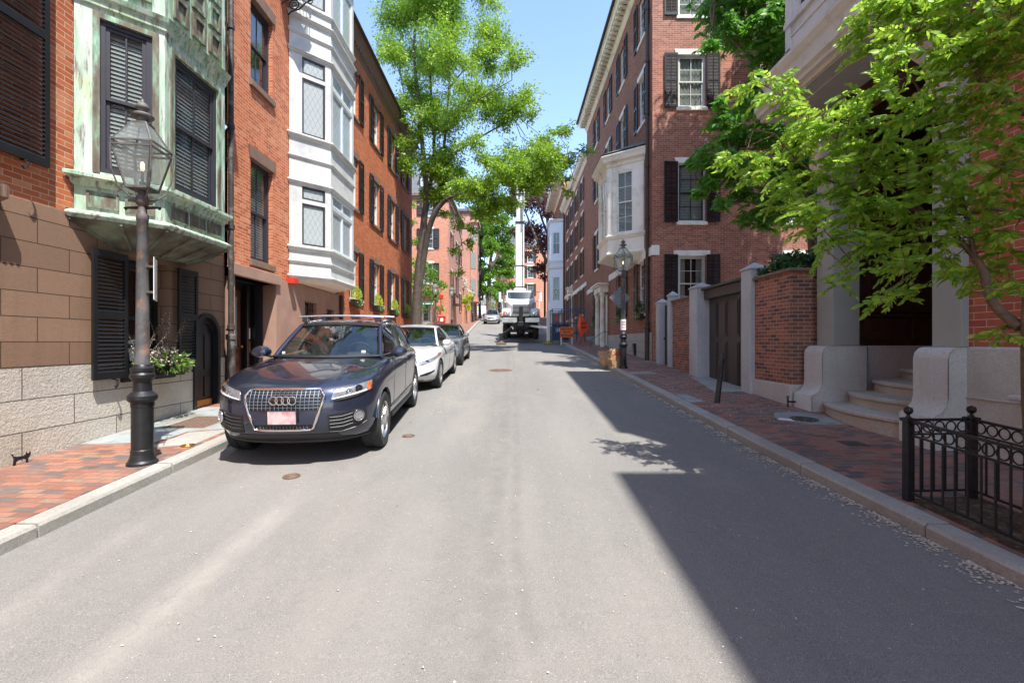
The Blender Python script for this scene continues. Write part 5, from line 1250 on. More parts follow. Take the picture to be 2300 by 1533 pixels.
# paper leaf bags
def bag(x, y, w, d, h, lab, seed, rot, slump=0):
    t = thing('paper_leaf_bag', lab, 'bag', (x, y, SW(y)), R(rot), 'kraft paper yard waste bags'); rnd = random.Random(seed); b = MB(); rings = []; n = 20
    for k in range(13):
        f = k/12; z = h*f; ring = []
        for i in range(n):
            a = 2*PI*i/n; e = 4; c, s_ = math.cos(a), math.sin(a); rx = abs(c)**(2/e)*math.copysign(1, c); ry = abs(s_)**(2/e)*math.copysign(1, s_)
            q = 1+.16*math.sin(PI*f)-(.4*(f-.6) if f > .6 else 0)+.09*math.sin(i*1.7+seed+f*5)*math.sin(f*9+i)+rnd.uniform(-.06, .06)
            ring.append((rx*w/2*q+slump*f*f+.02*math.sin(f*11+seed), ry*d/2*q, z+(rnd.uniform(-.08, .05) if k > 5 else rnd.uniform(-.015, .015) if k else 0)))
        rings.append(ring)
    b.loft(rings, caps=True); b.obj('bag', M['paper_bag'], t, smooth=25)
    return t
t = bag(3.27, 14.85, .42, .34, .56, 'kraft paper yard bag standing upright with red print by the lamp', 1, 8)
tx = MB(); tx.box(-.12, -.205, .38, .12, -.195, .4); tx.box(-.1, -.208, .42, -.04, -.197, .49); tx.box(.0, -.208, .42, .04, -.197, .49); tx.box(.07, -.208, .42, .12, -.197, .49); tx.obj('print', M['red_print'], t)
bag(3.12, 15.35, .42, .36, .48, 'slumped kraft paper yard bag on the street side of the upright one', 2, -10, -.12)
bag(3.0+.45, 13.85-.05, .36, .3, .4, 'crumpled low kraft paper yard bag touching the lamp base', 5, 25, .05) if False else None
# boot scraper in the outline of a cat on the left wall foot
cs = thing('cat_boot_scraper', 'small black iron cat silhouette at the foot of the granite wall', 'boot scraper', (-5.34, 5.13, SW(5.1)), R(80))
b = MB(); o_ = [(-.09, .0), (-.08, .1), (-.115, .17), (-.09, .155), (-.085, .13), (-.045, .115), (.03, .11), (.06, .125), (.065, .16), (.08, .135), (.1, .135), (.11, .16), (.118, .12), (.1, .085), (.085, .06), (.085, 0), (.065, 0), (.06, .055), (.02, .065), (-.03, .06), (-.055, .04), (-.06, 0)]
b.loft([[(x, -.006, z) for x, z in o_], [(x, .006, z) for x, z in o_]]); b.obj('silhouette', M['iron'], cs, W[cs] @ Matrix.Scale(.78, 4))
bs_ = thing('boot_scraper', 'small black iron boot scraper beside the granite scroll', 'boot scraper', (5.0, 8.6-.25, SW(8.4)))
b = MB(); b.bar((-.12, 0, 0), (-.12, 0, .16), .02); b.bar((.08, 0, 0), (.08, 0, .16), .02); b.bar((-.12, 0, .09), (.08, 0, .09), .012, .03); b.torus((-.12, 0, .17), .02, .008, 10, 5); b.torus((.08, 0, .17), .02, .008, 10, 5); b.obj('frame', M['iron'], bs_)
# ================================================================ TREE PIT FENCE
FN = thing('tree_pit_fence', 'low black iron fence with a row of rings round the right street tree', 'fence', (3.5, 3.2, SW(3.2)))
def fpost(x, y, h=.84):
    z = SW(y)-.02; b = MB(); b.bbox(x-.032, y-.032, z, x+.032, y+.032, z+h-.12, .004); b.bbox(x-.045, y-.045, z+h-.13, x+.045, y+.045, z+h-.1, .004); b.lathe([(.03, h-.1), (.015, h-.085), (.012, h-.07), (.03, h-.055), (.036, h-.035), (.03, h-.012), (.0, h)], 14, (x, y, z)); b.obj('post', M['iron'], FN, Matrix(), smooth=40)
def fpanel(x0, y0, x1, y1):
    L = math.hypot(x1-x0, y1-y0); n = int(L/.1); b = MB()
    pt = lambda f, h: (x0+(x1-x0)*f, y0+(y1-y0)*f, SW(y0+(y1-y0)*f)+h)
    for h, w, hh in ((.70, .03, .02), (.575, .022, .014), (.08, .024, .016)): b.bar(pt(0, h), pt(1, h), w, hh)
    for i in range(n+1):
        f = (i+.0)/n
        if 0 < i < n: b.tube([pt(f, .08), pt(f, .58)], .009, 6)
    for i in range(n):
        c = pt((i+.5)/n, .638); a = math.atan2(y1-y0, x1-x0); b.torus((0, 0, 0), .045, .0065, 18, 5, m=T3(*c) @ Matrix.Rotation(a, 4, 'Z'))
    return b.obj('railing_panel', M['iron'], FN, Matrix())
fpost(3.46, 4.12); fpost(4.05, 4.16); fpost(3.46, 1.9); fpost(4.05, 1.9)
fpanel(3.46, 4.1, 3.46, 1.93); fpanel(4.05, 4.13, 4.05, 1.93); fpanel(3.49, 4.13, 4.02, 4.16)
# ================================================================ WORK SIGNS AND SCAFFOLD
def text(s, size, mat, parent, m, name='lettering', ext=.002, ax='CENTER', bold=.0):
    c = bpy.data.curves.new(name, 'FONT'); c.body = s; c.size = size; c.extrude = ext; c.align_x = ax; c.align_y = 'CENTER'; c.offset = bold; c.resolution_u = 3; c.materials.append(M[mat])
    tmp = bpy.data.objects.new('tmp', c); COL.objects.link(tmp); dg = bpy.context.evaluated_depsgraph_get(); dg.update()
    me = bpy.data.meshes.new_from_object(tmp.evaluated_get(dg)); bpy.data.objects.remove(tmp); me.name = name
    return put(name, me, parent, m)
RX = Matrix.Rotation(R(90), 4, 'X')
dt = thing('detour_sign', 'orange DETOUR sign on white legs at the kerb', 'sign', (3.02, 26, SW(26)))
b = MB(); b.bbox(-.37, -.02, .42, .37, .0, 1.0, .006); b.obj('board', M['orange_sign'], dt)
b = MB()
for x in (-.3, .3): b.box(x-.04, 0, 0, x+.04, .03, .98); b.box(x-.03, .35, 0, x+.03, .38, .5); b.bar((x, .02, .9), (x, .37, .3), .04)
b.bar((-.3, .2, .12), (.3, .2, .12), .03); b.obj('legs', M['white_paint'], dt)
text('DETOUR', .17, 'black_print', dt, W[dt] @ T3(0, -.023, .87) @ RX, bold=.003); text('DETOUR', .17, 'black_print', dt, W[dt] @ T3(0, -.023, .55) @ RX @ Matrix.Rotation(PI, 4, 'Z'), bold=.003)
b = MB(); b.box(-.12, -.024, .695, .2, -.02, .73); b.loft([[(-.22, -.024, .712), (-.1, -.024, .665), (-.1, -.024, .76)], [(-.22, -.02, .712), (-.1, -.02, .665), (-.1, -.02, .76)]]); b.obj('arrow', M['black_print'], dt)
rs = thing('rollup_sign', 'folded orange fabric warning sign on a tripod beside the brick wall', 'sign', (3.72, 25.6, SW(25.6)))
b = MB(); b.recalc = False
b.poly([(0, 0, 1.75), (.0, 0, .45), (.46, .06, .98)]); b.poly([(0, 0, 1.75), (-.12, .42, 1.1), (.0, 0, .45)]); b.obj('sign_face', M['orange_cloth'], rs, W[rs])
text('AD', .2, 'black_print', rs, W[rs] @ T3(.05, -.012, 1.2) @ Matrix.Rotation(R(7), 4, 'Z') @ RX, ax='LEFT', bold=.004); text('SED', .18, 'black_print', rs, W[rs] @ T3(.03, -.012, .98) @ Matrix.Rotation(R(7), 4, 'Z') @ RX, ax='LEFT', bold=.004)
b = MB()
for x, y in ((-.35, -.3), (.4, -.2), (.0, .4), (.25, -.35)): b.bar((0, 0.02, .35), (x, y, 0), .03)
b.bar((0, .02, .2), (0, .02, 1.75), .02); b.obj('tripod', simple('orange_metal_leg', hx('c2502a'), .5), rs)
sc = thing('scaffold_frame', 'blue-grey steel work frame standing at the kerb beside the truck', 'scaffold', (3.3, 28, SW(28)))
b = MB(); X = [-.9, -.35, .2, .75, 1.0]; hz = 2.0
for y in (0, 1.6):
    for x in X: b.tube([(x, y, -.05), (x, y, hz)], .022, 7)
    for z in (.6, 1.2, hz): b.tube([(X[0], y, z), (X[-1], y, z)], .02, 7)
for x in (X[0], X[-1]):
    for z in (.6, hz): b.tube([(x, 0, z), (x, 1.6, z)], .02, 7)
b.tube([(X[0], 0, 0), (X[1], 0, hz)], .015, 6); b.tube([(X[1], 0, 0), (X[2], 0, 1.2)], .015, 6); b.tube([(X[2], 0, hz), (X[3], 0, .6)], .015, 6); b.obj('frame', M['scaffold'], sc)
tb = thing('blue_tool_bin', 'dark blue steel tool bin inside the work frame', 'bin', (2.95, 28.9, SW(28.9)))
b = MB(); b.bbox(-.5, -.3, .1, .5, .3, 1.0, .03); b.bbox(-.52, -.32, 1.0, .52, .32, 1.08, .02); b.obj('bin_body', simple('dark_blue_steel', hx('25405e'), .45), tb)
b = MB()
for i in range(4): b.box(-.3+i*.1, -.31, .62, -.25+i*.1, -.302, .85)
b.obj('stripes', M['white_print'], tb)
# stone bits at right corner (doorstep block before first house)
# ================================================================ FAR BUILDINGS
def far_house(name, label, cat, x0, x1, y0, y1, z0, z1, mat, faces, trim='limestone', shut='black_paint', cornice=None, mans=None, smat=None):
    t = thing(name, label, cat, ((x0+x1)/2, y0, z0+.2))
    for key, fm, a, b_, in (('y0', fr(0, y0, 0), x0, x1), ('x1', fr(x1, 0, 90), y0, y1), ('x0', fr(x0, 0, -90), -y1, -y0)):
        wins = faces.get(key, [])
        hs = [(u, u+w, z, z+h) for u, z, w, h, *_ in wins]
        wall('wall', M[(smat or {}).get(key, mat)], t, fm, a, b_, z0-.8, z1, hs, .15)
        for u, z, w, h, *o in wins:
            sh = (o[0] if o else True)
            window(t, fm, u, z, w, h, 'white_paint', 'white_paint', (2, 2), depth=.08, cover='curtain', far=True, sill=trim, lintel=trim, sill_h=.1, lint_h=.18)
            if sh:
                for s in (-1, 1): shutter(t, fm, u-.52 if s < 0 else u+w+.03, z, .49, h, shut, .14, y=-.05)
    b = MB(); b.recalc = False; b.poly([(x1, y1, z0), (x0, y1, z0), (x0, y1, z1), (x1, y1, z1)]); b.obj('rear_wall', M[mat], t, Matrix())
    b = MB(); b.box(x0-.25, y0-.25, z1, x1+.25, y1+.25, z1+.22); b.box(x0-.12, y0-.12, z1-.25, x1+.12, y1+.12, z1); b.obj('cornice', M[cornice or 'brownstone_trim'], t, Matrix())
    if mans:
        b = MB(); h = mans; b.loft([[(x0, y0, z1+.22), (x1, y0, z1+.22), (x1, y1, z1+.22), (x0, y1, z1+.22)], [(x0+.9, y0+.9, z1+h), (x1-.9, y0+.9, z1+h), (x1-.9, y1-.9, z1+h), (x0+.9, y1-.9, z1+h)]]); rf = b.obj('mansard_roof', M['slate_roof'], t, Matrix())
        n = max(1, int((x1-x0)/3))
        for i in range(n):
            cx = x0+(x1-x0)*(i+.5)/n; b = MB(); b.box(cx-.55, y0+.1, z1+.5, cx+.55, y0+1.2, z1+h-.35); b.box(cx-.7, y0, z1+h-.35, cx+.7, y0+1.3, z1+h-.2); d = b.obj('dormer', M['white_paint'], rf, Matrix())
            b = MB(); b.box(cx-.38, y0+.07, z1+.7, cx+.38, y0+.1, z1+h-.55); b.obj('dormer_window', M['glass_plain'], rf, Matrix())
    else: roof_slab(t, x0, x1, y0, y1, z1+.22)
    return t
HD = far_house('corner_brick_house', 'sunlit orange brick house on the far left street corner with dark shutters', 'house', -17, -5.5, 41, 52, .7, 12.6, 'brick_far',
    {'y0': [(-7.75, 8.06, .9, 1.72), (-7.75, 10.9, .9, 1.3), (-11.3, 8.06, .9, 1.72), (-11.3, 5.0, .9, 1.8), (-7.75, 5.0, .9, 1.8), (-8.2, 1.75, 1.0, 1.5, False), (-11.3, 10.9, .9, 1.3)],
     'x1': [(42.6, 8.0, .9, 1.8), (46.6, 8.0, .9, 1.8), (42.6, 4.6, .9, 1.8), (46.6, 4.6, .9, 1.8), (42.6, 10.9, .9, 1.3), (49.5, 3.2, .9, 1.8), (49.5, 8, .9, 1.8)]}, mans=2.3, smat={'x1': 'brick_pink'})
b = MB(); b.bbox(-13.5, 43, 15, -12, 45, 17.5, .05); b.bbox(-8.8, 46.5, 14.5, -7.4, 48, 17.2, .05); b.obj('chimney', M['brick_deep'], HD, Matrix())
b = MB(); b.box(-8.5, 40.55, 1.5, -6.9, 41, 1.65); b.box(-8.5, 40.55, 3.25, -6.9, 41, 3.4); b.box(-8.5, 40.6, 1.65, -8.38, 41, 3.25); b.box(-7.02, 40.6, 1.65, -6.9, 41, 3.25); b.obj('window_surround', M['cream_paint'], HD, Matrix())
b = MB(); b.box(-5.5, 43.5, 3.4, -4.95, 45.8, 3.5); b.loft([[(-5.5, 43.5, 4.7), (-4.9, 43.5, 4.1), (-4.9, 43.5, 4.0), (-5.5, 43.5, 4.5)], [(-5.5, 45.8, 4.7), (-4.9, 45.8, 4.1), (-4.9, 45.8, 4.0), (-5.5, 45.8, 4.5)]]); b.obj('awning', M['dark_frame'], HD, Matrix())
GW = thing('far_garden_wall', 'low brick wall with greenery spilling over beside the far brick house', 'wall', (-5.5, 53.5, SW(53.5)))
b = MB(); b.box(-5.6, 52.1, 1.2, -5.3, 55.9, 4.0); b.bbox(-5.65, 52.1, 4.0, -5.25, 55.9, 4.1, .02); b.obj('brickwork', M['brick_far'], GW, Matrix())
HE = far_house('pink_brick_house', 'pale pink brick house with an iron fire escape up the far left side', 'house', -13, -5.0, 56, 68, 1.8, 15.4, 'brick_pink',
    {'y0': [(-8.5, 6, .9, 1.8, False), (-8.5, 10, .9, 1.8, False)], 'x1': [(58, 5.5, 1.0, 2), (58, 9, 1.0, 2), (58, 12.3, 1.0, 1.8), (62.5, 9, 1, 2), (62.5, 12.3, 1, 1.8)]}, mans=None)
b = MB(); b.box(-5, 57.2, 5.0, -4.2, 60, 14.4); b.box(-5.05, 57.0, 14.4, -4.0, 60.2, 14.7); b.box(-5.0, 57.1, 4.8, -4.1, 60.1, 5.0); by = b.obj('bay', M['brick_pink'], HE, Matrix())
b = MB()
for z in (5.6, 8.8, 12): b.box(-4.98, 57.17, z, -4.35, 57.2, z+2); b.box(-4.2, 57.6, z, -4.17, 59.6, z+2)
islands(b, 'bay_glazing', M['glass_plain'], by, Matrix())
FE = thing('fire_escape', 'black iron fire escape ladder and landings on the pink brick house', 'fire escape', (-4.4, 62, 3.0))
b = MB()
for z in (5.6, 8.6, 11.6, 14.2):
    b.box(-5.0, 61, z, -3.9, 65, z+.06)
    for h in (.35, .7, 1.0): b.bar((-3.92, 61, z+h), (-3.92, 65, z+h), .035); b.bar((-5, 61, z+h), (-3.92, 61, z+h), .035)
    for y in np.arange(61, 65.1, .4): b.bar((-3.92, y, z), (-3.92, y, z+1), .025)
    for x in np.arange(-5, -3.9, .25): b.bar((x, 61, z), (x, 61, z+1), .025)
b.obj('landings', M['iron'], FE, Matrix())
b = MB()
for x in (-4.75, -4.25): b.bar((x, 60.9, 3.2), (x, 60.9, 16.5), .05)
for z in np.arange(3.3, 16.5, .33): b.bar((-4.75, 60.9, z), (-4.25, 60.9, z), .035)
b.obj('ladder', M['iron'], FE, Matrix())
far_house('cream_house', 'cream painted low house at the far end of the street', 'house', -9, -3.2, 92, 99, 3.6, 10.5, 'cream_paint',
    {'y0': [(-7.6, 5.5, 1.1, 1.7, False), (-5.2, 5.5, 1.1, 1.7, False), (-7.6, 8.2, 1.1, 1.5, False), (-5.2, 8.2, 1.1, 1.5, False)]}, trim='cream_paint')
HG = far_house('end_brick_house', 'broad orange brick house closing the far end of the street', 'house', -3.2, 6.2, 92, 102, 3.6, 18.4, 'brick_far',
    {'y0': [(u, z, 1.15, h) for u in (-2.2, .45, 3.0) for z, h in ((15.4, 2.1), (12.4, 2.3), (8.9, 2.3), (5.6, 2.0))]}, mans=4.2, shut='black_paint')
far_house('end_brick_house_right', 'far brick house half hidden behind the church', 'house', 6.6, 18, 92, 102, 3.6, 17.5, 'brick_far', {'y0': [(8, z, 1.1, 2.0) for z in (8, 12)]}, mans=3.5)
far_house('end_brick_house_left', 'tall far brick house behind the cream house', 'house', -24, -9.4, 92, 104, 3.6, 17, 'brick_far', {'y0': [(u, z, 1.1, 2.0) for u in (-20, -16, -12) for z in (6, 9.5, 13)]}, mans=3)
# ================================================================ WINDOW BOXES
def leaves_mesh(pts, dirs, size, mat, name, shape='kite', fold=.25, aspect=.5, seed=1):
    """many single leaves as small faces; pts Nx3 positions, dirs Nx3 leaf axis"""
    rng = np.random.default_rng(seed); n = len(pts); pts = np.asarray(pts, float); d = np.asarray(dirs, float); d /= np.linalg.norm(d, axis=1)[:, None]+1e-9
    r = rng.normal(size=(n, 3)); r[:, 2] *= .5; s = np.cross(d, r); s /= np.linalg.norm(s, axis=1)[:, None]+1e-9; nn = np.cross(s, d)
    L = (size*rng.uniform(.65, 1.25, n))[:, None]; Wd = L*aspect
    if shape == 'kite':
        V = np.stack([pts, pts+d*L*.45+s*Wd*.5-nn*Wd*fold*.5, pts+d*L, pts+d*L*.45-s*Wd*.5-nn*Wd*fold*.5], 1); k = 4; faces = [(0, 1, 2, 3)]
    else:
        V = np.stack([pts, pts+d*L*.3+s*Wd*.45-nn*Wd*fold*.5, pts+d*L*.68+s*Wd*.38-nn*Wd*fold*.5, pts+d*L-nn*L*.1, pts+d*L*.68-s*Wd*.38-nn*Wd*fold*.5, pts+d*L*.3-s*Wd*.45-nn*Wd*fold*.5, pts+d*L*.5], 1); k = 7
        faces = [(0, 1, 2, 6), (2, 3, 4, 6)[:4], (0, 6, 4, 5)]
    me = bpy.data.meshes.new(name); nf = len(faces); fl = len(faces[0])
    me.vertices.add(n*k); me.vertices.foreach_set('co', V.reshape(-1).astype(np.float32))
    idx = (np.arange(n)[:, None, None]*k+np.array(faces)[None]).reshape(-1)
    me.loops.add(len(idx)); me.loops.foreach_set('vertex_index', idx.astype(np.int32)); me.polygons.add(n*nf)
    me.polygons.foreach_set('loop_start', (np.arange(n*nf)*fl).astype(np.int32)); me.polygons.foreach_set('loop_total', np.full(n*nf, fl, np.int32))
    me.materials.append(M[mat]); me.update(calc_edges=True); me.validate(); return me
def blob_pts(n, c, r, rng, shell=.5):
    u = rng.normal(size=(n, 3)); u /= np.linalg.norm(u, axis=1)[:, None]; rad = rng.uniform(shell, 1, n)[:, None]**.6
    return np.asarray(c)+u*rad*np.asarray(r), u
def planter(X, Y, z, rot, w, lab, ptype='lime', grp='window boxes', seed=0):
    t = thing('window_box', lab, 'window box', (X, Y, z), R(rot), grp); m = W[t]
    b = MB(); b.bbox(-w/2, -.2, 0, w/2, .0, .2, .012); b.box(-w/2-.01, -.21, .18, w/2+.01, .0, .2); b.obj('box', M['black_paint'], t, m)
    rng = np.random.default_rng(seed+3)
    for name, mat, n, c, r, sz in (('trailing_plant', 'leaf_mid', 260, (0, -.16, .14), (w*.5, .12, .17), .05), ('upright_plant', {'lime': 'leaf_lime', 'dark': 'leaf_dark'}[ptype], 420, (.02, -.1, .42), (w*.28, .13, .26), .06)):
        p, u = blob_pts(n, c, r, rng, .3); dd = u+np.array([0, 0, .9 if name[0] == 'u' else -.4]); me = leaves_mesh(p, dd, sz, mat, name, seed=seed); put(name, me, t, m)
    fl, u = blob_pts(24, (0, -.2, .16), (w*.45, .08, .1), rng, .6); put('flowers', leaves_mesh(fl, u, .05, 'petal', 'flowers', aspect=.9, seed=seed), t, m)
    return t
for i, (c, l) in enumerate(zip(colsC, ('first', 'second', 'third', 'fourth'))):
    planter(XL, c, 1.2, 90, .95, 'window box with bright lime plants, %s from the white bay on the orange house' % l, 'lime', 'lime-planted window boxes', i)
for i, (Y, l) in enumerate(((18.2, 'window box with dark ferns on the corner house, nearest the downpipe'), (21.4, 'window box with dark ferns just left of the right lamp post'), (27.9, 'window box with pale flowers beyond the columned doorway'))):
    planter(XR, Y, .86, -90, .95, l, 'dark', 'dark-planted window boxes', 10+i)
# near left planter box with branches
t = thing('window_box', 'black window box with cream blossoms and tall willow twigs behind the left lamp', 'window box', (XL, 7.05, -.52), R(90)); m = W[t]
b = MB()
b.box(-.44, -.24, 0, .44, -.22, .03); b.box(-.44, -.24, .18, .44, -.22, .21); b.box(-.44, -.02, 0, .44, .0, .21)
for x in np.arange(-.44, .45, .08): b.box(x, -.24, .03, x+.015, -.225, .18)
b.box(-.43, -.215, .0, .43, -.02, .15); b.obj('box', M['iron'], t, m)
rng = np.random.default_rng(5)
p, u = blob_pts(260, (.18, -.25, .2), (.3, .2, .16), rng, .2); put('foliage', leaves_mesh(p, u+np.array([0, -.2, -.1]), .075, 'leaf_box', 'foliage', 'leaf', seed=4), t, m)
p, u = blob_pts(60, (-.28, -.2, .2), (.16, .16, .1), rng, .2); put('foliage', leaves_mesh(p, u, .07, 'leaf_box', 'foliage', 'leaf', seed=7), t, m)
p, u = blob_pts(180, (.12, -.18, .3), (.3, .14, .14), rng, .3); put('blossoms', leaves_mesh(p, u, .035, 'petal', 'blossoms', aspect=.9, seed=5), t, m)
p, u = blob_pts(60, (-.28, -.15, .42), (.06, .06, .14), rng, .3); put('blossoms', leaves_mesh(p, u, .03, 'petal', 'blossoms', aspect=.9, seed=6), t, m)
b = MB(); cat = []
for x0 in (-.3, .12):
    for k in range(9):
        a = rng.uniform(-.35, .35); q = rng.uniform(-.2, .1); h = rng.uniform(.5, .85)
        pts = [(x0+rng.uniform(-.05, .05), -.12, .12), (x0+a*.4, -.12+q*.4, .12+h*.5), (x0+a, -.12+q, .12+h)]
        b.tube(pts, [.005, .004, .002], 5)
        for s in np.linspace(.25, 1, 14): cat.append([pts[0][j]+(pts[2][j]-pts[0][j])*s+rng.uniform(-.015, .015) for j in range(3)])
b.obj('twigs', M['bark_near'], t, m); put('catkins', leaves_mesh(np.array(cat), rng.normal(size=(len(cat), 3))+np.array([0, 0, 1]), .02, 'petal', 'catkins', aspect=.8, seed=8), t, m)
# ================================================================ CARS
def sheet(mb, f, ns, nt, th=.006, closed_u=False):
    """grid sheet with thickness; f(i/ns, j/nt) -> Vector, material lies inwards of the outer face"""
    Pt = [[Vector(f(i/ns, j/nt)) for j in range(nt+1)] for i in range(ns+1)]
    Q = []
    for i in range(ns+1):
        row = []
        for j in range(nt+1):
            du = Pt[min(i+1, ns)][j]-Pt[max(i-1, 0)][j]; dv = Pt[i][min(j+1, nt)]-Pt[i][max(j-1, 0)]
            n = du.cross(dv); n = n.normalized() if n.length > 1e-12 else Vector((0, 0, 1)); row.append(Pt[i][j]-n*th)
        Q.append(row)
    a = mb.verts([p for r in Pt for p in r]); c = mb.verts([p for r in Q for p in r]); W_ = nt+1
    for i in range(ns):
        for j in range(nt):
            k = i*W_+j; mb.face(a+k, a+k+W_, a+k+W_+1, a+k+1); mb.face(c+k, c+k+1, c+k+W_+1, c+k+W_)
    for j in range(nt):
        for k in (j, ns*W_+j): mb.face(a+k, a+k+1, c+k+1, c+k)
    for i in range(ns):
        for k in (i*W_, i*W_+nt): mb.face(a+k, c+k, c+k+W_, a+k+W_)
    return mb
class Car:
    def __init__(s, S): s.S = S; s.cache = {}
    def par(s, t):
        L = s.S['lev']; T = [l[0] for l in L]; return [np.interp(t, T, [l[k] for l in L]) for k in range(1, 5)]
    def edgez(s, x): return np.interp(x, *zip(*sorted(s.S['edge'])))
    def clz(s, x): return np.interp(x, *zip(*sorted(s.S['cl'])))
    def zb(s, x): return np.interp(x, *zip(*sorted(s.S['bot'])))
    def plan(s, t, ph):
        """t scalar/array, ph array -> x, y"""
        xf, xr, hw, n = s.par(t); c, q = np.cos(ph), np.sin(ph); a = np.where(c >= 0, xf, -xr)
        x = a*np.sign(c)*np.abs(c)**(2/n); y = hw*np.sign(q)*np.abs(q)**(2/n)
        k = np.clip(np.abs(x)/np.where(c >= 0, xf, -xr), 0, 1)**6
        x = x-np.sign(c)*np.where(c >= 0, s.S['wf'], s.S['wr'])*k*(np.abs(y)/hw)**2.4
        return x, y
    def z_at(s, t, x): return s.zb(x)+t*(s.edgez(x)-s.zb(x))
    def arc(s, z):
        key = round(z, 3)
        if key not in s.cache:
            ph = np.concatenate([np.linspace(0, .02, 6)[:-1], np.linspace(.02, .6, 70)[:-1], np.linspace(.6, PI-.001, 120)]); t = np.full(len(ph), .5)
            for _ in range(4):
                x, y = s.plan(t, ph); t = np.clip((z-s.zb(x))/(s.edgez(x)-s.zb(x)), 0, 1)
            x, y = s.plan(t, ph); d = np.concatenate([[0], np.cumsum(np.hypot(np.diff(x), np.diff(y)))]); s.cache[key] = (d, x, y)
        return s.cache[key]
    def surf(s, q, z, off=0, side=1):
        d, x, y = s.arc(z); X = np.interp(q, d, x); Y = np.interp(q, d, y); e = .02
        tx = np.interp(q+e, d, x)-np.interp(max(q-e, 0), d, x); ty = np.interp(q+e, d, y)-np.interp(max(q-e, 0), d, y); l = math.hypot(tx, ty)+1e-9
        return Vector((X+ty/l*off, side*(Y-tx/l*off), z))
    def patch(s, mb, B, Tp, off, th, n=10, m=4, side=1):
        """sheet on the body between a lower and an upper (arc, z) polyline"""
        B = np.array(B, float); Tp = np.array(Tp, float); u = np.linspace(0, 1, len(B)); v = np.linspace(0, 1, len(Tp))
        def f(a, b):
            p = [np.interp(a, u, B[:, k])*(1-b)+np.interp(a, v, Tp[:, k])*b for k in (0, 1)]
            sg = 1 if p[0] >= 0 else -1; return s.surf(abs(p[0]), p[1], off, side*sg)
        g = (lambda a, b: f(a, b)) if side > 0 else (lambda a, b: f(1-a, b))
        return sheet(mb, g, n, m, th)
    def line(s, pts, r, off, side=1, n=14, k=6, mb=None):
        mb = mb or MB(); pts = np.array(pts, float); u = np.linspace(0, 1, len(pts)); P_ = []
        for a in np.linspace(0, 1, n+1):
            q, z = np.interp(a, u, pts[:, 0]), np.interp(a, u, pts[:, 1]); P_.append(s.surf(abs(q), z, off, side*(1 if q >= 0 else -1)))
        mb.tube(P_, r, k); return mb
    def body(s, root, mat, N=220):
        S = s.S; ph = np.concatenate([np.linspace(0, 2*PI, N, endpoint=False)]); b = MB(); rings = []
        # even spacing along the outline
        fine = np.linspace(0, 2*PI, 4000); x, y = s.plan(np.full(4000, .4), fine); d = np.concatenate([[0], np.cumsum(np.hypot(np.diff(x), np.diff(y)))]); ph = np.interp(np.linspace(0, d[-1], N, endpoint=False), d, fine)
        for t in S['tl']:
            x, y = s.plan(np.full(N, t), ph); z = s.z_at(t, x); rings.append([(a, c, e) for a, c, e in zip(x, y, z)])
        x1, y1 = s.plan(np.full(N, 1.0), ph); hw = s.par(1.0)[2]
        for k in (.97, .92, .84, .72, .56, .38, .2, .06):
            xx = x1*(k*.25+.75) if False else x1*k; yy = y1*k; ee = s.edgez(xx); h = ee+(s.clz(xx)-ee)*(1-np.maximum(np.abs(yy)/hw, k**3*np.abs(x1/np.abs(x1).max()))**2.2)
            for (cx, cw, ch) in S.get('crease', []): h = h+ch*np.exp(-((np.abs(yy)-cx-.06*(2.2-xx))/cw)**2)*(xx > .8)*(1-k**8)
            rings.append([(a, c, e) for a, c, e in zip(xx, yy, h)])
        b.loft(rings); me = b.mesh('body', [M[mat], M['black_plastic']], None)
        o = put('body', me, root)
        cu = MB()
        for ax in S['axles']:
            for sd in (1, -1):
                m = T3(ax, sd*(S['W']/2-.32), S['R']+.0) @ Matrix.Rotation(R(-90*sd), 4, 'X'); cu.lathe([(S['R']+S['gap'], 0), (S['R']+S['gap'], .6)], 40, m=m)
        cme = cu.mesh('cut', M['black_plastic']); c = bpy.data.objects.new('cut', cme); COL.objects.link(c)
        o2 = bpy.data.objects.new('tmp', me); COL.objects.link(o2)
        md = o2.modifiers.new('b', 'BOOLEAN'); md.object = c; md.operation = 'DIFFERENCE'; md.solver = 'EXACT'
        dg = bpy.context.evaluated_depsgraph_get(); dg.update(); nm = bpy.data.meshes.new_from_object(o2.evaluated_get(dg)); nm.name = 'body'
        bpy.data.objects.remove(o2); bpy.data.objects.remove(c)
        if len(nm.polygons) > 500: o.data = nm
        me = o.data
        if len(me.materials) < 2: me.materials.clear(); me.materials.append(M[mat]); me.materials.append(M['black_plastic'])
        for p in me.polygons:
            cc = p.center; p.material_index = 0
            for ax in S['axles']:
                r = math.hypot(cc.x-ax, cc.z-S['R'])
                if r < S['R']+S['gap']+.004 and (abs(cc.y) < S['W']/2-.31 or (r > S['R']+S['gap']-.01 and abs(p.normal.y) < .3)) and abs(cc.y) > S['W']/2-.34: p.material_index = 1
            if cc.z < S.get('blackz', 0) or (p.normal.z < -.9): p.material_index = 1
        me.shade_smooth(); me.set_sharp_from_angle(angle=R(32)); return o
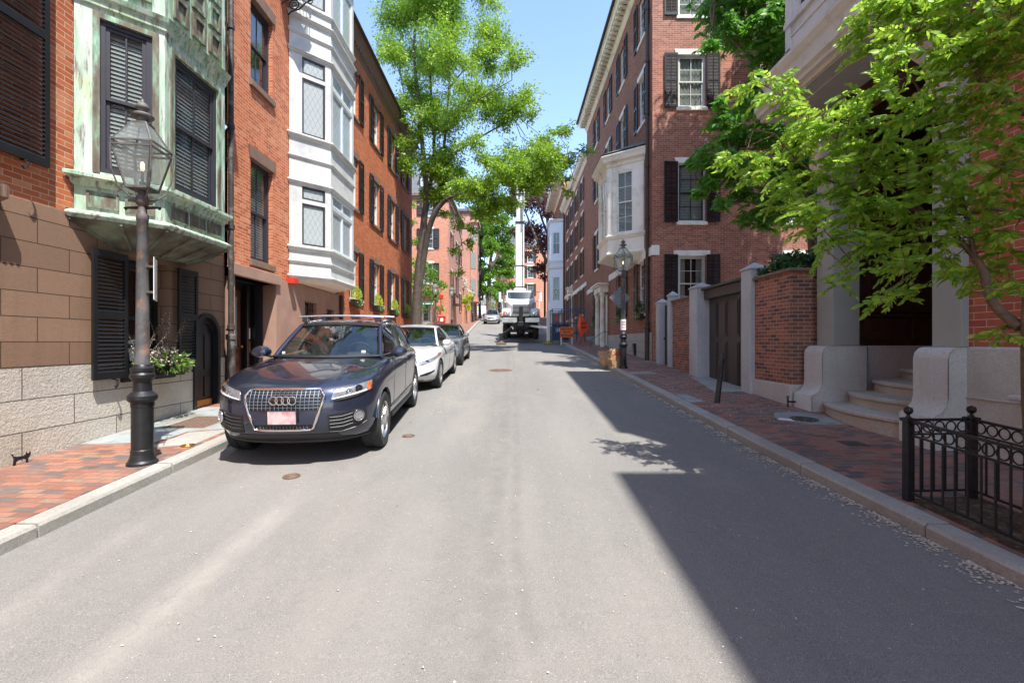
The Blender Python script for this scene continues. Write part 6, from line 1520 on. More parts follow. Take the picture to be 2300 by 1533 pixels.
    def wheels(s, root, spokes=10, mat='alu', style='twin', tw=.235):
        S = s.S; Rr = S['R']; rr = S['rim']
        tb = MB(); tb.lathe([(rr*.97, tw*.34), (rr, tw*.5), (rr+.02, tw*.52), (Rr-.03, tw*.53), (Rr-.008, tw*.46), (Rr, tw*.34), (Rr, .012), (Rr-.008, .008), (Rr-.008, -.008), (Rr, -.012), (Rr, -tw*.4), (Rr-.02, -tw*.5), (rr, -tw*.48), (rr*.97, -tw*.3)], 48, caps=False)
        tm = tb.mesh('tyre', M['rubber'], smooth=35)
        rb = MB(); rb.lathe([(rr*.99, tw*.48), (rr*.965, tw*.5), (rr*.93, tw*.46), (rr*.9, tw*.3), (rr*.88, -tw*.3), (rr*.99, -tw*.32)], 40, caps=False)
        for k in range(spokes):
            a = 2*PI*k/spokes
            offs = (-.085, .085) if style == 'twin' else (0,)
            for o in offs:
                w0, w1 = (.022, .016) if style == 'twin' else (.045, .028)
                ca, sa = math.cos(a+o*.6), math.sin(a+o*.6); cb, sb = math.cos(a+o*1.6), math.sin(a+o*1.6); L0 = Vector((ca*.05, sa*.05, tw*.40)); L1 = Vector((cb*rr*.93, sb*rr*.93, tw*.42)); tn = Vector((-sb, cb, 0))
                mid = (L0+L1)/2+Vector((0, 0, .012))
                for A, Bv, wa, wb in ((L0, mid, w0*.9, w0), (mid, L1, w0, w1*1.3)):
                    rb.loft([[A-tn*wa-Vector((0, 0, .03)), A+tn*wa-Vector((0, 0, .03)), A+tn*wa*.6, A-tn*wa*.6], [Bv-tn*wb-Vector((0, 0, .03)), Bv+tn*wb-Vector((0, 0, .03)), Bv+tn*wb*.6, Bv-tn*wb*.6]], caps=False)
        rb.lathe([(.075, tw*.2), (.072, tw*.42), (.04, tw*.47), (0, tw*.47)], 20, caps=False)
        rm = rb.mesh('rim', M[mat], smooth=35)
        db = MB(); db.lathe([(rr*.85, tw*.0), (rr*.85, -.02), (0, -.02), (0, 0)][::-1], 30, caps=False); db.lathe([(rr*.7, .03), (.08, .035), (0.05, .02)], 30, caps=False); dm = db.mesh('brake_disc', M['metal_cover'])
        for ax in S['axles']:
            for sd in (1, -1):
                m = W[root] @ T3(ax, sd*(S['W']/2-tw*.5-S.get('inset', .015)), Rr) @ Matrix.Rotation(R(-90*sd), 4, 'X')
                t = put('wheel', tm, root, m); put('rim', rm, t, m); put('brake_disc', dm, t, m)
    def cabin(s, root, mat, G_, roofmat=None, pillar='black_plastic', glassm='glass_car'):
        m = W[root]; g = G_
        xb, cb, yb, zb = g['wb']; xt, ct, yt, zt = g['wt']; xr, cr, yr, zr = g['rt']; xd, cd, yd, zd = g['rb']
        def ws(a, t, o=0):
            q = 2*a-1; A = Vector((xb-cb*q*q, -yb*q, zb-.015*q*q)); B = Vector((xt-ct*q*q, -yt*q, zt-.03*q*q)); p = A.lerp(B, t); k = 4*t*(1-t); return p+Vector((.6, 0, .8))*(.03*k*(1-q*q*.5)+o)
        def rw(a, t, o=0):
            q = 2*a-1; A = Vector((xd+cd*q*q, yd*q, zd)); B = Vector((xr+cr*q*q, yr*q, zr-.03*q*q)); p = A.lerp(B, t); k = 4*t*(1-t); return p+Vector((-.6, 0, .7))*(.03*k+o)
        rm_ = g.get('rise', .05)
        def roof(a, t, o=0):
            q = 2*a-1; A = Vector((xt-ct*q*q, -yt*q, zt-.03*q*q)); B = Vector((xr+cr*q*q, -yr*q, zr-.03*q*q)); p = A.lerp(B, t); p.z += rm_*4*t*(1-t)*(1-.3*q*q)+.02*math.sin(PI*t)*0+o; p.y *= 1+.03*4*t*(1-t); return p
        def side(u, t, sd, o=0):
            A = Vector((xb-cb, yb, zb-.015)).lerp(Vector((xd+cd, yd, zd)), u); A.y += g.get('belly', .07)*math.sin(PI*u); A.z += 0
            B = roof(0, u); B = Vector((B.x, abs(B.y), B.z-.012))
            p = A.lerp(B, t); k = 4*t*(1-t); return Vector((p.x, sd*(p.y+.025*k+o), p.z))
        b = MB(); sheet(b, lambda a, t: ws(.03+.94*a, .02+.95*t), 14, 8, .006); b.obj('windshield', M[glassm], root, m, smooth=60)
        b = MB(); sheet(b, lambda a, t: rw(.05+.9*a, .04+.9*t), 12, 6, .006); b.obj('rear_window', M['glass_dark'], root, m, smooth=60)
        b = MB(); sheet(b, lambda a, t: roof(a, t, .004), 14, 16, .03); b.obj('roof', M[roofmat or mat], root, m, smooth=60)
        for sd in (1, -1):
            fl = (lambda u: u) if sd > 0 else (lambda u: 1-u)
            for (u0, u1) in g['win']:
                b = MB(); f = lambda a, t, u0=u0, u1=u1: side(u0+(u1-u0)*(1-a if sd > 0 else a), .05+.87*t, sd); sheet(b, f, 8, 5, .005); b.obj('side_window', M[g.get('sglass', 'glass_car')], root, m, smooth=60)
            for (u0, u1, pm) in g['pil']:
                b = MB(); f = lambda a, t, u0=u0, u1=u1: side(u0+(u1-u0)*(1-a if sd > 0 else a), t, sd, .004); sheet(b, f, max(3, int((u1-u0)*30)), 6, .03); b.obj('pillar', M[pm or mat], root, m, smooth=50)
            b = MB(); b.tube([ws(0 if sd > 0 else 1, t)+Vector((0, 0, .0)) for t in np.linspace(-.03, 1, 10)]+[roof(0 if sd > 0 else 1, t, -.005) for t in np.linspace(.03, 1, 14)]+[rw(1 if sd > 0 else 0, t) for t in np.linspace(.96, 0, 8)], g.get('rail', .033), 8)
            b.obj('window_frame', M[roofmat if (roofmat and g.get('softrail')) else mat], root, m, smooth=60)
            b = MB(); b.tube([side(u, .02, sd, .012) for u in np.linspace(.0, .97, 16)], .009, 6); b.obj('window_trim', M[g.get('trim', 'alu')], root, m, smooth=60)
        b = MB(); sheet(b, lambda a, t: ws(a, -.03+.05*t, .004), 12, 2, .02); sheet(b, lambda a, t: ws(a, .95+.06*t, .003), 12, 2, .02); b.obj('windshield_seal', M['black_plastic'], root, m, smooth=60)
        s.ws = ws; s.roof = roof; s.side = side
        # cabin floor slab, dashboard, seats
        b = MB(); b.box(xd+.1, -yb*.98, zb-.1, xb-.1, yb*.98, zb-.09); b.obj('cabin_deck', M['dash'], root, m)
        b = MB(); b.bbox(xb-cb-.28, -yb*.93, zb-.1, xb-cb-.02, yb*.93, zb-.02, .03); b.bbox(xb-cb-.3, .2, zb-.09, xb-cb-.1, .52, zb+.03, .03); b.obj('dashboard', M['dash'], root, m)
        for y in (-.36, .36):
            b = MB(); x0 = xb-cb-.95; b.bbox(x0-.08, y-.22, zb-.12, x0+.06, y+.22, zb+.16, .05); b.bbox(x0-.1, y-.13, zb+.2, x0-.0, y+.13, zb+.36, .04); b.box(x0-.06, y-.05, zb+.15, x0-.05, y+.05, zb+.22); b.obj('seat', M[g.get('seat', 'seat')], root, m)
        b = MB(); b.bbox(xd+.55, -.6, zb-.12, xd+.72, .6, zb+.14, .05); b.obj('rear_seat', M[g.get('seat', 'seat')], root, m)
        b = MB(); b.torus((0, 0, 0), .18, .014, 22, 6, m=T3(xb-cb-.38, .36, zb+.0) @ Matrix.Rotation(R(-65), 4, 'Y'), axis='z'); b.box(xb-cb-.4, .2, zb-.02, xb-cb-.37, .52, zb+.01); b.obj('steering_wheel', M['dash'], root, m, smooth=60)
        p = ws(.5, .86, -.05); b = MB(); b.bbox(p.x-.03, -.12, p.z-.06, p.x-.01, .12, p.z+.01, .01); b.obj('rear_view_mirror', M['black_plastic'], root, m)
    def mirrors(s, root, mat, x, y, z, sc=1):
        m = W[root]
        for sd in (1, -1):
            b = MB(); rings = []
            for k, (dx, sy, sz) in enumerate(((.10, .05, .03), (.085, .095, .07), (.03, .115, .085), (-.04, .118, .088), (-.075, .11, .08))):
                rings.append([((x+dx*sc), sd*(y+.12*sc+sy*sc*math.cos(a)), z+.07+sz*sc*math.sin(a)*(1 if math.sin(a) > 0 else .85)) for a in np.linspace(0, 2*PI, 16, endpoint=False)])
            b.loft(rings); mi = b.obj('side_mirror', M[mat], root, m, smooth=50)
            b = MB(); b.lathe([(.105*sc, 0), (0, .001)], 16, m=T3(x-.077*sc, sd*(y+.12*sc), z+.07) @ Matrix.Rotation(R(-90), 4, 'Y') @ Matrix.Scale(.8, 4, (1, 0, 0))); b.obj('mirror_glass', M['chrome'], mi, m)
            b = MB(); b.bar((x-.01, sd*(y-.02), z), (x, sd*(y+.06), z+.03), .06, .03); b.obj('mirror_arm', M['black_plastic'], mi, m)
def car_root(name, label, X, Y, yaw, group=None):
    pitch = math.atan((G(Y+1.4)-G(Y-1.4))/2.8); z = (G(Y-1.4)+G(Y+1.4))/2
    return thing(name, label, 'car', mtx=T3(X, Y, z) @ Matrix.Rotation(R(yaw), 4, 'Z') @ Matrix.Rotation(pitch, 4, 'Y'), group=group)
TL = [0, .04, .1, .18, .28, .38, .48, .58, .68, .78, .86, .92, .96, .985, 1.0]
# ---------------------------------------------------------------- dark SUV
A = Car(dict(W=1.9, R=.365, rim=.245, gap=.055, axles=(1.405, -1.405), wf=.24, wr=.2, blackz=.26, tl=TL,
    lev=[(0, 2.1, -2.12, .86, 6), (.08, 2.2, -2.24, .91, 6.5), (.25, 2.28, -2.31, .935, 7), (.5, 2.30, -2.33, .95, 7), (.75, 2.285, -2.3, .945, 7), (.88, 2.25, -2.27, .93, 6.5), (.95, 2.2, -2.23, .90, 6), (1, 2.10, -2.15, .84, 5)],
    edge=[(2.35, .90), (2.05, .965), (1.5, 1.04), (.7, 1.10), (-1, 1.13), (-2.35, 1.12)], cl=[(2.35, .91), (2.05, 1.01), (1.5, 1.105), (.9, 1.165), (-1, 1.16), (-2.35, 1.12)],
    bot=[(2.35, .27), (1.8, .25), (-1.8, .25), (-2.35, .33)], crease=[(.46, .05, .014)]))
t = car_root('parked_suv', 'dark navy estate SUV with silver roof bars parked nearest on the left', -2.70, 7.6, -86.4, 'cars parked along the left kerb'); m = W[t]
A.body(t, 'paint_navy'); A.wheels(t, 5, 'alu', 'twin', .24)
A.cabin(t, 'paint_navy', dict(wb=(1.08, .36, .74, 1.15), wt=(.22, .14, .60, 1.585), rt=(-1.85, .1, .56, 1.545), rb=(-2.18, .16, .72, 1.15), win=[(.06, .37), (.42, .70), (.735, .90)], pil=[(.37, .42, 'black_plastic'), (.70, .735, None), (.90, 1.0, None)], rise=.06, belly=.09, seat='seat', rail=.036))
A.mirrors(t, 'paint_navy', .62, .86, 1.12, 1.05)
M['grille_bar'] = simple('grey_satin_bar', (.22, .25, .3), .42, metal=.8); M['dark_bar'] = simple('dark_satin_bar', (.09, .095, .1), .5, metal=.5)
gp = [(-.43, .80), (-.30, .445), (.30, .445), (.43, .80), (.385, .885), (-.385, .885)]
b = MB(); A.patch(b, [(-.44, .79), (-.31, .435), (.31, .435), (.44, .79)][0:1]+[(-.31, .435), (.31, .435)]+[(.44, .79)], [(-.44, .81), (-.39, .895), (.39, .895), (.44, .81)], .012, .02, 24, 8)
gr = b.obj('grille', M['black_plastic'], t, m, smooth=40)
b = MB(); loop = [(-.43, .79), (-.31, .44), (.31, .44), (.43, .79), (.43, .82), (.375, .89), (-.375, .89), (-.43, .82), (-.43, .79)]
A.line(loop, .016, .022, n=90, k=6, mb=b); b.obj('chrome_frame', M['chrome'], gr, m, smooth=60)
b = MB()
for i in range(-8, 9):
    q = i*.046; ql = abs(q); lo = .665
    if ql < .40: [A.line([(q, a0), (q, a1)], .0045, .026, n=3, k=5, mb=b) for a0, a1 in (((lo, .725), (.825, .875)) if ql < .13 else ((lo, .875),))]
for z in (.69, .725, .76, .795, .83, .86): [A.line(sg, .0028, .022, n=12, k=5, mb=b) for sg in (([(-.395, z), (-.13, z)], [(.13, z), (.395, z)]) if .73 < z < .82 else ([(-.395, z), (.395, z)],))]
for i in range(-7, 8): A.line([(i*.036, .455), (i*.036, .485)], .004, .028, n=3, k=5, mb=b)
b.obj('grille_bars', M['grille_bar'], gr, m)
b = MB(); A.patch(b, [(-.36, .50), (.36, .50)], [(-.38, .655), (.38, .655)], .024, .01, 16, 3); b.obj('gloss_panel', M['paint_navy'], gr, m, smooth=60)
fx = A.surf(0, .77, .04).x; b = MB()
for i in range(4): b.torus((fx, -.1+i*.067, .775), .045, .0085, 24, 6, axis='x')
b.obj('rings_emblem', M['chrome'], gr, m, smooth=60)
fx = A.surf(0, .58, .04).x; b = MB(); b.bbox(fx, -.165, .505, fx+.012, .165, .67, .006); pl = b.obj('licence_plate', M['black_plastic'], t, m); b = MB(); b.box(fx+.011, -.152, .517, fx+.014, .152, .658); b.obj('plate_face', M['plateblur'], pl, m)
for sd in (1, -1):
    B_ = [(.50, .765), (.62, .775), (.78, .80), (.93, .835), (1.0, .845)]; T_ = [(.53, .875), (.62, .895), (.78, .925), (.93, .95), (1.0, .945)]
    b = MB(); A.patch(b, B_, T_, .004, .03, 16, 5, sd); hl = b.obj('headlight', M['reflector'], t, m, smooth=60)
    b = MB(); A.patch(b, [(.49, .755), (.62, .765), (.78, .79), (.93, .825), (1.02, .84)], [(.50, .772), (.62, .782), (.78, .807), (.93, .84), (1.02, .852)], .012, .012, 14, 1, sd); A.patch(b, [(.51, .868), (.62, .888), (.78, .918), (.93, .945), (1.02, .94)], [(.52, .885), (.62, .904), (.78, .934), (.93, .96), (1.02, .955)], .012, .012, 14, 1, sd); b.obj('headlight_bezel', M['black_plastic'], hl, m, smooth=60)
    for q, z, r, mt in ((.80, .868, .046, 'black_plastic'), (.69, .845, .036, 'chrome')):
        p = A.surf(q, z, .014, sd); p2 = A.surf(q+.01, z, .014, sd); d = (A.surf(q, z, .05, sd)-p).normalized()
        b = MB(); mm = m @ Matrix.Translation(p) @ d.to_track_quat('Z', 'Y').to_matrix().to_4x4(); b.lathe([(r, -.01), (r, .004), (r*.8, .006), (r*.55, .0), (r*.3, .006), (0, .01)], 20); b.obj('projector', M[mt], hl, mm, smooth=50)
    b = MB(); A.patch(b, [(.90, .832), (.985, .848)], [(.93, .93), (.985, .93)], .009, .01, 5, 3, sd); b.obj('side_reflector', M['amber'], hl, m, smooth=60)
    b = MB(); A.patch(b, [(.51, .772), (.93, .84)], [(.53, .785), (.9, .855)], .012, .006, 12, 1, sd); b.obj('light_strip', M['white_print'], hl, m)
    b = MB(); A.patch(b, B_, T_, .02, .004, 16, 5, sd); b.obj('lens', M['lens'], hl, m, smooth=60)
    B_ = [(.47, .40), (.62, .40), (.80, .44), (.93, .49)]; T_ = [(.47, .60), (.62, .615), (.80, .645), (.93, .63)]
    b = MB(); A.patch(b, B_, T_, .006, .02, 14, 4, sd); it = b.obj('air_intake', M['black_plastic'], t, m, smooth=60)
    b = MB()
    for k in range(4): z = .45+k*.04; A.line([(.49, z), (.62, z+.005), (.74, z+.03)], .0035, .010, sd, 8, 5, mb=b)
    A.line([(.48, .40), (.62, .395), (.80, .435), (.92, .48)], .006, .012, sd, 10, 5, mb=b)
    b.obj('intake_slats', M['dark_bar'], it, m)
    p = A.surf(.81, .565, .02, sd); d = (A.surf(.81, .565, .06, sd)-p).normalized(); mm = m @ Matrix.Translation(p) @ d.to_track_quat('Z', 'Y').to_matrix().to_4x4()
    b = MB(); b.torus((0, 0, 0), .062, .009, 24, 6, axis='z'); fg = b.obj('fog_light', M['chrome'], it, mm, smooth=60)
    b = MB(); b.lathe([(.055, -.01), (.05, .004), (0, .01)], 20); b.obj('fog_lens', M['reflector'], t, mm, smooth=50)
    # doors: shut lines, handles, sills, arches
    dz0, dz1 = .42, 1.115
    b = MB(); ar = A.arc(.8); qx = lambda X: float(np.interp(-X, -ar[1][5:], ar[0][5:]))
    for X in (.78, -.22, -1.12): q = qx(X); A.line([(q, .43 if X > -1 else .75), (q+(.0 if X > -1 else .12), .8), (q+(0 if X > -1 else .0), dz1)], .0035, .0, sd, 10, 5, mb=b)
    A.line([(qx(.78), .43), (qx(-.9), .43)], .0035, .0, sd, 14, 5, mb=b); b.obj('door_seams', M['black_plastic'], t, m)
    b = MB()
    for X in (.05, -.92): A.line([(qx(X), .955), (qx(X-.2), .965)], .012, .028, sd, 6, 6, mb=b)
    b.obj('door_handles', M['paint_navy'], t, m, smooth=60)
    b = MB(); A.line([(qx(1.0), .31), (qx(-1.0), .31)], .035, .0, sd, 14, 8, mb=b); b.obj('sill_trim', M['alu' if False else 'black_plastic'], t, m, smooth=60)
    b = MB(); A.line([(qx(1.0), .46), (qx(-1.0), .50)], .01, .006, sd, 14, 6, mb=b); b.obj('door_moulding', M['paint_navy'], t, m, smooth=60)
    for ax in A.S['axles']:
        b = MB(); b.torus((ax, sd*.918, .365), .432, .02, 30, 6, a0=R(14), a1=R(166), axis='y'); b.obj('wheel_arch', M['paint_navy'], t, m, smooth=60)
    # tail light
    b = MB(); ar2 = A.arc(.95); q0 = ar2[0][-1]; A.patch(b, [(q0-1.05, .95), (q0-.5, .95)], [(q0-1.1, 1.06), (q0-.5, 1.08)], .008, .02, 8, 3, sd); b.obj('tail_light', M['red_print'], t, m, smooth=60)
b = MB(); A.patch(b, [(-.62, .285), (.62, .285)], [(-.55, .375), (.55, .375)], .006, .02, 20, 3); b.obj('lower_grille', M['black_plastic'], t, m, smooth=60)
b = MB(); A.line([(-.95, .30), (-.6, .27), (0, .262), (.6, .27), (.95, .30)], .022, .0, 1, 40, 8, mb=b); b.obj('chin_spoiler', M['black_plastic'], t, m, smooth=60)
b = MB(); A.line([(-.9, .40), (-.6, .352), (0, .35), (.6, .352), (.9, .40)][:0]+[(-.6, .40), (-.5, .385)], .001, 0, mb=b) if False else None
for sd in (1, -1):
    b = MB(); P0 = [A.roof(0 if sd > 0 else 1, u, .02) for u in np.linspace(.06, .93, 14)]; P0 = [Vector((p.x, p.y*.93, p.z+.035)) for p in P0]; P0[0].z -= .035; P0[-1].z -= .035; b.tube(P0, .014, 8); b.obj('roof_rail', M['alu'], t, m, smooth=60)
for X in (.02, -.85):
    b = MB(); z = 1.715; b.loft([[(X+dx, y, z+dz-.02*(abs(y)/.66)**2) for dx, dz in ((-.04, 0), (-.03, .018), (.03, .018), (.04, 0), (.03, -.012), (-.03, -.012))] for y in np.linspace(-.66, .66, 9)]); cb_ = b.obj('roof_crossbar', M['alu'], t, m, smooth=40)
    for sd in (1, -1): b = MB(); b.loft([[(X-.06, sd*.52, 1.62), (X+.06, sd*.52, 1.62), (X+.06, sd*.60, 1.62), (X-.06, sd*.60, 1.62)], [(X-.045, sd*.53, 1.70), (X+.045, sd*.53, 1.70), (X+.045, sd*.60, 1.70), (X-.045, sd*.60, 1.70)]]); b.obj('crossbar_foot', M['black_plastic'], cb_, m)
b = MB(); 
for y0, y1 in ((.02, .62), (-.6, -.05)): p0 = A.ws(.5-y0/1.5, -.01, .02); p1 = A.ws(.5-y1/1.5, .03, .018); b.tube([p0, p1], .009, 6)
b.obj('wipers', M['black_plastic'], t, m)
b = MB(); p = A.ws(.16, .12, -.012); b.box(p.x-.005, p.y-.0, p.z, p.x+.0, p.y+.06, p.z+.035); p = A.ws(.92, .08, -.012); b.box(p.x-.005, p.y-.02, p.z, p.x, p.y+.02, p.z+.04); b.obj('stickers', M['white_print'], t, m)
# ---------------------------------------------------------------- white sedan
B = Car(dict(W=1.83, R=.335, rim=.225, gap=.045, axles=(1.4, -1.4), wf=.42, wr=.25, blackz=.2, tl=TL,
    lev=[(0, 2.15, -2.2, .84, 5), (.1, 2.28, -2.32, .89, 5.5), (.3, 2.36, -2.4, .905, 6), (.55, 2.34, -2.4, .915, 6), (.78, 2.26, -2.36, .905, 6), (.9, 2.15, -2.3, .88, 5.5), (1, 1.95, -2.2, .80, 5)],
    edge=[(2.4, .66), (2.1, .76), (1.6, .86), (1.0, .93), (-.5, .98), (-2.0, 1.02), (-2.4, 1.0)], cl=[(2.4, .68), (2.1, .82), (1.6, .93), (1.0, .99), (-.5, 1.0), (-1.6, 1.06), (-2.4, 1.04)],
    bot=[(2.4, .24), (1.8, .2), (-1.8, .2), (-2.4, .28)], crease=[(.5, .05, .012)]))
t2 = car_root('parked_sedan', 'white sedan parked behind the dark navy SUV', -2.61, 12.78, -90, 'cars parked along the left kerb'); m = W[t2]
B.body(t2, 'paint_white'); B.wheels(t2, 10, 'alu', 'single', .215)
B.cabin(t2, 'paint_white', dict(wb=(1.12, .36, .72, .985), wt=(.28, .15, .56, 1.405), rt=(-1.05, .12, .52, 1.385), rb=(-1.95, .2, .66, 1.06), win=[(.07, .40), (.44, .76)], pil=[(.40, .44, 'black_plastic'), (.76, 1.0, None)], rise=.06, belly=.11, seat='seat_dark', rail=.032, trim='chrome'))
B.mirrors(t2, 'paint_white', .62, .82, .97, .95)
for sd in (1, -1):
    b = MB(); Bt, Tt = [(.46, .60), (.62, .60), (.85, .665), (1.12, .77), (1.28, .82)], [(.46, .655), (.62, .69), (.85, .77), (1.12, .855), (1.28, .84)]
    B.patch(b, Bt, Tt, .006, .025, 16, 4, sd); hl = b.obj('headlight', M['reflector'], t2, m, smooth=60)
    b = MB(); B.patch(b, Bt, Tt, .018, .004, 16, 4, sd); b.obj('lens', M['lens'], hl, m, smooth=60)
    b = MB(); B.patch(b, [(1.04, .755), (1.14, .795)], [(1.04, .80), (1.14, .845)], .011, .008, 5, 2, sd); b.obj('side_reflector', M['amber'], hl, m)
    p = B.surf(.72, .675, .012, sd); d = (B.surf(.72, .675, .05, sd)-p).normalized(); mm = m @ Matrix.Translation(p) @ d.to_track_quat('Z', 'Y').to_matrix().to_4x4(); b = MB(); b.lathe([(.045, -.01), (.045, .004), (.02, 0), (0, .008)], 18); b.obj('projector', M['chrome'], hl, mm, smooth=50)
    b = MB(); B.patch(b, [(.58, .36), (.75, .37), (.98, .45)], [(.58, .39), (.75, .43), (.98, .475)], .007, .015, 10, 3, sd); it = b.obj('fog_intake', M['black_plastic'], t2, m, smooth=60)
    b = MB(); B.line([(.58, .40), (.75, .44), (1.0, .485)], .008, .008, sd, 10, 6, mb=b); b.obj('chrome_slats', M['chrome'], it, m)
    ar = B.arc(.7); qx = lambda X: float(np.interp(-X, -ar[1][5:], ar[0][5:])); b = MB()
    for X in (.82, -.2, -1.1): B.line([(qx(X), .32 if X > -1 else .72), (qx(X), .95)], .0035, .0, sd, 8, 5, mb=b)
    B.line([(qx(.82), .32), (qx(-.9), .32)], .0035, .0, sd, 10, 5, mb=b); b.obj('door_seams', M['black_plastic'], t2, m)
    b = MB()
    for X in (.05, -.88): B.line([(qx(X), .84), (qx(X-.2), .855)], .012, .024, sd, 5, 6, mb=b)
    b.obj('door_handles', M['chrome'], t2, m, smooth=60)
    b = MB(); B.patch(b, [(qx(-2.0), .86), (qx(-2.3), .86)], [(qx(-1.95), .97), (qx(-2.3), .98)], .006, .015, 6, 3, sd); b.obj('tail_light', M['red_print'], t2, m, smooth=60)
b = MB(); B.patch(b, [(-.36, .50), (.36, .50)], [(-.42, .66), (.42, .66)], .006, .02, 14, 4); gr = b.obj('grille', M['black_plastic'], t2, m, smooth=60)
b = MB()
for z in (.53, .56, .59, .62, .65): B.line([(-.4, z), (.4, z)], .005, .01, 1, 14, 5, mb=b)
b.obj('chrome_frame', M['chrome'], gr, m)
b = MB(); B.patch(b, [(-.5, .27), (.5, .27)], [(-.45, .38), (.45, .38)], .006, .02, 14, 3); b.obj('lower_grille', M['black_plastic'], t2, m, smooth=60)
# ---------------------------------------------------------------- grey small convertible
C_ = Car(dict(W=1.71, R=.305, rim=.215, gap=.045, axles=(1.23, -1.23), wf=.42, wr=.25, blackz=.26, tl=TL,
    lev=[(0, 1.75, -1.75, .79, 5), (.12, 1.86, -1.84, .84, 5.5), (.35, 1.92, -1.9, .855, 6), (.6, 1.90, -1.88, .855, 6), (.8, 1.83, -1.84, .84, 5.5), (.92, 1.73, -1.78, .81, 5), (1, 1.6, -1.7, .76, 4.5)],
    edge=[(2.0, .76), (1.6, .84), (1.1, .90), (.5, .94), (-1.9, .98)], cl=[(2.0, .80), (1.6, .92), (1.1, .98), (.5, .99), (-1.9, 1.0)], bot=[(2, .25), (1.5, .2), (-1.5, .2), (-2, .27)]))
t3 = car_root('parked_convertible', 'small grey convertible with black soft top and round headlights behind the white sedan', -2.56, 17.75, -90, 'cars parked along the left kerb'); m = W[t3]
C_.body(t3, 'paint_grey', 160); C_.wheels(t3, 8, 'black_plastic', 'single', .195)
C_.cabin(t3, 'paint_grey', dict(wb=(.78, .22, .66, .97), wt=(.22, .1, .56, 1.36), rt=(-1.1, .12, .52, 1.33), rb=(-1.55, .15, .62, .99), win=[(.08, .56)], pil=[(.56, 1.0, 'cloth_top')], rise=.05, belly=.06, seat='seat_dark', rail=.03, softrail=True), roofmat='cloth_top')
C_.mirrors(t3, 'paint_grey', .42, .76, .95, .95)
for sd in (1, -1):
    p = C_.surf(.66, .74, .02, sd); d = Vector((1, sd*.35, .25)).normalized(); mm = m @ Matrix.Translation(p) @ d.to_track_quat('Z', 'Y').to_matrix().to_4x4()
    b = MB(); b.lathe([(.115, -.08), (.118, -.0), (.108, .01), (.1, .0), (.03, -.015), (0, -.01)], 24); hl = b.obj('headlight', M['reflector'], t3, mm, smooth=40)
    b = MB(); b.torus((0, 0, .004), .112, .012, 24, 6, axis='z'); b.obj('chrome_ring', M['chrome'], hl, mm, smooth=60); b = MB(); b.torus((0, 0, .0), .06, .013, 20, 6, axis='z'); b.obj('projector', M['black_plastic'], hl, mm, smooth=60)
    ar = C_.arc(.7); qx = lambda X: float(np.interp(-X, -ar[1][5:], ar[0][5:])); b = MB()
    for X in (.55, -.6): C_.line([(qx(X), .32), (qx(X), .92)], .0035, .0, sd, 8, 5, mb=b)
    b.obj('door_seams', M['black_plastic'], t3, m); b = MB(); C_.line([(qx(-.3), .80), (qx(-.48), .80)], .012, .024, sd, 5, 6, mb=b); b.obj('door_handles', M['chrome'], t3, m)
b = MB(); C_.patch(b, [(-.36, .40), (.36, .40)], [(-.40, .62), (.40, .62)], .006, .02, 14, 4); b.obj('grille', M['black_plastic'], t3, m, smooth=60)
b = MB(); C_.patch(b, [(-.6, .25), (.6, .25)], [(-.55, .33), (.55, .33)], .006, .02, 14, 3); b.obj('lower_grille', M['black_plastic'], t3, m, smooth=60)
# ---------------------------------------------------------------- far silver SUV coming down the road
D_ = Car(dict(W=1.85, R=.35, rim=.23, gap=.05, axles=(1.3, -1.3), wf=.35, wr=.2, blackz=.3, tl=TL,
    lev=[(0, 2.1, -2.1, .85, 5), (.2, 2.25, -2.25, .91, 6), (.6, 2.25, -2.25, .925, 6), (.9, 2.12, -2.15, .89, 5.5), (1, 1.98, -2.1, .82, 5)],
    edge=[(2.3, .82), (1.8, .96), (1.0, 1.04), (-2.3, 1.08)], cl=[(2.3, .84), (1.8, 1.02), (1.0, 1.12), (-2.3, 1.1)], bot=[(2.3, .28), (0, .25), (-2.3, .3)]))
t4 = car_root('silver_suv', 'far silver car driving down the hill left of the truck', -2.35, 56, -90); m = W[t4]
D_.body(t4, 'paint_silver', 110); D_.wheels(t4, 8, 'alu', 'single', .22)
D_.cabin(t4, 'paint_silver', dict(wb=(1.1, .3, .74, 1.11), wt=(.35, .14, .62, 1.58), rt=(-1.6, .1, .58, 1.56), rb=(-2.05, .15, .72, 1.1), win=[(.06, .38), (.42, .72)], pil=[(.38, .42, 'black_plastic'), (.72, 1, None)], rise=.05, seat='seat_dark'))
D_.mirrors(t4, 'paint_silver', .7, .86, 1.08, 1)
for sd in (1, -1):
    b = MB(); D_.patch(b, [(.45, .74), (.95, .82)], [(.48, .83), (.95, .92)], .006, .02, 10, 3, sd); b.obj('headlight', M['reflector'], t4, m, smooth=60)
    b = MB(); D_.patch(b, [(.55, .42), (.85, .45)], [(.55, .52), (.85, .54)], .006, .02, 6, 2, sd); b.obj('fog_intake', M['black_plastic'], t4, m)
b = MB(); D_.patch(b, [(-.36, .64), (.36, .64)], [(-.44, .8), (.44, .8)], .008, .02, 10, 3); gr = b.obj('grille', M['black_plastic'], t4, m, smooth=60)
b = MB(); D_.line([(-.42, .76), (-.2, .70), (0, .69), (.2, .70), (.42, .76)], .014, .015, 1, 14, 6, mb=b); b.obj('chrome_frame', M['chrome'], gr, m)
fx = D_.surf(0, .56, .02).x; b = MB(); b.box(fx, -.16, .5, fx+.02, .16, .62); b.obj('licence_plate', M['white_print'], t4, m)
b = MB(); D_.patch(b, [(-.6, .3), (.6, .3)], [(-.5, .42), (.5, .42)], .006, .02, 10, 3); b.obj('lower_grille', M['black_plastic'], t4, m, smooth=60)
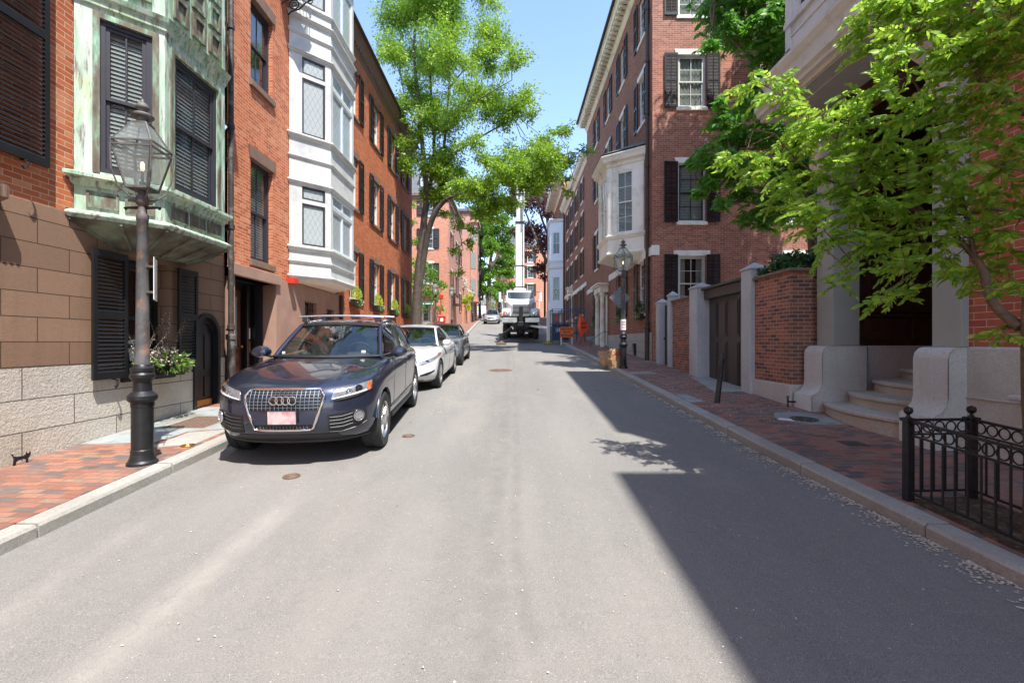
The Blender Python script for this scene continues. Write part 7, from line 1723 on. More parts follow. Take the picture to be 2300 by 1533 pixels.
t5 = thing('white_van', 'white van crossing the far end of the street behind the silver car', 'van', mtx=T3(-6.2, 82.5, G(82.5)) @ Matrix.Rotation(R(180), 4, 'Z'), group=None); m = W[t5]
V_ = Car(dict(W=1.95, R=.36, rim=.22, gap=.05, axles=(1.5, -1.5), wf=.3, wr=.1, blackz=.3, tl=TL, lev=[(0, 2.3, -2.4, .9, 6), (.3, 2.5, -2.5, .96, 7), (1, 2.3, -2.45, .9, 6)],
    edge=[(2.5, .95), (1.5, 1.15), (-2.5, 1.2)], cl=[(2.5, 1.0), (1.5, 1.22), (-2.5, 1.22)], bot=[(2.5, .3), (-2.5, .3)]))
V_.body(t5, 'paint_white', 90); V_.wheels(t5, 6, 'alu', 'single', .22)
V_.cabin(t5, 'paint_white', dict(wb=(1.7, .25, .8, 1.22), wt=(.8, .1, .75, 1.95), rt=(-2.2, .05, .75, 1.95), rb=(-2.4, .05, .82, 1.2), win=[(.05, .3)], pil=[(.3, 1, None)], rise=.04, seat='seat_dark'))
# ================================================================ CRANE TRUCK
TY = 29.6; tz = G(TY+1)+.17
t = thing('crane_truck', 'white crane truck facing down the street, its tall white boom raised', 'truck', mtx=T3(.56, TY, tz) @ Matrix.Rotation(R(-90), 4, 'Z')); m = W[t]
# local: x forward (towards the viewer), front bumper at x=0
def rr(y, z0, z1, c, x): return [(x, -y+c, z0), (x, y-c, z0), (x, y, z0+c), (x, y, z1-c), (x, y-c, z1), (x, -y+c, z1), (x, -y, z1-c), (x, -y, z0+c)]
b = MB(); b.loft([rr(.58, 1.45, 2.22, .12, -.12), rr(.66, 1.4, 2.32, .12, -.3), rr(.76, 1.35, 2.42, .12, -.7), rr(.88, 1.3, 2.55, .12, -1.25), rr(.93, 1.3, 2.6, .1, -1.6)]); hd = b.obj('hood', M['white_truck'], t, m, smooth=40)
for sd in (1, -1):
    b = MB(); pr = [(-.05, 1.3), (-.03, 1.55), (-.12, 1.78), (-.35, 1.95), (-.75, 2.0), (-1.1, 1.85), (-1.35, 1.5), (-1.4, 1.2), (-1.2, 1.2), (-1.1, 1.45), (-.8, 1.65), (-.5, 1.62), (-.25, 1.45), (-.18, 1.25)]
    b.loft([[(x, sd*.62, z) for x, z in pr], [(x, sd*1.1, z) for x, z in pr], [(x-.02, sd*1.2, z-.06) for x, z in pr]]); b.obj('fender', M['white_truck'], t, m, smooth=40)
    b = MB(); b.bbox(-.08, sd*.68, 1.5, .02, sd*1.12, 1.76, .03); hl = b.obj('headlight', M['reflector'], t, m); b = MB(); b.box(.0, sd*.98, 1.53, .03, sd*1.12, 1.74); b.obj('side_reflector', M['amber'], hl, m); b = MB(); b.lathe([(.09, 0), (.06, .02), (0, .025)], 16, m=T3(.02, sd*.83, 1.63) @ Matrix.Rotation(R(90), 4, 'Y')); b.obj('projector', M['chrome'], hl, m)
    for (ax, w0) in ((-.75, 1), (-5.2, 2), (-6.5, 2)):
        b = MB(); mm = m @ T3(ax, sd*(.98 if w0 == 1 else .95), .52) @ Matrix.Rotation(R(-90*sd), 4, 'X'); tw = .3 if w0 == 1 else .55
        b.lathe([(.28, tw*.4), (.3, tw*.5), (.46, tw*.52), (.51, tw*.42), (.52, tw*.3), (.52, -tw*.4), (.48, -tw*.5), (.28, -tw*.48), (.25, 0)], 30, caps=False); w_ = b.obj('wheel', M['rubber'], t, mm, smooth=40)
        b = MB(); b.lathe([(.28, tw*.4), (.26, tw*.1), (.1, tw*.1), (.1, tw*.4), (0, tw*.42)], 24, caps=False); b.obj('rim', M['white_truck'], w_, mm, smooth=40)
    b = MB(); b.bar((-1.5, sd*.98, 2.5), (-1.3, sd*1.34, 2.55), .03); b.bar((-1.5, sd*.98, 3.1), (-1.3, sd*1.34, 3.1), .03); b.bbox(-1.36, sd*1.26, 2.45, -1.28, sd*1.42, 3.1, .02); b.bar((-.2, sd*1.15, 1.95), (-.2, sd*1.2, 2.4), .025); b.bbox(-.24, sd*1.13, 2.35, -.16, sd*1.27, 2.55, .03); b.obj('side_mirror', M['chrome'], t, m)
b = MB(); b.bbox(-.13, -.56, 1.62, -.04, .56, 2.2, .05); gr = b.obj('grille', M['bumper'], hd, m)
b = MB()
for z in np.arange(1.68, 2.12, .085): b.box(-.05, -.5, z, -.03, .5, z+.058)
b.obj('grille_slots', M['black_plastic'], hd, m)
b = MB(); b.loft([rr(.93, 1.3, 2.6, .1, -1.55), rr(.95, 1.3, 2.72, .1, -1.7), rr(.9, 1.3, 3.2, .16, -2.05), rr(.9, 1.3, 3.3, .16, -2.4), rr(.95, 1.3, 3.3, .12, -3.1)]); b.obj('cab', M['white_truck'], t, m, smooth=35)
b = MB(); sheet(b, lambda a, u: (-1.685-.345*u+.06*(1-(2*a-1)**2)+.02, (.87-.05*u)*(2*a-1), 2.66+.5*u), 10, 5, .02); b.obj('windshield', M['glass_dark2'] if 'glass_dark2' in M else M['glass_plain'], t, m, smooth=60)
b = MB(); b.bbox(-.02, -1.2, 1.02, .18, -.22, 1.38, .05); b.bbox(-.02, .22, 1.02, .18, 1.2, 1.38, .05); b.obj('bumper', M['bumper'], t, m, smooth=30)
b = MB(); b.bbox(-.1, -1.22, 1.38, .16, 1.22, 1.46, .02); b.box(.0, -.12, 1.0, .26, .12, 2.0); b.bbox(.1, -.2, .8, .3, .2, 1.1, .03); b.box(-.4, -.5, .75, -.1, .5, 1.1); b.obj('front_hitch', M['iron'], t, m)
b = MB(); b.bbox(-9, -.45, .6, -.4, .45, 1.0, .05); b.bbox(-9, -1.2, 1.05, -3.3, 1.2, 1.35, .04); b.box(-1.1, -.8, .45, -.6, .8, .65); b.lathe([(.28, 0), (.28, .2), (.1, .35)], 14, m=T3(-.75, 0, .5) @ Matrix.Rotation(PI, 4, 'X') @ T3(0, 0, -.1)); b.obj('chassis', M['black_plastic'], t, m)
b = MB(); b.bbox(-9, -1.2, 1.4, -5, -.6, 2.2, .04); b.bbox(-9, .6, 1.4, -5, 1.2, 2.2, .04); b.obj('side_lockers', M['white_truck'], t, m)
b = MB(); b.lathe([(.7, 1.35), (.7, 1.6), (.5, 1.65), (.5, 2.6)], 20, (-4.1, 0, 0)); b.bbox(-4.5, -.45, 2.6, -3.6, .45, 3.6, .06); b.bbox(-3.9, -.95, 2.9, -3.5, -.45, 3.45, .05); b.obj('crane_turret', M['white_truck'], t, m, smooth=35)
b = MB(); b.bbox(-4.3, -.31, 3.4, -3.8, .31, 8.3, .04); bm_ = b.obj('boom', M['white_truck'], t, m)
b = MB(); b.bbox(-4.26, -.26, 8.3, -3.84, .26, 10.8, .04); b.obj('boom_extension', M['white_truck'], bm_, m)
b = MB()
for z in (3.7, 5.2, 8.2, 8.3, 10.3): b.box(-4.32, -.33, z, -3.78, .33, z+.06)
b.box(-3.8, .06, 7.6, -3.77, .12, 9.6); b.box(-3.8, -.05, 10.1, -3.76, .05, 10.5); b.tube([(-3.76, .2, 3.4), (-3.76, .2, 10.7)], .02, 6); b.obj('boom_fittings', M['dark_frame'], bm_, m)
b = MB(); b.bbox(-4.1, -.3, 10.8, -3.8, .3, 10.95, .04); b.tube([(-3.8, .3, 10.8), (-3.8, .3, 9.2)], .025, 6); b.obj('boom_head', M['white_truck'], bm_, m)
for sd, xx, yy in ((-1, 1.4, 1.2), (1, 1.2, 1.62)):
    gz = G(TY-xx)-tz; rt = sd > 0
    b = MB(); b.bbox(xx-.1, sd*yy-.1, gz+.2, xx+.1, sd*yy+.1, 1.75 if rt else .35, .02)
    if rt: b.bar((-.3, .6, .85), (xx-.05, yy, .7), .14)
    else: b.bar((-.3, -.6, .7), (xx-.05, -yy, .25), .12)
    o = b.obj('outrigger', M['white_truck' if rt else 'iron'], t, m)
    b = MB(); b.bbox(xx-.3, sd*yy-.3, gz, xx+.3, sd*yy+.3, gz+.1, .02); b.lathe([(.16, .1), (.1, .24), (.06, .26)], 14, (xx, sd*yy, gz)); b.obj('outrigger_pad', M['rust'] if not rt else simple('yellow_pad', hx('a8963a'), .7, var=.3), o, m)
# ================================================================ TREES
def px(lst): return [P(*q) for q in lst]
def limb(mb, pts, r0, r1, n=8, sub=4):
    pts = [Vector(p) for p in pts]; out = []
    for i in range(len(pts)-1):
        p0 = pts[max(i-1, 0)]; p1 = pts[i]; p2 = pts[i+1]; p3 = pts[min(i+2, len(pts)-1)]
        for k in range(sub):
            t = k/sub; out.append(.5*((2*p1)+(p2-p0)*t+(2*p0-5*p1+4*p2-p3)*t*t+(3*p1-p0-3*p2+p3)*t**3))
    out.append(pts[-1]); N = len(out)
    mb.tube(out, [r0+(r1-r0)*(i/(N-1))**.8 for i in range(N)], n); return out
def twig(mb, a, b, r0, r1, rng, wob=.08):
    a, b = Vector(a), Vector(b); L = (b-a).length; m1 = a.lerp(b, .35)+Vector(rng.normal(0, wob*L, 3)); m2 = a.lerp(b, .7)+Vector(rng.normal(0, wob*L, 3)); m1.z += .06*L
    mb.tube([a, m1, m2, b], [r0, r0*.8+r1*.2, r0*.4+r1*.6, r1], 5, caps=False)
def nearest(c, nodes):
    return min(nodes, key=lambda q: (q-c).length_squared)
def crown_tree(name, label, base, limbs, clusters, barkm, leafm, leaf, dens, seed, up=.25, twr=.02, group=None, cat='tree', ntw=6, zj=1.0, sd=.24):
    rng = np.random.default_rng(seed); t = thing(name, label, cat, base, group=group)
    tb = MB(); nodes = []
    for i, (pts, r0, r1) in enumerate(limbs): nodes += limb(tb, pts, r0, r1, 10 if i < 2 else 7)
    tb.recalc = False
    pts_all, dir_all = [], []; bb = MB(); bb.recalc = False
    for (c, r) in clusters:
        c = Vector(c); c = c+Vector((0, rng.normal(0, r*.7*zj), 0)); nd = nearest(c, nodes); twig(bb, nd, c, twr, twr*.4, rng)
        k = max(3, int(ntw)); tips = []
        for j in range(k):
            u = rng.normal(size=3); u /= np.linalg.norm(u); tip = c+Vector(u*r*np.array([1, 1, .8])*rng.uniform(.5, .95)); twig(bb, c, tip, twr*.4, twr*.12, rng); tips.append(tip)
        # leaves gathered round the twigs, so that the outline stays open and uneven
        n = int(dens*r*r); tip_i = rng.integers(0, k, n); f = rng.uniform(.05, 1.2, n)[:, None]
        T_ = np.array([list(x) for x in tips])[tip_i]; C3 = np.array(list(c)); base_p = C3+(T_-C3)*f+rng.normal(0, r*sd, (n, 3))*np.array([1, 1, .75])
        d = (base_p-C3); d /= np.linalg.norm(d, axis=1)[:, None]+1e-6; d = d*.7+rng.normal(0, .55, (n, 3)); d[:, 2] -= up
        pts_all.append(base_p); dir_all.append(d)
    tb.obj('trunk', M[barkm], t, Matrix(), smooth=70); bb.obj('twigs', M[barkm], t, Matrix(), smooth=70)
    me = leaves_mesh(np.concatenate(pts_all), np.concatenate(dir_all), leaf[0], leafm, 'crown', leaf[1], aspect=leaf[2], seed=seed); put('crown', me, t, Matrix())
    return t, nodes
Z = 22
def cl(lst, Z): return [(P(a, b, (c[0] if len(c) > 1 else Z)), c[-1]*(c[0] if len(c) > 1 else Z)/F) for a, b, *c in lst]
locust = [(900,30,50),(955,10,60),(1020,20,55),(1085,50,40),(895,100,42),(940,90,60),(1000,110,58),(1075,120,45),(1130,95,32),(905,175,36),(955,190,52),(1030,190,55),(1100,200,45),(1155,170,40),
 (912,235,30),(965,270,48),(1040,260,45),(1105,245,40),(1165,245,36),(1195,262,22),(930,300,28),(985,330,42),(930,350,30),(965,375,40),(1020,370,40),(1060,350,30),(1000,425,34),(955,425,26),(1055,420,34),(1095,435,30),(1115,400,26),
 (1190,335,34),(1225,318,28),(1262,308,24),(1150,350,30),(1105,380,28),(1085,405,20.2,30),(1125,385,20.2,30),(1160,375,20.2,32),(1205,358,20.2,32),(1245,345,20.2,28),(1060,415,20.4,26),(1030,428,20.6,24),(1215,345,34),(1200,372,42),(1160,385,30),(1245,358,32),(1285,345,22),(1318,340,14),(1180,412,28),(1225,400,28),(1262,395,18),(1130,440,30),(1075,470,22),(1030,500,18),(1055,545,14),(1020,560,12),(1028,612,12),(1150,470,24),(1100,490,22),(1060,515,16),(1280,430,13),
 (905,330,16),(920,385,10),(1000,475,16),
 (900,-70,60),(980,-80,70),(1060,-60,55),(930,-170,65),(1010,-180,60),(1090,-150,40),(970,-260,50)]
locust += [(q[0]+dx, q[1]+dy, *q[2:-1], q[-1]*.8) for i, q in enumerate(list(locust)) for dx, dy in (((24, 16) if i % 2 else (-22, 20)),) if q[-1] > 24]
lim = [(px([(934,752,Z),(936,690,Z),(940,620,Z),(946,560,Z),(953,490,Z),(958,440,Z),(954,380,Z),(946,300,Z),(936,200,Z),(930,100,Z),(940,0,Z),(945,-150,Z)]), .26, .03),
 (px([(942,640,Z),(952,575,Z-.1),(962,520,Z-.3),(975,482,Z-.5),(990,460,Z-.6),(1005,446,Z-.8)]), .17, .1),
 (px([(970,492,Z-.3),(985,440,Z),(992,380,Z),(1000,300,Z),(1008,200,Z),(1015,90,Z),(1020,-60,Z)]), .12, .02),
 (px([(957,450,Z),(972,385,Z+.5),(975,300,Z+1),(968,200,Z+1),(965,80,Z+1),(970,-90,Z+1)]), .12, .02),
 (px([(990,400,Z),(1015,350,Z),(1060,320,Z),(1110,290,Z+.3),(1165,262,Z+.5)]), .09, .02),
 (px([(1004,447,Z-.8),(1045,430,Z-1),(1090,405,Z-1),(1140,385,Z-1.2),(1190,365,Z-1.2),(1245,350,Z-1.4),(1300,342,Z-1.5)]), .06, .01),
 (px([(1045,430,Z-1),(1075,440,Z-1.2),(1120,445,Z-1.2)]), .04, .01), (px([(1004,446,Z-.8),(1020,475,Z-1),(1032,520,Z-1),(1040,560,Z-1)]), .05, .01),
 (px([(1000,300,Z),(1040,250,Z-.5),(1090,215,Z-.5),(1150,180,Z-.5)]), .06, .015), (px([(1008,200,Z),(1050,150,Z),(1110,105,Z)]), .05, .012),
 (px([(946,300,Z),(925,260,Z),(905,200,Z),(895,120,Z)]), .06, .012)]
crown_tree('locust_tree', 'tall bright green tree with forked trunk leaning over the street on the left', (-4.45, 22, SW(22)), lim, cl([(q[0], q[1], *q[2:-1], q[-1]*1.14+3) for q in locust], Z), 'bark_dark', 'leaf_locust', (.145, 'kite', .4), 1250, 11, up=.3, twr=.02, ntw=12, sd=.16, zj=1.0)
# ---- horse chestnut in the walled garden
def palmate(pts, dirs, size, mat, name, seed, k=6):
    rng = np.random.default_rng(seed); P2, D2 = [], []
    for p, d in zip(pts, dirs):
        n = np.array([d[0]*.5, d[1]*.5, 1.0])+rng.normal(0, .3, 3); n /= np.linalg.norm(n); a = np.cross(n, [1, .1, 0]); a /= np.linalg.norm(a); b_ = np.cross(n, a); o = rng.uniform(0, 6.3)
        for j in range(k):
            t = o+2*PI*j/k*.86; P2.append(p); D2.append(a*math.cos(t)+b_*math.sin(t)-np.array([0, 0, .45]))
    return leaves_mesh(np.array(P2), np.array(D2), size, mat, name, 'leaf', aspect=.36, fold=.3, seed=seed)
def chestnut():
    rng = np.random.default_rng(21); t = thing('chestnut_tree', 'horse chestnut with white blossom candles behind the garden wall', 'tree', (8.4, 12.9, SW(13)))
    tb = MB(); nodes = []; c0 = Vector((8.4, 12.9, -1.3))
    nodes += limb(tb, [c0, c0+Vector((0, 0, 2.5)), c0+Vector((-.3, -.1, 5)), c0+Vector((-.8, -.2, 8)), c0+Vector((-1, -.2, 11))], .28, .06)
    for e in px([(1600,60,12),(1570,370,11.8),(1640,460,12),(1700,230,12),(1720,500,12.2),(1850,300,12.4)]):
        s = nearest(e, nodes[:12]); nodes += limb(tb, [s, s.lerp(e, .4)+Vector((0, 0, .35)), s.lerp(e, .8)+Vector((0, 0, .2)), e], .07, .012, 6)
    L = [(1605,25,35),(1630,60,32),(1680,15,50),(1740,40,50),(1655,75,36),(1715,110,44),(1760,160,48),(1700,180,30),(1735,230,40),(1660,262,26),(1615,270,28),(1640,300,36),(1700,300,46),(1760,300,50),(1590,345,34),(1560,362,18),(1640,370,44),(1700,380,46),(1600,405,30),(1570,430,16),(1660,430,34),(1720,450,44),(1620,455,20),(1715,500,26),(1780,470,50),(1800,380,60),(1850,300,70),(1840,180,70),(1680,485,22),(1592,100,20),(1650,30,40),(1705,60,40),(1690,230,38),(1780,90,50),(1790,220,50),(1650,330,30),(1760,390,50),(1620,230,16),
        (1640,-60,60),(1720,-80,80),(1620,-150,70),(1700,-200,110),(1830,-60,90),(1850,-200,120),(1760,-350,120),(1900,380,70),(1560,-110,50),(1580,-230,70),(1900,-350,110)]
    pp, dd = [], []; bb = MB(); bb.recalc = False; cand = []
    for a, b, r in L:
        zz = 12+rng.normal(0, .35); c = P(a, b, zz); r = r*zz/F; nd = nearest(c, nodes); twig(bb, nd, c, .022, .01, rng)
        n = int(185*r*r)+9; u = rng.normal(size=(n, 3)); u /= np.linalg.norm(u, axis=1)[:, None]; q = np.array(list(c))+u*np.array([r, r*1.1, r*.85])*rng.uniform(.35, 1, n)[:, None]; pp.append(q); dd.append(u)
        for x, uu in zip(q, u):
            if uu[2] > .1 and uu[1] < .2 and rng.random() < .2: cand.append(x)
    for k in range(30):   # the crown above the frame, which shades the side wall
        c = Vector((rng.uniform(6.6, 11), rng.uniform(12.4, 15.2), rng.uniform(9.0, 14.8)))
        while True:
            tt = (16.8-c.y)/1.65
            if c.z-3.75*tt < 5.9 or c.x-tt > 8.2: break
            c = Vector((rng.uniform(6.6, 11), rng.uniform(12.4, 15.2), rng.uniform(9.0, 14.8)))
        nd = nearest(c, nodes); twig(bb, nd, c, .05, .02, rng); n = 210; u = rng.normal(size=(n, 3)); u /= np.linalg.norm(u, axis=1)[:, None]; pp.append(np.array(list(c))+u*1.25*rng.uniform(.3, 1, n)[:, None]); dd.append(u)
    tb.obj('trunk', M['bark'], t, Matrix(), smooth=70); bb.obj('twigs', M['bark'], t, Matrix(), smooth=70)
    put('crown', palmate(np.concatenate(pp), np.concatenate(dd), .2, 'leaf_chestnut', 'crown', 5), t, Matrix())
    cp = []
    for x in cand[:70]:
        h = rng.uniform(.16, .26)
        for j in range(30): f = rng.random(); a = rng.uniform(0, 6.3); rr_ = .045*(1-f)+.008; cp.append([x[0]+rr_*math.cos(a), x[1]+rr_*math.sin(a), x[2]+h*f])
    put('blossom_candles', leaves_mesh(np.array(cp), rng.normal(size=(len(cp), 3)), .028, 'petal', 'blossom_candles', aspect=.8, seed=3), t, Matrix())
chestnut()
# ---- the young street tree in the fenced pit
def near_tree():
    rng = np.random.default_rng(33); t = thing('young_street_tree', 'young tree in the fenced pit, its leafy branches reaching over the right sidewalk', 'tree', (3.8, 3.5, SW(3.5)))
    tb = MB(); nodes = []
    trunk = [Vector((3.79, 3.42, -1.5)), Vector((3.80, 3.42, -.9)), Vector((3.80, 3.45, -.3)), Vector((3.83, 3.48, .3)), Vector((3.93, 3.5, .9)), Vector((4.0, 3.5, 1.6)), Vector((4.02, 3.52, 2.3)), Vector((4.0, 3.6, 3.2)), Vector((3.95, 3.7, 4.3))]
    nodes += limb(tb, trunk, .075, .02, 14)
    A = px([(2292,735,3.52),(2262,712,3.6),(2232,682,3.65),(2218,650,3.7),(2212,615,3.75),(2190,578,3.85),(2160,545,3.95),(2125,508,4.05),(2080,480,4.2),(2010,455,4.3),(1930,430,4.4),(1850,400,4.5),(1790,360,4.55),(1740,300,4.6)])
    nodes += limb(tb, A, .04, .007, 9)
    nodes += limb(tb, px([(2190,578,3.85),(2150,400,4.0),(2120,330,4.1),(2080,230,4.2),(2010,120,4.3),(1960,60,4.3)]), .018, .005, 7)
    nodes += limb(tb, [trunk[5]]+px([(2220,200,3.8),(2150,90,4.0),(2060,70,4.1),(1990,60,4.2)]), .03, .006, 7)
    nodes += limb(tb, [trunk[4]]+px([(2240,470,3.75),(2180,480,3.9),(2060,490,4.1),(1980,530,4.2),(1900,600,4.25)]), .02, .005, 7)
    nodes += limb(tb, px([(2080,480,4.2),(1980,380,4.3),(1900,330,4.4),(1830,270,4.5),(1760,215,4.6),(1700,185,4.65)]), .012, .004, 6)
    nodes += limb(tb, px([(2060,490,4.1),(2080,560,4.1),(2040,620,4.1),(1985,655,4.15)]), .008, .003, 6)
    L = [(2040,-20,80),(2160,-30,90),(2270,10,90),(2240,110,80),(2060,60,80),(1990,25,70),(2090,30,85),(2200,50,90),(2280,90,80),(1955,70,45),(1940,120,30),(2050,110,75),(2140,130,80),(2230,170,80),(2290,240,70),(2000,170,50),
     (1690,175,26),(1720,190,30),(1765,205,36),(1800,235,40),(1842,262,44),(1790,290,40),(1830,320,60),(1895,290,55),(1950,260,40),(1900,215,30),(1960,320,65),(2030,250,70),(2110,240,75),(2190,270,75),(2270,330,70),
     (1668,345,22),(1700,360,36),(1745,385,45),(1690,400,26),(1800,400,55),(1870,390,60),(1930,400,70),(2010,370,75),(2100,350,75),(2180,370,70),(2260,420,70),(1640,350,14),
     (1770,450,42),(1830,470,50),(1900,470,55),(1970,470,60),(2050,450,65),(2120,440,60),(2200,460,60),(2280,510,60),(1820,520,26),(1880,530,40),(1940,540,45),(2010,530,50),(2080,530,50),(2150,520,45),(2240,560,45),
     (1950,590,26),(1910,620,20),(1885,640,14),(2020,590,34),(2060,600,36),(2120,580,38),(2060,640,24),(2015,655,18),(1985,668,12),(2150,610,26),(2190,600,22),(2210,640,22),(2260,610,30),(2290,650,22),(2270,735,16),(2250,748,10)]
    pp, dd, bbm = [], [], MB(); bbm.recalc = False
    for a, b, r in L:
        zz = float(np.interp(a, [1640, 2300], [4.7, 3.75]))+rng.normal(0, .16); c = P(a, b, zz); r = r*zz/F; nd = nearest(c, nodes); twig(bbm, nd, c, .006, .003, rng, .1)
        ns = max(4, int(230*r*r)+3)
        for s_ in range(ns):
            u = rng.normal(size=3); u[0] -= .6; u[2] = u[2]*.5-.12; u /= np.linalg.norm(u); st = Vector(c)+Vector(rng.normal(0, r*.38, 3)); Ls = rng.uniform(.16, .3)*(1 if r > .12 else .7); e = st+Vector(u)*Ls+Vector((0, 0, -.05)); mid = st.lerp(e, .5)+Vector((0, 0, .02)); bbm.tube([st, mid, e], [.0025, .002, .0012], 4, caps=False)
            sdv = np.cross(u, [0, 0, 1]); sdv /= np.linalg.norm(sdv)+1e-6; nl = int(Ls/.026)
            for j in range(nl+1):
                f = (j+.6)/(nl+.6); q = st.lerp(mid, f*2) if f < .5 else mid.lerp(e, f*2-1)
                for sg in ((-1, 1) if j < nl else (0,)): pp.append(list(q)); dd.append(u*.75+sdv*sg*.8+np.array([0, 0, -.42])+rng.normal(0, .16, 3))
    tb.obj('trunk', M['bark_near'], t, Matrix(), smooth=70); bbm.obj('twigs', M['bark_near'], t, Matrix())
    put('crown', leaves_mesh(np.array(pp), np.array(dd), .072, 'leaf_near', 'crown', 'leaf', aspect=.42, fold=.45, seed=9), t, Matrix()); print('near leaves', len(pp))
near_tree()
# ---- far trees
crown_tree('copper_beech', 'purple-leaved tree far down the street right of the white boom', (5.6, 58, G(58)), [(px([(1252,712,58),(1245,620,58),(1235,540,58),(1225,450,58),(1215,380,58)]), .5, .08), (px([(1245,620,58),(1215,560,57),(1190,500,57),(1170,450,57)]), .25, .06), (px([(1235,540,58),(1210,470,59),(1195,400,59)]), .2, .05)],
  cl([(1215,430,34),(1185,460,34),(1235,400,30),(1228,470,34),(1200,520,34),(1172,520,24),(1222,550,30),(1212,600,20),(1195,395,28),(1165,430,26),(1150,470,18),(1180,575,16),(1235,590,16),(1190,350,26),(1225,350,24),(1250,440,20),(1165,385,18),(1150,410,14),(1225,620,12)], 58), 'bark', 'leaf_copper', (.32, 'kite', .6), 330, 12, ntw=8, twr=.06, zj=.8)
crown_tree('plane_tree', 'pale-trunked green tree far down the street left of the boom', (-3.5, 71, G(71)), [(px([(1098,712,70),(1098,660,70),(1100,610,70),(1104,560,70),(1108,500,70)]), .5, .12), (px([(1100,610,70),(1118,570,70),(1130,520,70)]), .25, .06)],
  cl([(1100,515,26),(1122,545,26),(1085,560,22),(1118,590,24),(1105,470,24),(1130,500,22),(1076,520,18),(1145,560,18),(1138,610,18),(1095,610,20),(1078,590,14),(1088,470,26),(1092,520,26),(1085,620,18),(1095,560,26),(1070,560,18),(1065,500,18),(1072,620,14),(1090,650,14),(1075,650,12),(1128,640,14),(1150,520,16),(1090,440,20),(1125,450,20),(1150,590,12),(1150,640,10)], 70), 'bark', 'leaf_mid', (.36, 'kite', .6), 480, 13, ntw=8, twr=.07, zj=.8)
crown_tree('corner_tree', 'light green small tree before the sunlit brick corner house', (-7.6, 39.6, SW(39.6)), [(px([(948,745,39.6),(950,690,39.6),(955,640,39.6),(950,590,39.6)]), .12, .03)],
  cl([(950,600,20),(970,612,20),(985,635,14),(940,640,22),(962,655,20),(978,668,13),(932,590,14),(930,540,11),(928,500,10),(926,460,9),(990,690,10),(945,690,16),(1000,645,7),(930,680,16),(935,620,18)], 39.6), 'bark', 'leaf_mid', (.2, 'kite', .6), 620, 14, ntw=7, twr=.02, zj=.3)
crown_tree('street_end_tree', 'leafy green tree at the far end of the street before the end brick house', (-1.6, 90, 4.7), [(px([(1131,715,89),(1131,660,89),(1130,610,89)]), .25, .08)],
  cl([(1118,640,16),(1128,600,20),(1140,575,18),(1122,560,18),(1112,600,16),(1145,615,14),(1150,640,10),(1120,670,10),(1108,660,14),(1100,690,10)], 89), 'bark', 'leaf_mid', (.4, 'kite', .6), 260, 24, twr=.05, ntw=8, zj=.5)
crown_tree('fire_escape_tree', 'green tree with thin dark branches in front of the iron fire escape', (-4.5, 66, G(66)), [(px([(1078,715,65),(1077,640,65),(1080,560,65),(1083,480,65)]), .22, .05)],
  cl([(1078,600,16),(1084,560,20),(1074,540,18),(1090,500,20),(1072,490,16),(1085,455,18),(1062,470,12),(1095,620,12),(1080,640,12),(1068,580,12),(1090,425,16)], 65), 'bark_dark', 'leaf_mid', (.3, 'kite', .6), 330, 25, twr=.04, ntw=8, zj=.5)
crown_tree('wall_shrub', 'bright green shrub spilling over the low far garden wall', (-5.6, 53.8, 4.0), [(px([(1042,700,54),(1044,680,54)]), .05, .02)], cl([(1046,668,9),(1052,678,9),(1044,690,9),(1050,690,8),(1056,664,6),(1040,675,8)], 54), 'bark', 'leaf_lime', (.22, 'kite', .6), 700, 15, cat='shrub', ntw=6, zj=.3)
crown_tree('dogwood_tree', 'small tree covered in white blossom by the pink brick house', (-6.0, 54.5, G(54)), [(px([(1038,715,54.8),(1040,670,54.8),(1042,640,54.8)]), .08, .03)], cl([(1042,628,9),(1048,640,9),(1038,645,9),(1050,652,7),(1058,655,5)], 54.6), 'bark', 'petal', (.16, 'kite', .7), 700, 16, ntw=6, zj=.3)
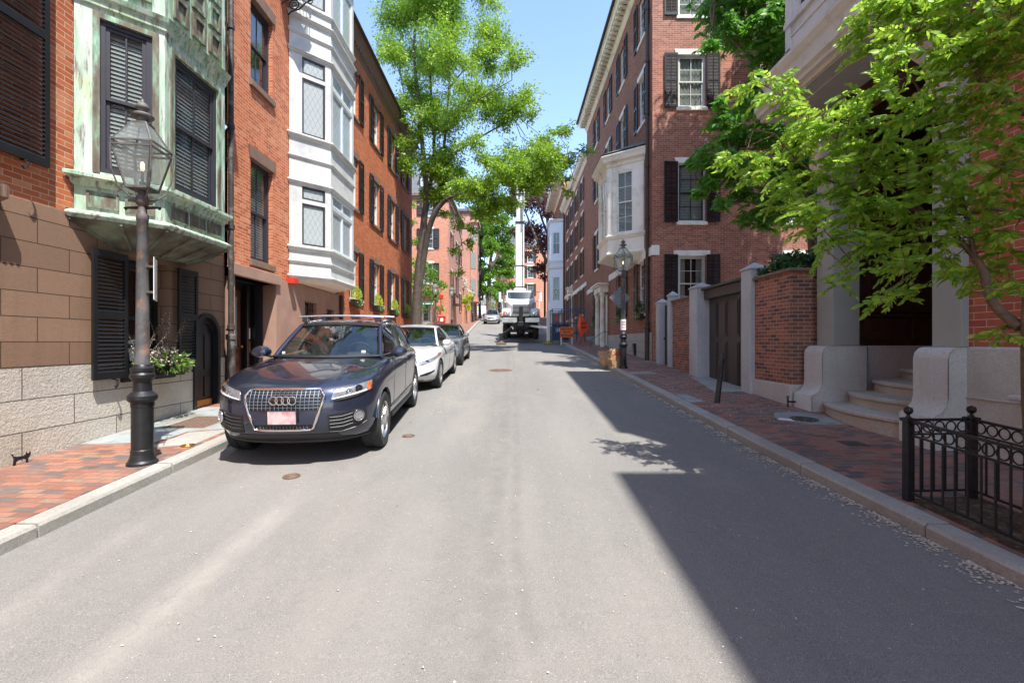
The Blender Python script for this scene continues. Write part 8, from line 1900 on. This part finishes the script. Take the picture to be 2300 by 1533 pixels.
crown_tree('climbing_ivy', 'dark ivy heaped on top of the near brick garden wall', (5.5, 9.2, 1.3), [([Vector((5.6, 9.3, -1)), Vector((5.6, 9.2, .4)), Vector((5.5, 9.2, 1.35))], .03, .02)],
  [((5.15, 9.6, 1.42), .16), ((5.2, 9.3, 1.48), .22), ((5.4, 9.1, 1.55), .26), ((5.65, 9.0, 1.58), .28), ((5.9, 8.95, 1.55), .28), ((5.3, 8.95, 1.42), .18), ((6.2, 9.2, 1.5), .3), ((5.6, 9.5, 1.5), .3)], 'bark', 'leaf_dark', (.07, 'leaf', .6), 4200, 17, up=.5, twr=.01, cat='ivy', ntw=8, zj=.1)
crown_tree('garden_greenery', 'mid green trees in the gardens behind the far left houses', (-20, 36, 1), [([Vector((-14, 36, 0)), Vector((-14, 36, 5))], .2, .1)], [((-13, 37, 4), 1.6), ((-15, 36, 6), 1.8), ((-17, 38, 5), 2)], 'bark', 'leaf_mid', (.3, 'kite', .6), 200, 18, zj=.3)
# ================================================================ CAMERA, SUN, SKY
cam = bpy.data.cameras.new('camera'); co_ = bpy.data.objects.new('camera', cam); COL.objects.link(co_)
co_.location = (0, 0, 0); co_.rotation_euler = (R(90), 0, 0)
cam.sensor_width = 36; cam.lens = 36*F/2300; cam.clip_end = 3000; cam.clip_start = .05
scene.camera = co_
sv = Vector((1.0, -1.65, 3.75)).normalized()
sun = bpy.data.lights.new('sun', 'SUN'); sun.energy = 3.4; sun.angle = R(.5); sun.color = (1, .965, .915)
so_ = bpy.data.objects.new('sun', sun); COL.objects.link(so_); so_.rotation_euler = sv.to_track_quat('Z', 'Y').to_euler()
w = bpy.data.worlds.new('World'); scene.world = w; w.use_nodes = True; nt = w.node_tree; bg = nt.nodes['Background']
sky = nt.nodes.new('ShaderNodeTexSky'); sky.sky_type = 'NISHITA'; sky.sun_disc = False
sky.sun_elevation = math.asin(sv.z); sky.sun_rotation = math.atan2(sv.x, sv.y); sky.air_density = 1.0; sky.dust_density = .35; sky.ozone_density = 1.1
nt.links.new(sky.outputs[0], bg.inputs[0]); bg.inputs[1].default_value = .15
scene.view_settings.view_transform = 'Standard'; scene.view_settings.look = 'None'; scene.view_settings.exposure = 1.47
scene.cycles.max_bounces = 8; scene.cycles.transparent_max_bounces = 16; scene.cycles.diffuse_bounces = 4
scene.cycles.sample_clamp_indirect = 6
